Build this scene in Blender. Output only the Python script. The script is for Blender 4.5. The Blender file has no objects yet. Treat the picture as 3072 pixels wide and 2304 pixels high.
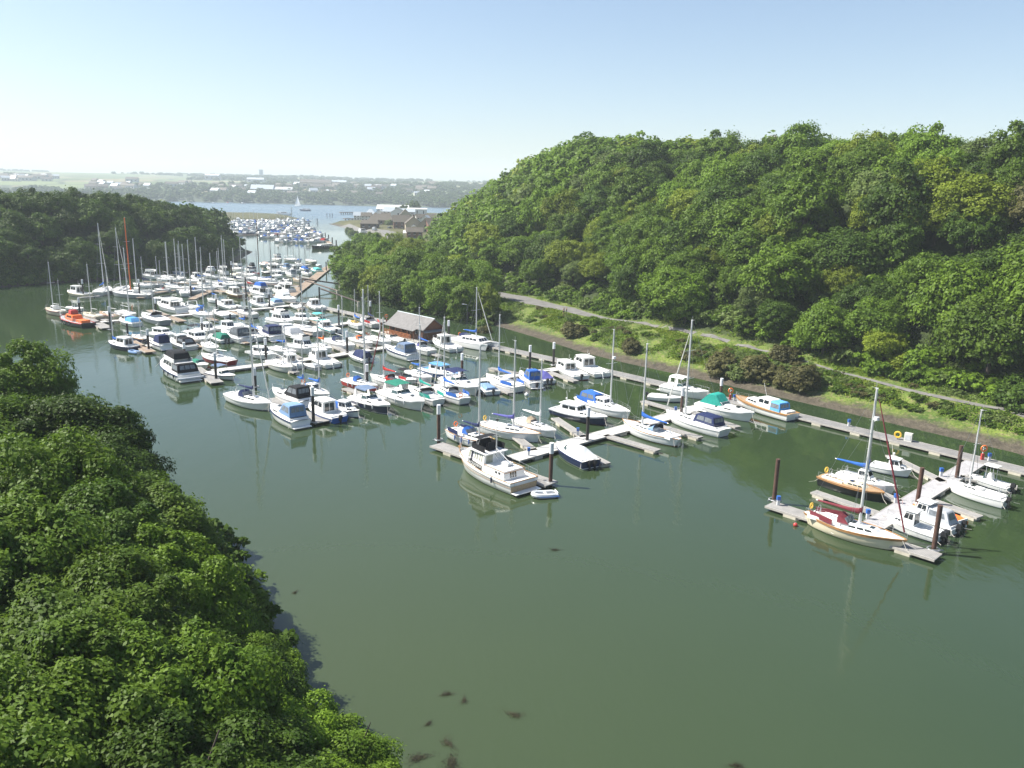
import bpy, bmesh, math, random
import numpy as np
from mathutils import Vector, Matrix
S = bpy.context.scene
C = S.collection
R = math.radians

# ---------------------------------------------------------------- camera
CAM_H, CAM_PITCH, CAM_ROLL, FPX = 30.0, R(13.4), R(1.3), 2400.0   # focal length in pixels of a 3072 px wide picture
CX, CY = 1536.0, 1152.0
Fw = Vector((0, math.cos(CAM_PITCH), -math.sin(CAM_PITCH)))
R0 = Vector((1, 0, 0)); U0 = R0.cross(Fw)
Rt = math.cos(CAM_ROLL) * R0 + math.sin(CAM_ROLL) * U0
Up = Rt.cross(Fw)
cam = bpy.data.cameras.new('camera'); camo = bpy.data.objects.new('camera', cam); C.objects.link(camo)
m = Matrix((Rt, Up, -Fw)).transposed().to_4x4(); m.translation = (0, 0, CAM_H)
camo.matrix_world = m
cam.sensor_fit = 'HORIZONTAL'; cam.sensor_width = 36.0; cam.lens = FPX / 3072 * 36.0
cam.clip_start = 0.5; cam.clip_end = 30000
S.camera = camo

# ---------------------------------------------------------------- sky and sun
SUN_EL, SUN_AZ = R(50), R(-80)          # azimuth from the view direction, negative is left
wd = bpy.data.worlds.new('World'); S.world = wd; wd.use_nodes = True
nt = wd.node_tree; bg = nt.nodes['Background']
sky = nt.nodes.new('ShaderNodeTexSky'); sky.sky_type = 'NISHITA'; sky.sun_disc = False
sky.sun_elevation = SUN_EL; sky.sun_rotation = SUN_AZ
sky.altitude = 30; sky.air_density = 1.0; sky.dust_density = 1.3; sky.ozone_density = 1.9
nt.links.new(sky.outputs[0], bg.inputs[0]); bg.inputs[1].default_value = 0.077
sl = bpy.data.lights.new('sun', 'SUN'); sl.energy = 5.0; sl.angle = R(0.5); sl.color = (1.0, 0.95, 0.87)
so = bpy.data.objects.new('sun', sl); C.objects.link(so)
sd = Vector((math.sin(SUN_AZ) * math.cos(SUN_EL), math.cos(SUN_AZ) * math.cos(SUN_EL), math.sin(SUN_EL)))
so.rotation_euler = sd.to_track_quat('Z', 'Y').to_euler()
S.view_settings.view_transform = 'Standard'; S.view_settings.look = 'None'
S.view_settings.exposure = 1.12; S.view_settings.gamma = 1.0
S.render.engine = 'CYCLES'
S.cycles.max_bounces = 6; S.cycles.diffuse_bounces = 3; S.cycles.glossy_bounces = 3; S.cycles.transmission_bounces = 3
S.cycles.volume_bounces = 1; S.cycles.transparent_max_bounces = 6
S.cycles.use_denoising = True

# ---------------------------------------------------------------- measuring: picture pixel -> point on a level
def P(x, y, z=0.0):
    d = Fw + Rt * ((x - CX) / FPX) - Up * ((y - CY) / FPX)
    t = (z - CAM_H) / d.z
    return Vector((0, 0, CAM_H)) + d * t
def PR(p):
    v = Vector(p) - Vector((0, 0, CAM_H)); w = v.dot(Fw)
    return CX + FPX * v.dot(Rt) / w, CY - FPX * v.dot(Up) / w
def height_at(p, ytop):
    """Height whose picture row is ytop, straight above the point p."""
    lo, hi = 0.0, 60.0
    for _ in range(40):
        mid = (lo + hi) / 2
        if PR((p[0], p[1], mid))[1] > ytop: lo = mid
        else: hi = mid
    return lo

# ---------------------------------------------------------------- materials
MATS = {}
def mat(name, col, rough=0.5, metal=0.0, noise=0.0, nscale=3.0, spec=0.5, bump=0.0, bscale=20.0, coat=0.0):
    if name in MATS: return MATS[name]
    mt = bpy.data.materials.new(name); mt.use_nodes = True; t = mt.node_tree; b = t.nodes['Principled BSDF']
    b.inputs['Base Color'].default_value = (*col, 1); b.inputs['Roughness'].default_value = rough
    b.inputs['Metallic'].default_value = metal; b.inputs['Specular IOR Level'].default_value = spec
    if coat: b.inputs['Coat Weight'].default_value = coat
    tc = t.nodes.new('ShaderNodeTexCoord')
    if noise:
        n = t.nodes.new('ShaderNodeTexNoise'); n.inputs['Scale'].default_value = nscale; n.inputs['Detail'].default_value = 5
        t.links.new(tc.outputs['Object'], n.inputs['Vector'])
        mx = t.nodes.new('ShaderNodeMixRGB'); r = t.nodes.new('ShaderNodeMapRange')
        r.inputs[1].default_value = 0.3; r.inputs[2].default_value = 0.7
        t.links.new(n.outputs[0], r.inputs[0]); t.links.new(r.outputs[0], mx.inputs[0])
        mx.inputs[1].default_value = (*[c * (1 - noise) for c in col], 1)
        mx.inputs[2].default_value = (*[min(1, c * (1 + noise)) for c in col], 1)
        t.links.new(mx.outputs[0], b.inputs['Base Color'])
    if bump:
        n2 = t.nodes.new('ShaderNodeTexNoise'); n2.inputs['Scale'].default_value = bscale; n2.inputs['Detail'].default_value = 4
        t.links.new(tc.outputs['Object'], n2.inputs['Vector'])
        bp = t.nodes.new('ShaderNodeBump'); bp.inputs['Strength'].default_value = bump; bp.inputs['Distance'].default_value = 0.05
        t.links.new(n2.outputs[0], bp.inputs['Height']); t.links.new(bp.outputs[0], b.inputs['Normal'])
    MATS[name] = mt
    return mt
PAL = dict(white=(.80,.80,.78), offwhite=(.66,.65,.60), cream=(.66,.60,.44), beige=(.52,.45,.34), grey=(.38,.40,.42), palegrey=(.55,.57,.58), darkgrey=(.09,.10,.11),
    navy=(.018,.028,.085), blue=(.03,.12,.42), skyblue=(.10,.32,.62), slate=(.12,.17,.26), black=(.014,.015,.018), red=(.42,.035,.03), maroon=(.17,.035,.045),
    darkred=(.24,.025,.03), orange=(.75,.16,.03), green=(.02,.16,.11), teal=(.02,.27,.22), turquoise=(.10,.48,.46), brown=(.085,.04,.02), teak=(.36,.19,.075), timber=(.24,.10,.04),
    yellow=(.70,.45,.05), tan=(.45,.36,.25), purple=(.10,.10,.32), steelblue=(.16,.26,.42), olive=(.16,.18,.07), pink=(.6,.38,.34))
def gel(c): return mat('gelcoat_' + c, PAL[c], 0.28, noise=.05, nscale=.9, coat=.3)
def canvas(c): return mat('canvas_' + c, PAL[c], 0.8, noise=.12, nscale=2.5, spec=.2, bump=.5, bscale=4)
def paint(c): return mat('paint_' + c, PAL[c], 0.5, noise=.1, nscale=2)
GLASS = mat('window_glass', (.02, .026, .03), .06, spec=.8)
CLEAR = mat('clear_vinyl', (.16, .18, .20), .15, spec=.6, noise=.3, nscale=3)
ALU = mat('mast_alloy', (.62, .63, .63), .38, .35)
STEEL = mat('stainless', (.60, .62, .64), .25, .6)
WIRE = mat('rigging_wire', (.22, .24, .26), .4, .5)
WOODM = mat('varnished_wood', (.33, .17, .06), .35, noise=.2, nscale=4)
BLACK = mat('black_rubber', (.016, .016, .018), .5)
WHITEF = mat('white_vinyl', (.74, .74, .72), .45)
NONSLIP = mat('nonslip_deck', (.72, .71, .67), .7, noise=.06, nscale=2)
SOLE = mat('cockpit_sole', (.30, .28, .25), .7, noise=.2, nscale=3)
ANTIF = {c: mat('antifouling_' + c, PAL[c], .7, noise=.15) for c in ('navy', 'black', 'darkred', 'brown')}

# ---------------------------------------------------------------- mesh builder
class MB:
    def __init__(s): s.v = []; s.f = []; s.m = []
    def add(s, vs, fs, m=0):
        o = len(s.v); s.v += [tuple(v) for v in vs]; s.f += [tuple(i + o for i in f) for f in fs]; s.m += [m] * len(fs); return s
    def hexa(s, p, m=0): return s.add(p, [(3,2,1,0),(4,5,6,7),(0,1,5,4),(1,2,6,5),(2,3,7,6),(3,0,4,7)], m)
    def box(s, x0, x1, y0, y1, z0, z1, m=0):
        return s.hexa([(x0,y0,z0),(x1,y0,z0),(x1,y1,z0),(x0,y1,z0),(x0,y0,z1),(x1,y0,z1),(x1,y1,z1),(x0,y1,z1)], m)
    def bar(s, a, b, w, h, m=0):
        """A box beam from a to b (centre line of its top), w wide, h deep."""
        a, b = Vector(a), Vector(b); d = (b - a).normalized(); n = Vector((-d.y, d.x, 0)).normalized() * (w / 2); k = Vector((0, 0, h))
        return s.hexa([a-n-k, b-n-k, b+n-k, a+n-k, a-n, b-n, b+n, a+n], m)
    def tube(s, a, b, r, r2=None, n=6, m=0):
        a, b = Vector(a), Vector(b); r2 = r if r2 is None else r2
        d = (b - a)
        if d.length < 1e-6: return s
        d.normalize(); u = d.orthogonal().normalized(); w = d.cross(u); vs = []
        for q, rr in ((a, r), (b, r2)):
            for i in range(n):
                t = 2 * math.pi * i / n; vs.append(q + (u * math.cos(t) + w * math.sin(t)) * rr)
        return s.add(vs, [(i, (i+1) % n, n + (i+1) % n, n + i) for i in range(n)] + [tuple(range(n-1, -1, -1)), tuple(range(n, 2*n))], m)
    def path(s, pts, r, n=5, m=0):
        for a, b in zip(pts, pts[1:]): s.tube(a, b, r, n=n, m=m)
        return s
    def ring(s, c, rad, r, axis='x', n=14, k=6, m=0, sq=1.0):
        c = Vector(c); vs = []
        for i in range(n):
            t = 2*math.pi*i/n
            e = {'x': Vector((0, math.cos(t), math.sin(t))), 'y': Vector((math.cos(t), 0, math.sin(t))), 'z': Vector((math.cos(t), math.sin(t)*sq, 0))}[axis]
            ax = {'x': Vector((1,0,0)), 'y': Vector((0,1,0)), 'z': Vector((0,0,1))}[axis]
            for j in range(k):
                q = 2*math.pi*j/k; vs.append(c + e*rad + (e*math.cos(q) + ax*math.sin(q))*r)
        return s.add(vs, [(i*k+j, ((i+1)%n)*k+j, ((i+1)%n)*k+(j+1)%k, i*k+(j+1)%k) for i in range(n) for j in range(k)], m)
    def panel(s, q, u0, u1, v0, v1, t=.015, m=0):
        """A thin plate on the quad q (bl, br, tr, tl seen from outside)."""
        q = [Vector(p) for p in q]; nrm = (q[1]-q[0]).cross(q[3]-q[0]).normalized() * t
        def at(u, v): return (q[0]*(1-u) + q[1]*u)*(1-v) + (q[3]*(1-u) + q[2]*u)*v
        a = [at(u0,v0), at(u1,v0), at(u1,v1), at(u0,v1)]
        return s.hexa([p - nrm*.5 for p in a] + [p + nrm for p in a], m)
    def loft(s, rings, m=0, close=False, caps=True):
        n = len(rings[0]); vs = [p for r_ in rings for p in r_]; fs = []
        for i in range(len(rings)-1):
            for j in range(n if close else n-1):
                a, b = i*n+j, i*n+(j+1) % n; fs.append((a, b, b+n, a+n))
        if caps: fs += [tuple(range(n-1, -1, -1)), tuple(range((len(rings)-1)*n, len(rings)*n))]
        return s.add(vs, fs, m)
    def build(s, name, mats, parent=None, smooth=False, loc=None):
        if not isinstance(mats, (list, tuple)): mats = [mats]
        me = bpy.data.meshes.new(name); me.from_pydata(s.v, [], s.f)
        for x in mats: me.materials.append(x)
        if len(mats) > 1: me.polygons.foreach_set('material_index', s.m)
        bm = bmesh.new(); bm.from_mesh(me); bmesh.ops.recalc_face_normals(bm, faces=bm.faces); bm.to_mesh(me); bm.free()
        if smooth:
            me.polygons.foreach_set('use_smooth', [True]*len(me.polygons))
            try: me.set_sharp_from_angle(angle=R(40))
            except Exception: pass
        o = bpy.data.objects.new(name, me); C.objects.link(o)
        if parent is not None: o.parent = parent
        if loc is not None: o.location = loc
        return o
def tag(o, label=None, cat=None, group=None, kind=None):
    if label: o['label'] = label
    if cat: o['category'] = cat
    if group: o['group'] = group
    if kind: o['kind'] = kind
    return o
def empty(name, loc=(0,0,0), rz=0.0):
    o = bpy.data.objects.new(name, None); C.objects.link(o); o.location = loc; o.rotation_euler = (0,0,rz); o.empty_display_size = .5; return o
def copy_tree(o, parent=None):
    c = o.copy(); C.objects.link(c); c.parent = parent
    for ch in list(o.children): copy_tree(ch, c)
    return c
def npmesh(name, v, f, mats, mi=None, smooth=False):
    """Mesh from numpy arrays; f is (n,4) or (n,3)."""
    me = bpy.data.meshes.new(name); k = f.shape[1]
    me.vertices.add(len(v)); me.vertices.foreach_set('co', np.ascontiguousarray(v, dtype=np.float32).ravel())
    me.loops.add(f.size); me.loops.foreach_set('vertex_index', np.ascontiguousarray(f, dtype=np.int32).ravel())
    me.polygons.add(len(f)); me.polygons.foreach_set('loop_start', np.arange(0, f.size, k, dtype=np.int32))
    for x in mats: me.materials.append(x)
    if mi is not None: me.polygons.foreach_set('material_index', np.asarray(mi, dtype=np.int32))
    if smooth: me.polygons.foreach_set('use_smooth', np.ones(len(f), dtype=bool))
    me.update(calc_edges=True); return me
ORD = ['leftmost'] + [w + ' from left' for w in 'second third fourth fifth sixth seventh eighth ninth tenth eleventh twelfth thirteenth fourteenth'.split()]
# ================================================================ LAND AND WATER
def poly(pts, z=0.0): return [tuple(P(x, y, z)[:2]) for x, y in pts]
SHORE_R = [(64, 40), (66, 70)] + poly([(3072,1365),(2800,1300),(2518,1233),(2062,1129),(1868,1087),(1750,1058),(1600,1010),(1480,975),(1380,955),(1250,930),(1130,905),(1070,890),(1010,840),(1030,770),(1060,740),(1110,720),(1060,690),(1000,675),(985,672)])
SHORE_R += [(-160, 760), (-120, 850), (-170, 1010), (-140, 1060), (60, 1080)]
LAND_R = SHORE_R + [(900, 1080), (900, 40)]
SHORE_L = [(-8, 0), (-8, 30), (-13, 45), (-22, 60), (-34, 75), (-50, 92), (-70, 108), (-95, 125), (-130, 150), (-165, 180), (-178, 205), (-168, 226)] + poly([(0,863),(150,850),(400,835),(560,820),(690,795),(760,755),(690,740),(640,700),(618,672),(690,664),(800,661),(905,657),(840,646),(700,642),(560,640)]) + [(-480, 900)]
LAND_L = SHORE_L + [(-900, 900), (-900, 0)]
def inside(px, py, pg):
    r = np.zeros(px.shape, bool); n = len(pg)
    for i in range(n):
        x1, y1 = pg[i]; x2, y2 = pg[(i+1) % n]
        if y1 == y2: continue
        c = ((y1 > py) != (y2 > py)) & (px < (x2-x1)*(py-y1)/(y2-y1) + x1); r ^= c
    return r
def dist_line(px, py, pl):
    d = np.full(px.shape, 1e9)
    for (x1, y1), (x2, y2) in zip(pl, pl[1:]):
        dx, dy = x2-x1, y2-y1; t = np.clip(((px-x1)*dx + (py-y1)*dy) / (dx*dx+dy*dy+1e-9), 0, 1)
        d = np.minimum(d, np.hypot(px-x1-t*dx, py-y1-t*dy))
    return d
def wob(x, y, s, seed=0):
    r = random.Random(seed); o = np.zeros(np.shape(x))
    for k in range(5):
        a = r.uniform(0, 6.28); f = s * (1.0 + .6*k); o = o + np.sin((x*math.cos(a) + y*math.sin(a))*f + r.uniform(0, 6.28)) / (1 + .5*k)
    return o / 2.2
def interp(x, xs, ys): return np.interp(x, xs, ys)
def H(px, py):
    """Ground level."""
    px = np.asarray(px, float); py = np.asarray(py, float)
    dR = dist_line(px, py, SHORE_R); inR = inside(px, py, LAND_R); dL = dist_line(px, py, SHORE_L); inL = inside(px, py, LAND_L)
    d = np.where(inR, dR, -dR)
    z = interp(d, [-30, -4, 0, 4.5, 7, 10, 18], [-4, -.8, 0, .9, 2.0, 3.0, 3.3])
    toe = interp(py, [60, 100, 150, 190, 230, 300, 420, 520, 620, 700], [15, 15.5, 18, 25, 32, 38, 44, 58, 80, 120])
    top = interp(py, [40, 120, 200, 300, 400, 520, 640, 800], [27, 28.5, 31, 36.5, 41, 43, 36, 14])
    hill = np.minimum((d - toe) * .70, top + (d - toe) * .03); hill = np.where(hill > 0, hill, 0)
    hill = np.where(hill > top - 6, top - 6 + (hill - top + 6) * .62, hill)
    z = z + np.where(inR, hill, 0) + np.where(inR & (d > 5), .18 * wob(px, py, .35, 3) + np.where(d > toe + 4, .9 * wob(px, py, .09, 5), 0), 0)
    e = np.where(inL, dL, -dL)
    zl = interp(e, [-30, -4, 0, 3, 8], [-4, -.8, 0, .6, 2.2])
    topl = interp(py, [0, 60, 130, 180, 230, 300, 380, 470, 560, 640], [10, 10, 9, 10, 17, 14, 8, 5, 2, 0])
    hl = np.clip((e - 4) * interp(py, [0, 120, 230, 300], [.5, .5, .72, .72]), 0, None); hl = np.minimum(hl, topl)
    zl = zl + np.where(inL, hl + np.where(e > 6, .5 * wob(px, py, .11, 8), 0), 0)
    return np.where(inR, z, np.where(inL, zl, np.maximum(z, zl)))
def Hs(x, y): return float(H(np.array([x]), np.array([y]))[0])

def node_mix(t, fac, a, b):
    mx = t.nodes.new('ShaderNodeMixRGB')
    for sock, v in ((0, fac), (1, a), (2, b)):
        if hasattr(v, 'is_linked'): t.links.new(v, mx.inputs[sock])
        else: mx.inputs[sock].default_value = v if sock == 0 else (*v, 1)
    return mx.outputs[0]
def node_noise(t, vec, scale, detail=5, lo=.35, hi=.65, rough=.6):
    n = t.nodes.new('ShaderNodeTexNoise'); n.inputs['Scale'].default_value = scale; n.inputs['Detail'].default_value = detail; n.inputs['Roughness'].default_value = rough
    t.links.new(vec, n.inputs['Vector']); r = t.nodes.new('ShaderNodeMapRange'); r.inputs[1].default_value = lo; r.inputs[2].default_value = hi
    t.links.new(n.outputs[0], r.inputs[0]); return r.outputs[0]
def node_range(t, src, a, b):
    r = t.nodes.new('ShaderNodeMapRange'); r.inputs[1].default_value = a; r.inputs[2].default_value = b; t.links.new(src, r.inputs[0]); return r.outputs[0]
def node_math(t, op, a, b):
    n = t.nodes.new('ShaderNodeMath'); n.operation = op
    for i, v in enumerate((a, b)):
        if hasattr(v, 'is_linked'): t.links.new(v, n.inputs[i])
        else: n.inputs[i].default_value = v
    return n.outputs[0]
def ground_material():
    mt = bpy.data.materials.new('bank_soil'); mt.use_nodes = True; t = mt.node_tree; b = t.nodes['Principled BSDF']
    g = t.nodes.new('ShaderNodeNewGeometry'); sp = t.nodes.new('ShaderNodeSeparateXYZ'); t.links.new(g.outputs['Position'], sp.inputs[0]); pos = g.outputs['Position']
    mud = node_mix(t, node_noise(t, pos, .8), (.058,.050,.037), (.108,.092,.068))
    mud = node_mix(t, node_noise(t, pos, 5.0, 4, .52, .62), mud, (.05,.045,.03))
    weed = node_mix(t, node_noise(t, pos, .25, 4, .5, .62), mud, (.09,.11,.03))
    mud2 = node_mix(t, node_range(t, sp.outputs[2], .45, 1.0), mud, weed)
    grass = node_mix(t, node_noise(t, pos, .22, 6), (.05,.09,.018), (.15,.20,.035))
    grass = node_mix(t, node_noise(t, pos, 1.6, 5, .5, .68), grass, (.20,.18,.085))
    grass = node_mix(t, node_noise(t, pos, 4.0, 4, .5, .7), grass, (.035,.06,.015))
    zz = node_math(t, 'ADD', sp.outputs[2], node_math(t, 'MULTIPLY', node_noise(t, pos, .6, 5, 0, 1), 1.1))
    c1 = node_mix(t, node_range(t, zz, 1.0, 1.4), mud2, grass)
    wood = node_mix(t, node_noise(t, pos, .5), (.018,.028,.01), (.05,.07,.02))
    c2 = node_mix(t, node_range(t, zz, 4.3, 5.2), c1, wood)
    lf = node_math(t, 'MULTIPLY', node_range(t, node_math(t, 'MULTIPLY', sp.outputs[0], -1.0), 92, 100), node_math(t, 'MULTIPLY', node_range(t, zz, 1.2, 1.8), node_range(t, node_math(t, 'MULTIPLY', sp.outputs[1], -1.0), -480, -440)))
    c2 = node_mix(t, lf, c2, wood)
    far = node_mix(t, node_noise(t, pos, .06, 4), (.055,.06,.024), (.10,.095,.04))
    c2 = node_mix(t, node_math(t, 'MULTIPLY', node_range(t, sp.outputs[1], 380, 470), node_range(t, node_math(t, 'MULTIPLY', sp.outputs[2], -1.0), -6.0, -4.5)), c2, node_mix(t, node_range(t, zz, 1.2, 1.9), mud2, far))
    t.links.new(c2, b.inputs['Base Color']); b.inputs['Roughness'].default_value = .9; b.inputs['Specular IOR Level'].default_value = .2
    n = t.nodes.new('ShaderNodeTexNoise'); n.inputs['Scale'].default_value = 1.8; n.inputs['Detail'].default_value = 7; t.links.new(pos, n.inputs['Vector'])
    bp = t.nodes.new('ShaderNodeBump'); bp.inputs['Strength'].default_value = .9; bp.inputs['Distance'].default_value = .35
    t.links.new(n.outputs[0], bp.inputs['Height']); t.links.new(bp.outputs[0], b.inputs['Normal'])
    return mt
GROUND = ground_material()
xs = np.unique(np.concatenate([np.arange(-700, -260, 10.), np.arange(-260, 160, 2.5), np.arange(160, 700.1, 10.)]))
ys = np.unique(np.concatenate([np.arange(-60, 300, 2.5), np.arange(300, 1080.1, 5.)]))
gx, gy = np.meshgrid(xs, ys); gz = H(gx, gy)
nx, ny = len(xs), len(ys); ii = np.arange(nx*ny).reshape(ny, nx)
gf = np.stack([ii[:-1,:-1], ii[:-1,1:], ii[1:,1:], ii[1:,:-1]], -1).reshape(-1, 4)
gvz = gz.ravel()[gf].max(1) > -1.0
gme = npmesh('ground', np.stack([gx.ravel(), gy.ravel(), gz.ravel()], -1), gf[gvz], [GROUND], smooth=True)
go = bpy.data.objects.new('ground', gme); C.objects.link(go); tag(go, 'wooded valley sides with grassy banks and muddy shores', kind='structure')

def water_material():
    mt = bpy.data.materials.new('estuary_water'); mt.use_nodes = True; t = mt.node_tree; b = t.nodes['Principled BSDF']
    g = t.nodes.new('ShaderNodeNewGeometry'); pos = g.outputs['Position']
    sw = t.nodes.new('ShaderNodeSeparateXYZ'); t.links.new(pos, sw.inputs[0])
    c = node_mix(t, node_noise(t, pos, .02, 4, .3, .7), (.024,.042,.018), (.031,.052,.023))
    neg = lambda s_, a, b: node_range(t, node_math(t, 'MULTIPLY', s_, -1.0), -a, -b)
    shal = node_math(t, 'MULTIPLY', neg(sw.outputs[0], 34, -14), neg(sw.outputs[1], 105, 48))
    c = node_mix(t, shal, c, (.045,.062,.027))
    c = node_mix(t, node_range(t, sw.outputs[1], 480, 900), c, (.07,.115,.15))  # open haven bluer, with its sky reflection also painted into the base colour
    t.links.new(c, b.inputs['Base Color']); b.inputs['Roughness'].default_value = .055; b.inputs['IOR'].default_value = 1.42
    mp = t.nodes.new('ShaderNodeMapping'); mp.inputs['Rotation'].default_value = (0, 0, R(25)); mp.inputs['Scale'].default_value = (1, .45, 1); t.links.new(pos, mp.inputs[0])
    n1 = t.nodes.new('ShaderNodeTexNoise'); n1.inputs['Scale'].default_value = 1.3; n1.inputs['Detail'].default_value = 4; t.links.new(mp.outputs[0], n1.inputs['Vector'])
    n2 = t.nodes.new('ShaderNodeTexNoise'); n2.inputs['Scale'].default_value = .28; n2.inputs['Detail'].default_value = 3; t.links.new(mp.outputs[0], n2.inputs['Vector'])
    patch = node_noise(t, pos, .018, 4, .40, .68)
    spw = t.nodes.new('ShaderNodeSeparateXYZ'); t.links.new(pos, spw.inputs[0]); ruff = node_range(t, spw.outputs[1], 560, 900)
    amp = node_math(t, 'ADD', node_math(t, 'ADD', node_math(t, 'MULTIPLY', patch, .8), .35), node_math(t, 'MULTIPLY', ruff, 9.0))
    t.links.new(node_math(t, 'ADD', node_math(t, 'ADD', node_math(t, 'MULTIPLY', ruff, .22), .045), node_math(t, 'MULTIPLY', patch, .05)), b.inputs['Roughness'])
    h = node_math(t, 'ADD', node_math(t, 'MULTIPLY', n1.outputs[0], amp), node_math(t, 'MULTIPLY', n2.outputs[0], 1.2))
    bp = t.nodes.new('ShaderNodeBump'); bp.inputs['Strength'].default_value = 1.0; bp.inputs['Distance'].default_value = .022
    t.links.new(h, bp.inputs['Height']); t.links.new(bp.outputs[0], b.inputs['Normal'])
    return mt
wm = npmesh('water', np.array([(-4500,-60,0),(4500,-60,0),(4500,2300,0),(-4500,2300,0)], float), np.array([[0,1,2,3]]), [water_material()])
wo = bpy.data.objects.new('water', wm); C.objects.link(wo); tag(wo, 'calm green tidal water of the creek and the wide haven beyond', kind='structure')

def gz_at(x, y):
    """Level of the ground mesh (not of the smooth function) at x, y."""
    i = min(max(np.searchsorted(xs, x)-1, 0), nx-2); j = min(max(np.searchsorted(ys, y)-1, 0), ny-2); u = (x-xs[i])/(xs[i+1]-xs[i]); v = (y-ys[j])/(ys[j+1]-ys[j])
    a, b, c, d = gz[j, i], gz[j, i+1], gz[j+1, i+1], gz[j+1, i]
    return float(max((a*(1-u)+b*u)*(1-v) + (d*(1-u)+c*u)*v, a + u*(b-a) + v*(c-b) if u > v else a + v*(d-a) + u*(c-d)))
# the footpath on the right bank
TAR = mat('path_tarmac', (.14,.135,.125), .9, noise=.25, nscale=.6)
def strip(name, pts, w, z, m, label, kind='structure'):
    """A flat ribbon draped on the bank; pts with their own half widths in w."""
    pts = [Vector(p) for p in pts]; vs = []
    dense = []
    for a, b, wa, wb in zip(pts, pts[1:], w, w[1:]):
        k = max(2, int((b-a).length / 2.0))
        dense += [(a.lerp(b, i/k), wa + (wb-wa)*i/k) for i in range(k)]
    dense.append((pts[-1], w[-1]))
    for i, (p, ww) in enumerate(dense):
        d = (dense[min(i+1, len(dense)-1)][0] - dense[max(i-1, 0)][0]); n = Vector((-d.y, d.x, 0)).normalized()
        row = [p + n*ww*k for k in (-1, -.5, 0, .5, 1)]
        vs += [(q.x, q.y, gz_at(q.x, q.y) + z) for q in row]
    k = 5; fs = [(i*k+j, i*k+j+1, (i+1)*k+j+1, (i+1)*k+j) for i in range(len(dense)-1) for j in range(k-1)]
    mb = MB(); mb.add(vs, fs); o = mb.build(name, m); return tag(o, label, kind=kind)
pth = [P(x, y, 3.1) for x, y in [(3160,1262),(3010,1222),(2740,1170),(2500,1110),(2300,1058),(2130,1020),(1930,975),(1800,955),(1700,930),(1600,908),(1520,890)]]
pth += [Vector((-16, 232, 0)), Vector((-34, 270, 0)), Vector((-46, 330, 0)), Vector((-52, 400, 0))]
strip('path', pth, [.45,.45,.45,.45,.45,.5,.7,1.3,2.3,3.4,3.6,3,2.5,2.5,2.5], .05, TAR, 'grey tarmac footpath along the right bank')
# ================================================================ TREES
def leaf_material(name, col, hi, trans=.36):
    mt = bpy.data.materials.new(name); mt.use_nodes = True; t = mt.node_tree; b = t.nodes['Principled BSDF']
    tc = t.nodes.new('ShaderNodeTexCoord'); oi = t.nodes.new('ShaderNodeObjectInfo')
    c = node_mix(t, node_noise(t, tc.outputs['Object'], 2.6, 5, .36, .64), col, hi)
    c = node_mix(t, node_noise(t, tc.outputs['Object'], 9.0, 3, .5, .75), c, tuple(x*.55 for x in col))
    hs = t.nodes.new('ShaderNodeHueSaturation'); t.links.new(c, hs.inputs['Color'])
    mr = t.nodes.new('ShaderNodeMapRange'); mr.inputs[3].default_value = .78; mr.inputs[4].default_value = 1.22; t.links.new(oi.outputs['Random'], mr.inputs[0]); t.links.new(mr.outputs[0], hs.inputs['Value'])
    t.links.new(hs.outputs[0], b.inputs['Base Color']); b.inputs['Roughness'].default_value = .55; b.inputs['Specular IOR Level'].default_value = .18
    tr = t.nodes.new('ShaderNodeBsdfTranslucent'); t.links.new(hs.outputs[0], tr.inputs[0]); ms = t.nodes.new('ShaderNodeMixShader'); ms.inputs[0].default_value = trans
    t.links.new(b.outputs[0], ms.inputs[1]); t.links.new(tr.outputs[0], ms.inputs[2]); t.links.new(ms.outputs[0], t.nodes['Material Output'].inputs[0])
    return mt
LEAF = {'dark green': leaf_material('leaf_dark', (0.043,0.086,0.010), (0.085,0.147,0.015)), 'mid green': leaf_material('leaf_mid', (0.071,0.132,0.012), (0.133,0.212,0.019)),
        'bright green': leaf_material('leaf_bright', (0.097,0.174,0.014), (0.169,0.269,0.022)), 'yellowish green': leaf_material('leaf_yellow', (0.135,0.190,0.014), (0.218,0.273,0.026)),
        'greyish green': leaf_material('leaf_grey', (0.101,0.152,0.037), (0.163,0.215,0.056)), 'rusty brown': leaf_material('leaf_rust', (.080,.085,.028), (.135,.125,.044))}
BARK = mat('bark', (.07,.055,.042), .9, noise=.3, nscale=4, bump=.5)
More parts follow.
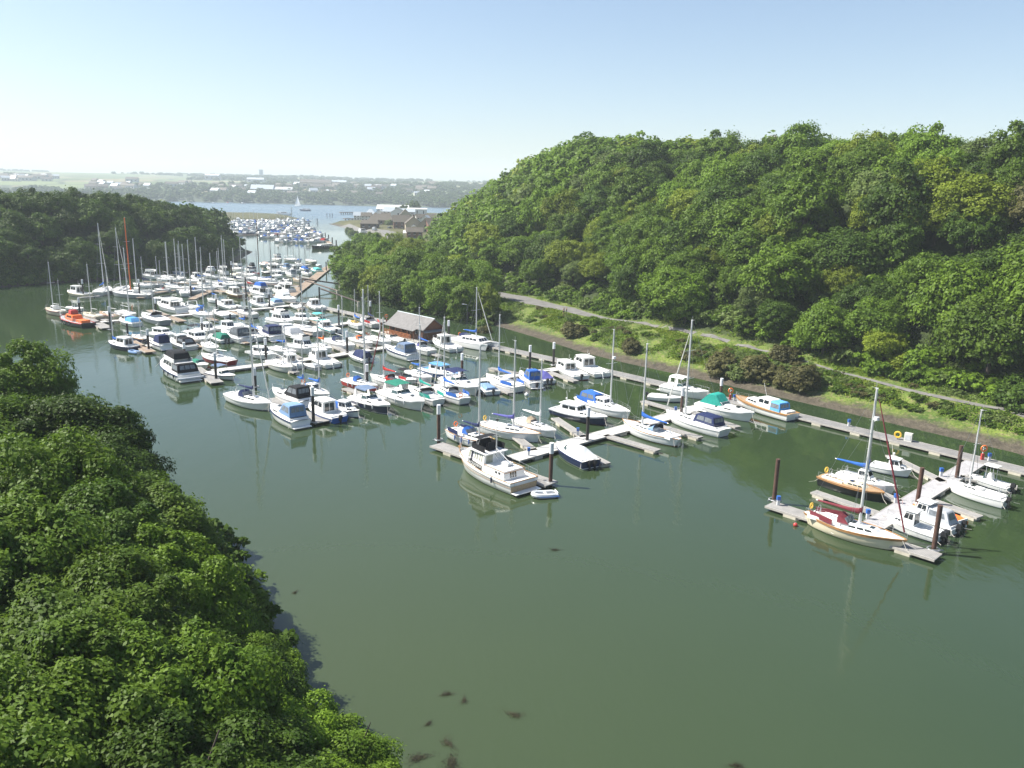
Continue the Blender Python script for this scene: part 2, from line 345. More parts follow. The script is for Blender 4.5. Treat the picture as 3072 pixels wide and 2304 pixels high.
def crown_arrays(nc, per, leaf, seed, zs=.78, lump=.34, fill=.62, tl=.4):
    """Leaf quads of a unit crown: clumps over an uneven dome, leaves through each clump."""
    r = np.random.RandomState(seed); k = np.arange(nc) + .5
    ph = np.arccos(1 - 1.62*k/nc); th = math.pi*(1 + 5**.5)*k + r.uniform(0, 6)
    dirs = np.stack([np.cos(th)*np.sin(ph), np.sin(th)*np.sin(ph), np.cos(ph)], -1)
    rad = fill + (1 - fill)*r.rand(nc)**.6; rad *= 1 + .20*np.sin(2*th + r.uniform(0, 6))*np.sin(ph) + .12*np.sin(3*th + r.uniform(0, 6)) + .13*r.randn(nc)
    rad = np.clip(rad, .35, 1.2)
    cc = dirs * rad[:, None] * np.array([1, 1, zs]); cr = lump*(.5 + .95*r.rand(nc)**1.5)
    n = nc*per; ci = np.repeat(np.arange(nc), per)
    u = r.randn(n, 3); u /= np.linalg.norm(u, axis=1)[:, None]; u[:, 2] = np.where(u[:, 2] < -.35, -u[:, 2], u[:, 2])
    tail = 1 + tl*np.clip(r.randn(n) - .7, 0, 2)
    pos = cc[ci] + u * (cr[ci]*(.45 + .6*r.rand(n)**.5)*tail)[:, None]*np.array([1, 1, .85])
    nrm = u*.9 + dirs[ci]*.35 + np.array([0, 0, .45]) + r.randn(n, 3)*.55; nrm /= np.linalg.norm(nrm, axis=1)[:, None]
    a = np.cross(nrm, r.randn(n, 3)); a /= np.linalg.norm(a, axis=1)[:, None]; b = np.cross(nrm, a)
    s = leaf*(.6 + .8*r.rand(n))[:, None]
    v = np.stack([pos + a*s, pos + b*s*.62, pos - a*s, pos - b*s*.62], 1).reshape(-1, 3)
    return v, np.arange(4*n).reshape(n, 4)
def crown_mesh(name, *a, **k):
    v, f = crown_arrays(*a, **k); return npmesh(name, v, f, [LEAF['mid green']])
def trunk_mesh(seed, hgt, wid):
    """Tapered trunk with limbs, unit crown above its top."""
    r = random.Random(seed); mb = MB(); top = Vector((r.uniform(-.06,.06), r.uniform(-.06,.06), 0))
    mb.tube((0,0,-hgt), top*.5 + Vector((0,0,-hgt*.45)), wid, wid*.75, 7); mb.tube(top*.5 + Vector((0,0,-hgt*.45)), top + Vector((0,0,.05)), wid*.75, wid*.45, 7)
    for i in range(6):
        a = i*1.05 + r.uniform(-.3,.3); b = Vector((math.cos(a)*r.uniform(.45,.7), math.sin(a)*r.uniform(.45,.7), r.uniform(.1,.5)))
        s = top*.7 + Vector((0,0,-hgt*r.uniform(.1,.45))); mid = s.lerp(b, .5) + Vector((0,0,.08))
        mb.tube(s, mid, wid*.4, wid*.26, 5); mb.tube(mid, b, wid*.26, wid*.1, 5)
    return mb
NEAR_CROWNS = [crown_mesh('near_crown', 150, 820, .025, s, zs=.82, lump=.24, fill=.58, tl=.22) for s in (11, 12, 13)]
MID_CROWNS = [crown_mesh('mid_crown', 52, 300, .043, s, zs=.80, lump=.30, fill=.66) for s in (21, 22, 23, 24, 25, 26)]
FAR_CROWNS = [crown_arrays(26, 60, .105, s, zs=.78, lump=.34, fill=.62) for s in (31, 32, 33)]
def trunk_obj(seed, hgt, wid):
    o = trunk_mesh(seed, hgt, wid).build('trunk', BARK); me = o.data; bpy.data.objects.remove(o); return me
TRUNKS = [trunk_obj(s, 1.0, .075) for s in (1, 2, 3)]
TREES = []
def tree(x, y, rad, tone, rng, crowns, lift=1.0, sq=1.0, name='broadleaf_tree', zbase=None):
    """One tree standing at x, y: crown radius rad, its centre lift*rad above the ground."""
    z0 = Hs(x, y) if zbase is None else zbase
    root = empty(name, (x, y, z0), rng.uniform(0, 6.28))
    cm = rng.choice(crowns); co = bpy.data.objects.new('crown', cm); C.objects.link(co); co.parent = root
    co.location = (0, 0, rad*lift); co.scale = (rad*rng.uniform(.92,1.08), rad*rng.uniform(.92,1.08), rad*sq*rng.uniform(.85,1.3))
    co.material_slots[0].link = 'OBJECT'; co.material_slots[0].material = LEAF[tone]
    to = bpy.data.objects.new('trunk', rng.choice(TRUNKS)); C.objects.link(to); to.parent = root; to.location = (0, 0, rad*lift); to.scale = (rad, rad, rad*lift + .6)
    root['tone'] = tone; return root
trng = random.Random(77)
# --- trees close by at lower left: crown centre pixel, crown centre level, radius
NEAR = [(40,1240,8.0,5.2),(150,1390,8.0,5.4),(-90,1420,9,5.6),(295,1470,7.4,4.9),(110,1600,8.5,5.2),(430,1620,6.4,4.4),(290,1720,8,4.8),(-60,1780,9.5,5.2),(505,1845,6.4,3.9),(330,1960,8,4.5),(90,1980,9,4.8),
        (630,2110,6.0,3.2),(470,2200,7.6,4.0),(840,2260,5.0,2.8),(230,2250,8.6,4.2),(1010,2330,4.6,2.5),(700,2420,6.6,3.4),(20,2330,9.5,4.2),(470,2520,7.6,3.8),(930,2560,5,2.8),(540,1745,4.2,2.6),(640,1905,4.0,2.6),(735,2040,4.0,2.6),(800,2120,3.8,2.4)]
SPOT = ['behind the others at the upper left edge', 'just below the highest one', 'at the left edge', 'overhanging the creek', 'in the second row from the creek', 'leaning furthest out over the creek']
near_items = []
for i, (px, py, z, rad) in enumerate(NEAR):
    p = P(px, py, z); g = Hs(p.x, p.y)
    tone = ['mid green', 'dark green', 'mid green', 'dark green', 'mid green'][i % 5] if i not in (8, 13, 19, 22) else 'bright green'
    o = tree(p.x, p.y, rad, tone, trng, NEAR_CROWNS, lift=(z-g)/rad, sq=.95); near_items.append((o, px, py, tone))
cells = {}
for o, px, py, tone in near_items:
    row = 'at the top of' if py < 1420 else 'high in' if py < 1760 else 'midway down' if py < 2060 else 'at the foot of'
    cells.setdefault((row, tone), []).append((px, o))
for (row, tone), l in cells.items():
    l.sort(key=lambda q: q[0])
    for k, (px, o) in enumerate(l):
        w = '' if len(l) == 1 else (['left', 'right'][k] if len(l) == 2 else ORD[k]) + ' '
        tag(o, f'{w}{tone} tree {row} the foreground clump, lower left', 'tree', 'foreground trees on the near left bank')
# --- scatter on the slopes
def scatter(seed, test, box, step, jit=.42):
    r = random.Random(seed); out = []
    y = box[2]
    row = 0
    while y < box[3]:
        x = box[0] + (step/2 if row % 2 else 0)
        while x < box[1]:
            a, b = x + r.uniform(-jit, jit)*step, y + r.uniform(-jit, jit)*step
            out.append((a, b)); x += step
        y += step*.87; row += 1
    a = np.array(out); return a[test(a[:, 0], a[:, 1])]
def slope_right(x, y):
    d = np.where(inside(x, y, LAND_R), dist_line(x, y, SHORE_R), -1); toe = interp(y, [60, 100, 150, 190, 230, 300, 420, 520, 620, 700], [15, 15.5, 18, 25, 32, 38, 44, 58, 80, 120])
    return (d > toe + 1.0) & (d < toe + np.where(y > 350, 100, 74)) & (y > 78) & (y < 760)
cand = scatter(5, slope_right, (-140, 330, 60, 760), 8.3)
def visible_score(x, y, z):
    u, v = PR((x, y, z)); return u, v
hill = []
for x, y in cand:
    z = Hs(x, y); u, v = PR((x, y, z+8)); dist = math.hypot(x, y)
    if -150 < u < 3250 and v > 330: hill.append((dist, x, y, z, u, v))
hill.sort()
def tone_pick(r, w): return r.choices(list(w), list(w.values()))[0]
W_HILL = {'mid green': 5, 'bright green': 4, 'dark green': 3, 'yellowish green': 2.5, 'greyish green': .8, 'rusty brown': .22}
hrng = random.Random(9)
def size_word(rad): return 'small ' if rad < 4.3 else 'large ' if rad > 5.5 else ''
RIGHT = []; rest_R = []
N_RIGHT = 178
for k, (dist, x, y, z, u, v) in enumerate(hill):
    rad = hrng.choice([hrng.uniform(3.0, 4.4), hrng.uniform(4.0, 5.6), hrng.uniform(5.2, 7.0)]); tone = tone_pick(hrng, W_HILL)
    if k < N_RIGHT:
        o = tree(x, y, rad, tone, hrng, MID_CROWNS, lift=.92, sq=1.0); RIGHT.append((o, u, v, rad, tone, z))
    else: rest_R.append((x, y, z, rad, tone, dist))
# the clump on the point, in front of the houses
CL = [(1075,880,4.4),(1135,894,4.6),(1200,908,4.6),(1270,920,4.8),(1340,934,4.6),(1405,948,4.4),(1452,950,3.8),(1045,845,4.6),(1100,862,5),(1165,876,5),(1235,888,5.2),(1310,903,5),(1380,916,4.8),(1440,922,4.2),
      (1042,815,4.8),(1092,830,5),(1150,845,5.2),(1220,855,5.4),(1290,868,5.2),(1360,880,5),(1420,890,4.6),(1055,785,4.8),(1100,800,5.2),(1160,812,5.4),(1230,822,5.4),(1300,832,5.4),(1370,842,5),(1080,762,4.8),(1125,772,5.2),(1180,785,5.4),(1250,792,5.4),(1320,800,5.4),(1385,812,5),(1140,756,3.8),(1195,764,4.0),(1260,770,4.0),(1330,776,4.2)]
CLUMP = []
for i, (px, py, rad) in enumerate(CL):
    if py < 815: rad *= .76
    p = P(px, py, 1.2); g = max(.4, Hs(p.x, p.y)); tone = tone_pick(hrng, {'bright green': 6, 'yellowish green': 4, 'mid green': 1})
    o = tree(p.x, p.y, rad, tone, hrng, MID_CROWNS, lift=.95, sq=1.08, zbase=g); CLUMP.append((o, px, py, rad, tone, py))
# --- left hill
def slope_left(x, y):
    d = np.where(inside(x, y, LAND_L), dist_line(x, y, SHORE_L), -1); return (d > np.where(y > 325, 9, 2.2)) & (d < 62) & (y > 205) & (y < 520)
lc = []
for x, y in scatter(6, slope_left, (-330, -100, 200, 520), 8.6):
    z = Hs(x, y); u, v = PR((x, y, z+6)); lc.append((math.hypot(x, y), x, y, z, u, v))
lc.sort(); LEFTT = []; rest_L = []
for k, (dist, x, y, z, u, v) in enumerate(lc):
    if u < -120: continue
    rad = hrng.uniform(4.0, 5.9); tone = tone_pick(hrng, {'dark green': 9, 'mid green': 1})  # leaf mix kept dark: this hill's shade put into the leaf colour
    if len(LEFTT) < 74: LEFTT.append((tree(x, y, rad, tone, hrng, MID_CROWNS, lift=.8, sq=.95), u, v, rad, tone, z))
    else: rest_L.append((x, y, z, rad, tone, dist))
def label_trees(items, where, bands, cols, group):
    """Unique wording: look, height on the slope, landmark below it, and the order from the left among those alike."""
    cells = {}
    for o, u, v, rad, tone, z in items:
        b = next(t for lim, t in bands if z < lim); c = next(t for lim, t in cols if u < lim)
        cells.setdefault((size_word(rad), tone, b, c), []).append((u, o))
    for (sz, tone, b, c), l in cells.items():
        l.sort(key=lambda q: q[0])
        for k, (u, o) in enumerate(l):
            w = '' if len(l) == 1 else ORD[min(k, 11)] + ' '
            tag(o, f'{w}{sz}{tone} tree {b} {where} {c}', 'tree', group)
label_trees(RIGHT, 'right slope,', [(8, 'at foot of'), (16, 'low on'), (24, 'midway up'), (99, 'atop')],
    [(1750, 'over the wide track'), (2050, 'over the walkers'), (2350, 'over the brown bushes'), (2650, 'over the teal cruiser'), (2900, 'over the cream ketch'), (9999, 'at the right edge')], 'trees on the right hillside')
label_trees(CLUMP, 'the shore clump,', [(800, 'at back of'), (862, 'inside'), (9999, 'at water side of')], [(1120, 'left end'), (1220, 'left half'), (1320, 'right half'), (9999, 'right end')], 'trees of the clump by the floating hut')
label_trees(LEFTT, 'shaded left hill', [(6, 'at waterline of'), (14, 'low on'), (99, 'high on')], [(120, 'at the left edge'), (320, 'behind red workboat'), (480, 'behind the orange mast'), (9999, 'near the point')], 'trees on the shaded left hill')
def mass(name, items, label, near_lim=330):
    vs = []; fs = []; mi = []; off = 0; tones = list(LEAF); r = np.random.RandomState(4)
    for x, y, z, rad, tone, dist in items:
        v, f = FAR_CROWNS[r.randint(3)]
        if dist > near_lim: f = f[::2]
        a = r.uniform(0, 6.28); c, s = math.cos(a), math.sin(a); k = 1.25 if dist > near_lim else 1.0
        q = v.reshape(-1, 4, 3); ctr = q.mean(1, keepdims=True); q = (ctr + (q - ctr)*k).reshape(-1, 3)
        w = np.stack([q[:, 0]*c - q[:, 1]*s, q[:, 0]*s + q[:, 1]*c, q[:, 2]], -1)*rad*np.array([1, 1, r.uniform(.88, 1.15)]) + np.array([x, y, z + rad*.9])
        vs.append(w); fs.append(f + off); mi.append(np.full(len(f), tones.index(tone))); off += len(w)
    me = npmesh(name, np.concatenate(vs), np.concatenate(fs), [LEAF[t] for t in tones], np.concatenate(mi))
    o = bpy.data.objects.new(name, me); C.objects.link(o); return tag(o, label, kind='stuff')
mass('hillside_wood', rest_R, 'unbroken broadleaf wood on the upper and farther right hillside')
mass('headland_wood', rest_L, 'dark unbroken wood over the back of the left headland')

def undergrowth():
    r = np.random.RandomState(12); base = crown_arrays(10, 60, .16, 61, zs=.8, lump=.42, fill=.55); v, f = base; vs = []; fs = []; mi = []; off = 0; tones = list(LEAF)
    def put(x, y, rad, tone, zl):
        nonlocal off
        z = Hs(x, y); a = r.uniform(0, 6.28); c, s = math.cos(a), math.sin(a); w = np.stack([v[:, 0]*c - v[:, 1]*s, v[:, 0]*s + v[:, 1]*c, v[:, 2]*zl], -1)*rad + np.array([x, y, z + rad*.35]); vs.append(w); fs.append(f + off); mi.append(np.full(len(f), tones.index(tone))); off += len(v)
    n = 0
    while n < 900:
        y = 82 + 330*r.rand()**1.4; x = r.uniform(-90, 130); d = float(dist_line(np.array([x]), np.array([y]), SHORE_R)[0])
        if not inside(np.array([x]), np.array([y]), LAND_R)[0]: continue
        toe = float(interp(y, [60, 100, 150, 190, 230, 300, 420], [15, 15.5, 18, 25, 32, 38, 44]))
        if not (toe - 2.5 < d < toe + 26) or (d > toe + 6 and r.rand() < .5): continue
        if float(dist_line(np.array([x]), np.array([y]), [tuple(q[:2]) for q in pth])[0]) < 3.2: continue
        put(x, y, r.uniform(1.0, 2.3) if d < toe + 5 else r.uniform(1.5, 2.8), ['mid green', 'bright green', 'greyish green', 'dark green'][r.randint(4)], r.uniform(.7, 1.1)); n += 1
    k = 0
    while k < 260:
        y = 84 + 130*r.rand()**1.2; x = r.uniform(-20, 66)
        if not inside(np.array([x]), np.array([y]), LAND_R)[0]: continue
        d = float(dist_line(np.array([x]), np.array([y]), SHORE_R)[0])
        if not 5.2 < d < 13 or r.rand() < (d-5.2)/10 or float(dist_line(np.array([x]), np.array([y]), [tuple(q[:2]) for q in pth])[0]) < (1.6 if y < 165 else 4.6) or wob(np.array([x]), np.array([y]), .3, 91)[0] < -.15: continue
        put(x, y, r.uniform(.4, 1.0), ['greyish green', 'mid green', 'rusty brown', 'greyish green', 'dark green'][r.randint(5)], .75); k += 1
    k = 0
    while k < 330:
        y = r.uniform(208, 420); x = r.uniform(-200, -100)
        if not inside(np.array([x]), np.array([y]), LAND_L)[0]: continue
        d = float(dist_line(np.array([x]), np.array([y]), SHORE_L)[0])
        if not (.8 if y < 320 else 6) < d < (9 if y < 320 else 12): continue
        put(x, y, r.uniform(1.6, 3.0), ['dark green', 'mid green'][r.randint(2)], 1.0); k += 1
    for i in range(330):
        q = 30 + 85*r.rand(); sx = np.interp(q, [30, 45, 60, 75, 92, 108, 125], [-8, -13, -22, -34, -50, -70, -95]); put(sx - .9 - 3.5*r.rand(), q, r.uniform(.8, 1.7), ['mid green', 'dark green'][r.randint(2)], .95)
    for i in range(260):
        t = r.randint(0, 14); q = P(1060 + 400*r.rand(), 0, 1) if False else None
        px = r.uniform(1030, 1470); sy = np.interp(px, [1010, 1070, 1130, 1250, 1380, 1480], [840, 890, 905, 930, 955, 975]); q = P(px, sy - 4 - 26*r.rand(), .8)
        put(q.x, q.y, r.uniform(1.0, 2.0), ['mid green', 'greyish green', 'dark green'][r.randint(3)], .8)
    o = bpy.data.objects.new('undergrowth', npmesh('undergrowth', np.concatenate(vs), np.concatenate(fs), [LEAF[t] for t in tones], np.concatenate(mi))); C.objects.link(o); tag(o, 'dense low bushes filling the foot of the woods', kind='stuff')
undergrowth()
# ================================================================ BOAT BUILDERS  (x forward, y to port, z up, origin on the waterline amidships)
class Hull:
    def __init__(s, L, B, fs, fb, kind):
        s.L, s.B, s.fs, s.fb, s.kind = L, B, fs, fb, kind
        s.st, s.pw, s.mid = {'sail': (.62, 2.1, .46), 'canoe': (.18, 2.0, .48), 'motor': (.90, 2.7, .36), 'work': (.80, 3.0, .42), 'blunt': (.93, 4.5, .5)}[kind]
    def b(s, t):
        if t < s.mid: q = t/s.mid; return s.B/2*(s.st + (1-s.st)*math.sin(q*math.pi/2))
        return s.B/2*max(0.0, 1-((t-s.mid)/(1-s.mid))**s.pw)
    def z(s, t): return s.fs + (s.fb-s.fs)*t**1.9 + .10*(1-t)**3*(1 if s.kind in ('sail', 'canoe', 'work') else 0)
    def t(s, x): return min(1, max(0, x/s.L + .5))
    def bx(s, x): return s.b(s.t(x))
    def zx(s, x): return s.z(s.t(x))
    def xs(s, t, frac):
        """Raked ends: upper points stand further out than the waterline."""
        rake = {'sail': (.07, .05), 'canoe': (.09, .07), 'motor': (.12, .015), 'work': (.07, .02), 'blunt': (.03, .01)}[s.kind]
        bow = max(0, (t-.62)/.38)**2; st = max(0, (.2-t)/.2)**2
        return (t-.5)*s.L - (1-frac)*(bow*rake[0] - st*rake[1])*s.L
    def mesh(s, mats, parent, n=13):
        mb = MB(); rings = []
        fr = [(-.4, 0, 0), (-.25, .55, .05), (.05, .84, .25), (.14, .88, .30), (.45, .95, .55), (.82, .99, .88), (.83, 1.035, .88), (.97, 1.035, .97), (1, .995, 1)]
        for i in range(n):
            t = (i/(n-1)); t = 1-(1-t)**1.25; zt = s.z(t); bt = s.b(t); ring = []
            flare = 1 if s.kind in ('sail', 'canoe') else 1 - .35*max(0, (t-.4)/.6)
            for zf, wf, rf in fr:
                z = zf if zf < .2 else .14 + (zt-.14)*(zf-.14)/(.86)
                w = wf if zf > .8 else (wf*(flare + (1-flare)*max(0, zf)))
                ring.append((s.xs(t, rf), bt*w, z))
            rings.append(ring)
        mi = [0, 0, 1, 2, 2, 3, 3, 3]
        for sgn in (1, -1):
            vs = [(p[0], p[1]*sgn, p[2]) for r_ in rings for p in r_]; k = len(fr)
            for j in range(k-1): pass
            o = len(mb.v); mb.v += vs
            for i in range(n-1):
                for j in range(k-1):
                    a = o + i*k + j; mb.f.append((a, a+k, a+k+1, a+1)); mb.m.append(mi[j])
        a = rings[0]; k = len(fr)
        for j in range(k-1):
            p, q = a[j], a[j+1]; mb.add([(p[0],-p[1],p[2]), (p[0],p[1],p[2]), (q[0],q[1],q[2]), (q[0],-q[1],q[2])], [(0,1,2,3)], mi[j] if mi[j] != 3 else 2)
        me = mb.build('hull', mats, parent, smooth=True); return me
    def deck(s, m, parent, drop=.04, camber=.06, n=13, x0=None, x1=None, name='deck'):
        mb = MB(); rings = []; ta = 0 if x0 is None else s.t(x0); tb = 1 if x1 is None else s.t(x1)
        for i in range(n):
            t = ta + (tb-ta)*i/(n-1); b = s.b(t)*.985; z = s.z(t)-drop; x = s.xs(t, .985)
            rings.append([(x, b*u, z + camber*(1-u*u)*(.4 + b)) for u in (-1, -.6, 0, .6, 1)])
        mb.loft(rings, caps=False); return mb.build(name, m, parent, smooth=True)
    def rail(s, parent, t0, t1, h, r=.018, both=True, m=None, mid=True, name='guard_rail', step=1.4, inset=.06):
        mb = MB(); n = max(3, int((t1-t0)*s.L/step) + 1)
        for sg in ((1, -1) if both else (1,)):
            pts = []
            for i in range(n):
                t = t0 + (t1-t0)*i/(n-1); x = s.xs(t, 1)-(.05 if t > .97 else 0); y = sg*max(.04, s.b(t)-inset); z = s.z(t)
                mb.tube((x, y, z-.05), (x, y, z+h), r, n=4); pts.append((x, y, z+h))
            mb.path(pts, r*.8, 4)
            if mid: mb.path([(p[0], p[1], p[2]-h*.45) for p in pts], r*.5, 4)
        return mb.build(name, m or STEEL, parent)
def frus(x0, x1, w0, w1, z0, z1, rb=0, rf=0, tw=.85, zb=None):
    """Cabin block: aft x0, fore x1, half widths w0/w1, raked back rb and front rf. Returns (8 points, faces)."""
    zb = z0 if zb is None else zb
    b = [(x0,-w0,zb),(x1,-w1,z0),(x1,w1,z0),(x0,w0,zb)]; t = [(x0+rb,-w0*tw,z1),(x1-rf,-w1*tw,z1),(x1-rf,w1*tw,z1),(x0+rb,w0*tw,z1)]
    p = b + t; q = dict(stbd=[p[0],p[1],p[5],p[4]], front=[p[1],p[2],p[6],p[5]], port=[p[2],p[3],p[7],p[6]], back=[p[3],p[0],p[4],p[7]], top=t)
    return p, q
def rounded(mb, p, m=0, c=.07):
    """The block p with its top edge eased."""
    b, t = [Vector(v) for v in p[:4]], [Vector(v) for v in p[4:]]
    ctr = sum(t, Vector())/4; near = [tt + (bb-tt).normalized()*c for bb, tt in zip(b, t)]; top = [tt + Vector(((ctr-tt).x, (ctr-tt).y, 0)).normalized()*c*1.2 for tt in t]
    mb.loft([b, near, top], m, close=True)
def windows(parent, q, specs, name='window', m=None, frame=None, t=.014):
    for sd, u0, u1, v0, v1, n in specs:
        mb = MB(); g = .05/max(n, 1)
        for i in range(n):
            a = u0 + (u1-u0)*i/n; b = u0 + (u1-u0)*(i+1)/n; e = g if n > 1 else 0
            mb.panel(q[sd], a+e, b-e, v0, v1, t)
        mb.build(name, m or GLASS, parent)
def arch(x0, x1, w0, w1, z0, h0, h1, n=9, zb=None):
    rings = []
    for x, w, h in ((x0, w0, h0), (x0*.6+x1*.4, w0*.6+w1*.4, (h0*.55+h1*.45)*1.06), (x1, w1, h1)):
        rings.append([(x, w*math.copysign(abs(math.cos(math.pi*i/(n-1)))**.6, math.cos(math.pi*i/(n-1))), z0 + h*math.sin(math.pi*i/(n-1))**.6) for i in range(n)])
    return rings
def hood(parent, x0, x1, w, z, h, col, name='sprayhood'):
    """Canvas hood, open aft (x0), sloping to the front (x1)."""
    mb = MB(); mb.loft(arch(x0, x1, w, w*.92, z, h, .08), 0, caps=False); mb.loft([[(p[0]+.02, p[1]*.96, z + (p[2]-z)*.96) for p in r_] for r_ in arch(x0, x1, w, w*.92, z, h, .08)], 1, caps=False)
    o = mb.build(name, [canvas(col), BLACK], parent, smooth=True)
    f = MB()
    for k in (-1, 0, 1):
        f.panel([(x1-.06, -.3+.55*k, z+.16), (x1-.06, .3+.55*k, z+.16), (x1*.55+x0*.45, .27+.5*k, z+h*.84), (x1*.55+x0*.45, -.27+.5*k, z+h*.84)], .08, .92, .1, .85, .03)
    if w > .8: f.build('window', CLEAR, o)
    return o
def canopy(parent, x0, x1, w0, w1, z, h, col, back=.55, front=.5, sides=3, m=None, wins=True, low=.34):
    """Full cockpit cover with clear panels; back/front are the slopes of its ends."""
    p, q = frus(x0, x1, w0, w1, z, z+h, back, front, .86); mb = MB(); rounded(mb, p, 0, .14)
    o = mb.build('canopy', m or canvas(col), parent, smooth=True)
    if wins: windows(o, q, [('port', .10, .92, low, .84, sides), ('stbd', .08, .90, low, .84, sides), ('back', .1, .9, low+.08, .84, 3), ('front', .08, .92, .12, .84, 3)], m=CLEAR, t=.02)
    return o
def fenders(parent, H_, ts, side, col='white'):
    for t in ts:
        mb = MB(); x = H_.xs(t, .7); y = side*(H_.b(t)+.10); z = H_.z(t)*.75; r = .10
        mb.loft([[(x + r*k*math.cos(a), y + r*k*math.sin(a), z+dz) for a in [i*math.pi/4 for i in range(8)]] for k, dz in ((.25,-.38),(.9,-.3),(1,0),(.9,.22),(.25,.3))], close=True)
        mb.tube((x, y, z+.28), (x, side*(H_.b(t)-.03), H_.z(t)+.1), .014, n=4); mb.build('fender', WHITEF if col == 'white' else gel(col), parent, smooth=True)
def outboard(parent, x, y, z, k=1.0, col='black', tilt=0.0):
    mb = MB(); c, s_ = math.cos(tilt), math.sin(tilt)
    def rp(px, pz): return (x + px*c - pz*s_, z + px*s_ + pz*c)
    for (x0, x1, w, z0, z1) in ((-.42, .06, .17, .12, .52), (-.30, -.08, .07, -.75, .14), (-.52, .0, .05, -.62, -.56), (-.10, .14, .12, -.2, .12)):
        vs = []
        for zz, sh in ((z0, 0), (z1, .05 if z1 > .5 else 0)):
            for xx, yy in ((x0+sh, -w), (x1-sh, -w), (x1-sh, w), (x0+sh, w)):
                a = rp(xx*k, zz*k); vs.append((a[0], y + yy*k*(1-sh*2), a[1]))
        mb.hexa(vs)
    return mb.build('outboard_motor', gel(col) if col != 'black' else BLACK, parent, smooth=False)
def lifebuoy(parent, x, y, z, col='orange', axis='x', r=.28):
    return MB().ring((x, y, z), r, .075, axis).build('lifebuoy', gel(col), parent, smooth=True)
def rig(parent, H_, xm, zd, top, o, boom=True):
    """Mast, spreaders, boom with its cover, stays, furled headsail."""
    mb = MB(); mc = o.get('mastcol'); mm = {'wood': WOODM, 'orange': paint('orange'), 'brown': paint('brown'), None: ALU}[mc]
    r = max(.06, min(.15, top*.0105)); mb.tube((xm, 0, zd-.05), (xm, 0, top), r, r*.72, 8); mast = mb.build('mast', mm, parent, smooth=True)
    sp = MB()
    for hf in ((.52,) if top < 9 else (.38, .68) if top > 13 else (.55,)):
        zz = zd + (top-zd)*hf; w = H_.B*.30
        for sg in (1, -1): sp.tube((xm, 0, zz), (xm-.12, sg*w, zz+.06), .035, .02, 5)
    sp.build('spreader', ALU, mast)
    hd = MB(); hd.box(xm-.18, xm+.12, -.06, .06, top, top+.07); hd.tube((xm-.1, .05, top), (xm-.1, .05, top+.55), .012, n=4); hd.tube((xm-.5, 0, top+.1), (xm-.1, 0, top+.06), .012, n=4); hd.build('masthead_fitting', ALU, mast)
    if o.get('radar'): q = MB(); q.tube((xm+.28, 0, zd+(top-zd)*o['radar']), (xm+.28, 0, zd+(top-zd)*o['radar']+.3), .26, .22, 10); q.build('radar_dome', WHITEF, mast, smooth=True)
    st = MB(); w = H_.bx(xm)*.95; zc = H_.zx(xm); hb = o.get('stay', 1.0)
    bowp = (H_.L*.5-.12, 0, H_.fb); sternp = (-H_.L*.5+.1, 0, H_.z(0))
    zt = zd + (top-zd)*hb
    for sg in (1, -1): st.tube((xm, 0, top-.1), (xm-.15, sg*w, zc), .012, n=4); st.tube((xm, 0, zd+(top-zd)*.55), (xm-.5, sg*w, zc), .011, n=4)
    st.tube((xm, 0, top), sternp, .011, n=4); st.tube((xm, 0, zt), bowp, .013, n=4); st.build('rigging', WIRE, parent)
    if o.get('gen', 'white'):
        a, b = Vector(bowp), Vector((xm, 0, zt)); d = b-a; g = MB(); g.tube(a + d*.05, a + d*.5, .075, .085, 7); g.tube(a + d*.5, a + d*.93, .085, .035, 7)
        g.build('furled_headsail', canvas(o.get('gen', 'offwhite') if o.get('gen') != 'white' else 'offwhite'), parent, smooth=True)
    if boom:
        L = o.get('boom', H_.L*.36); zb = zd + o.get('boomz', 1.0); e = (xm-L, o.get('swing', 0), zb+o.get('boomup', .12)); bm_ = MB(); bm_.tube((xm-.1, 0, zb), e, .065, .055, 7); bo = bm_.build('boom', ALU if mc != 'wood' else WOODM, parent, smooth=True)
        if o.get('cover'):
            c = MB(); rings = []
            for q, hh, ww in ((-.02, 1.0, .12), (.0, .95, .17), (.06, .55, .19), (.25, .38, .18), (.5, .30, .16), (.75, .24, .13), (.96, .17, .10), (1.0, .1, .05)):
                x = xm-.12-L*q*.98+.16; y = (e[1])*q; z = zb + (e[2]-zb)*q
                rings.append([(x, y + ww*math.cos(a), z + .02 + hh*(.5+.5*math.sin(a)) - .1) for a in [i*math.pi/4 for i in range(8)]])
            c.loft(rings, close=True); c.build('sail_cover', canvas(o['cover']), bo, smooth=True)
    return mast
def hullmats(o, d='white'):
    hc = o.get('hull', d); return [ANTIF[o.get('anti', 'navy')], gel(o.get('boot', 'white' if hc != 'white' else 'navy')), gel(hc), gel(o.get('stripe', hc))]
def deckmat(o): return {'teak': mat('teak_deck', (.33, .22, .12), .7, noise=.25, nscale=3), 'grey': gel('palegrey'), 'cream': gel('cream'), None: NONSLIP, 'blue': gel('skyblue'), 'white': gel('white'), 'dark': paint('darkgrey')}[o.get('deck')]
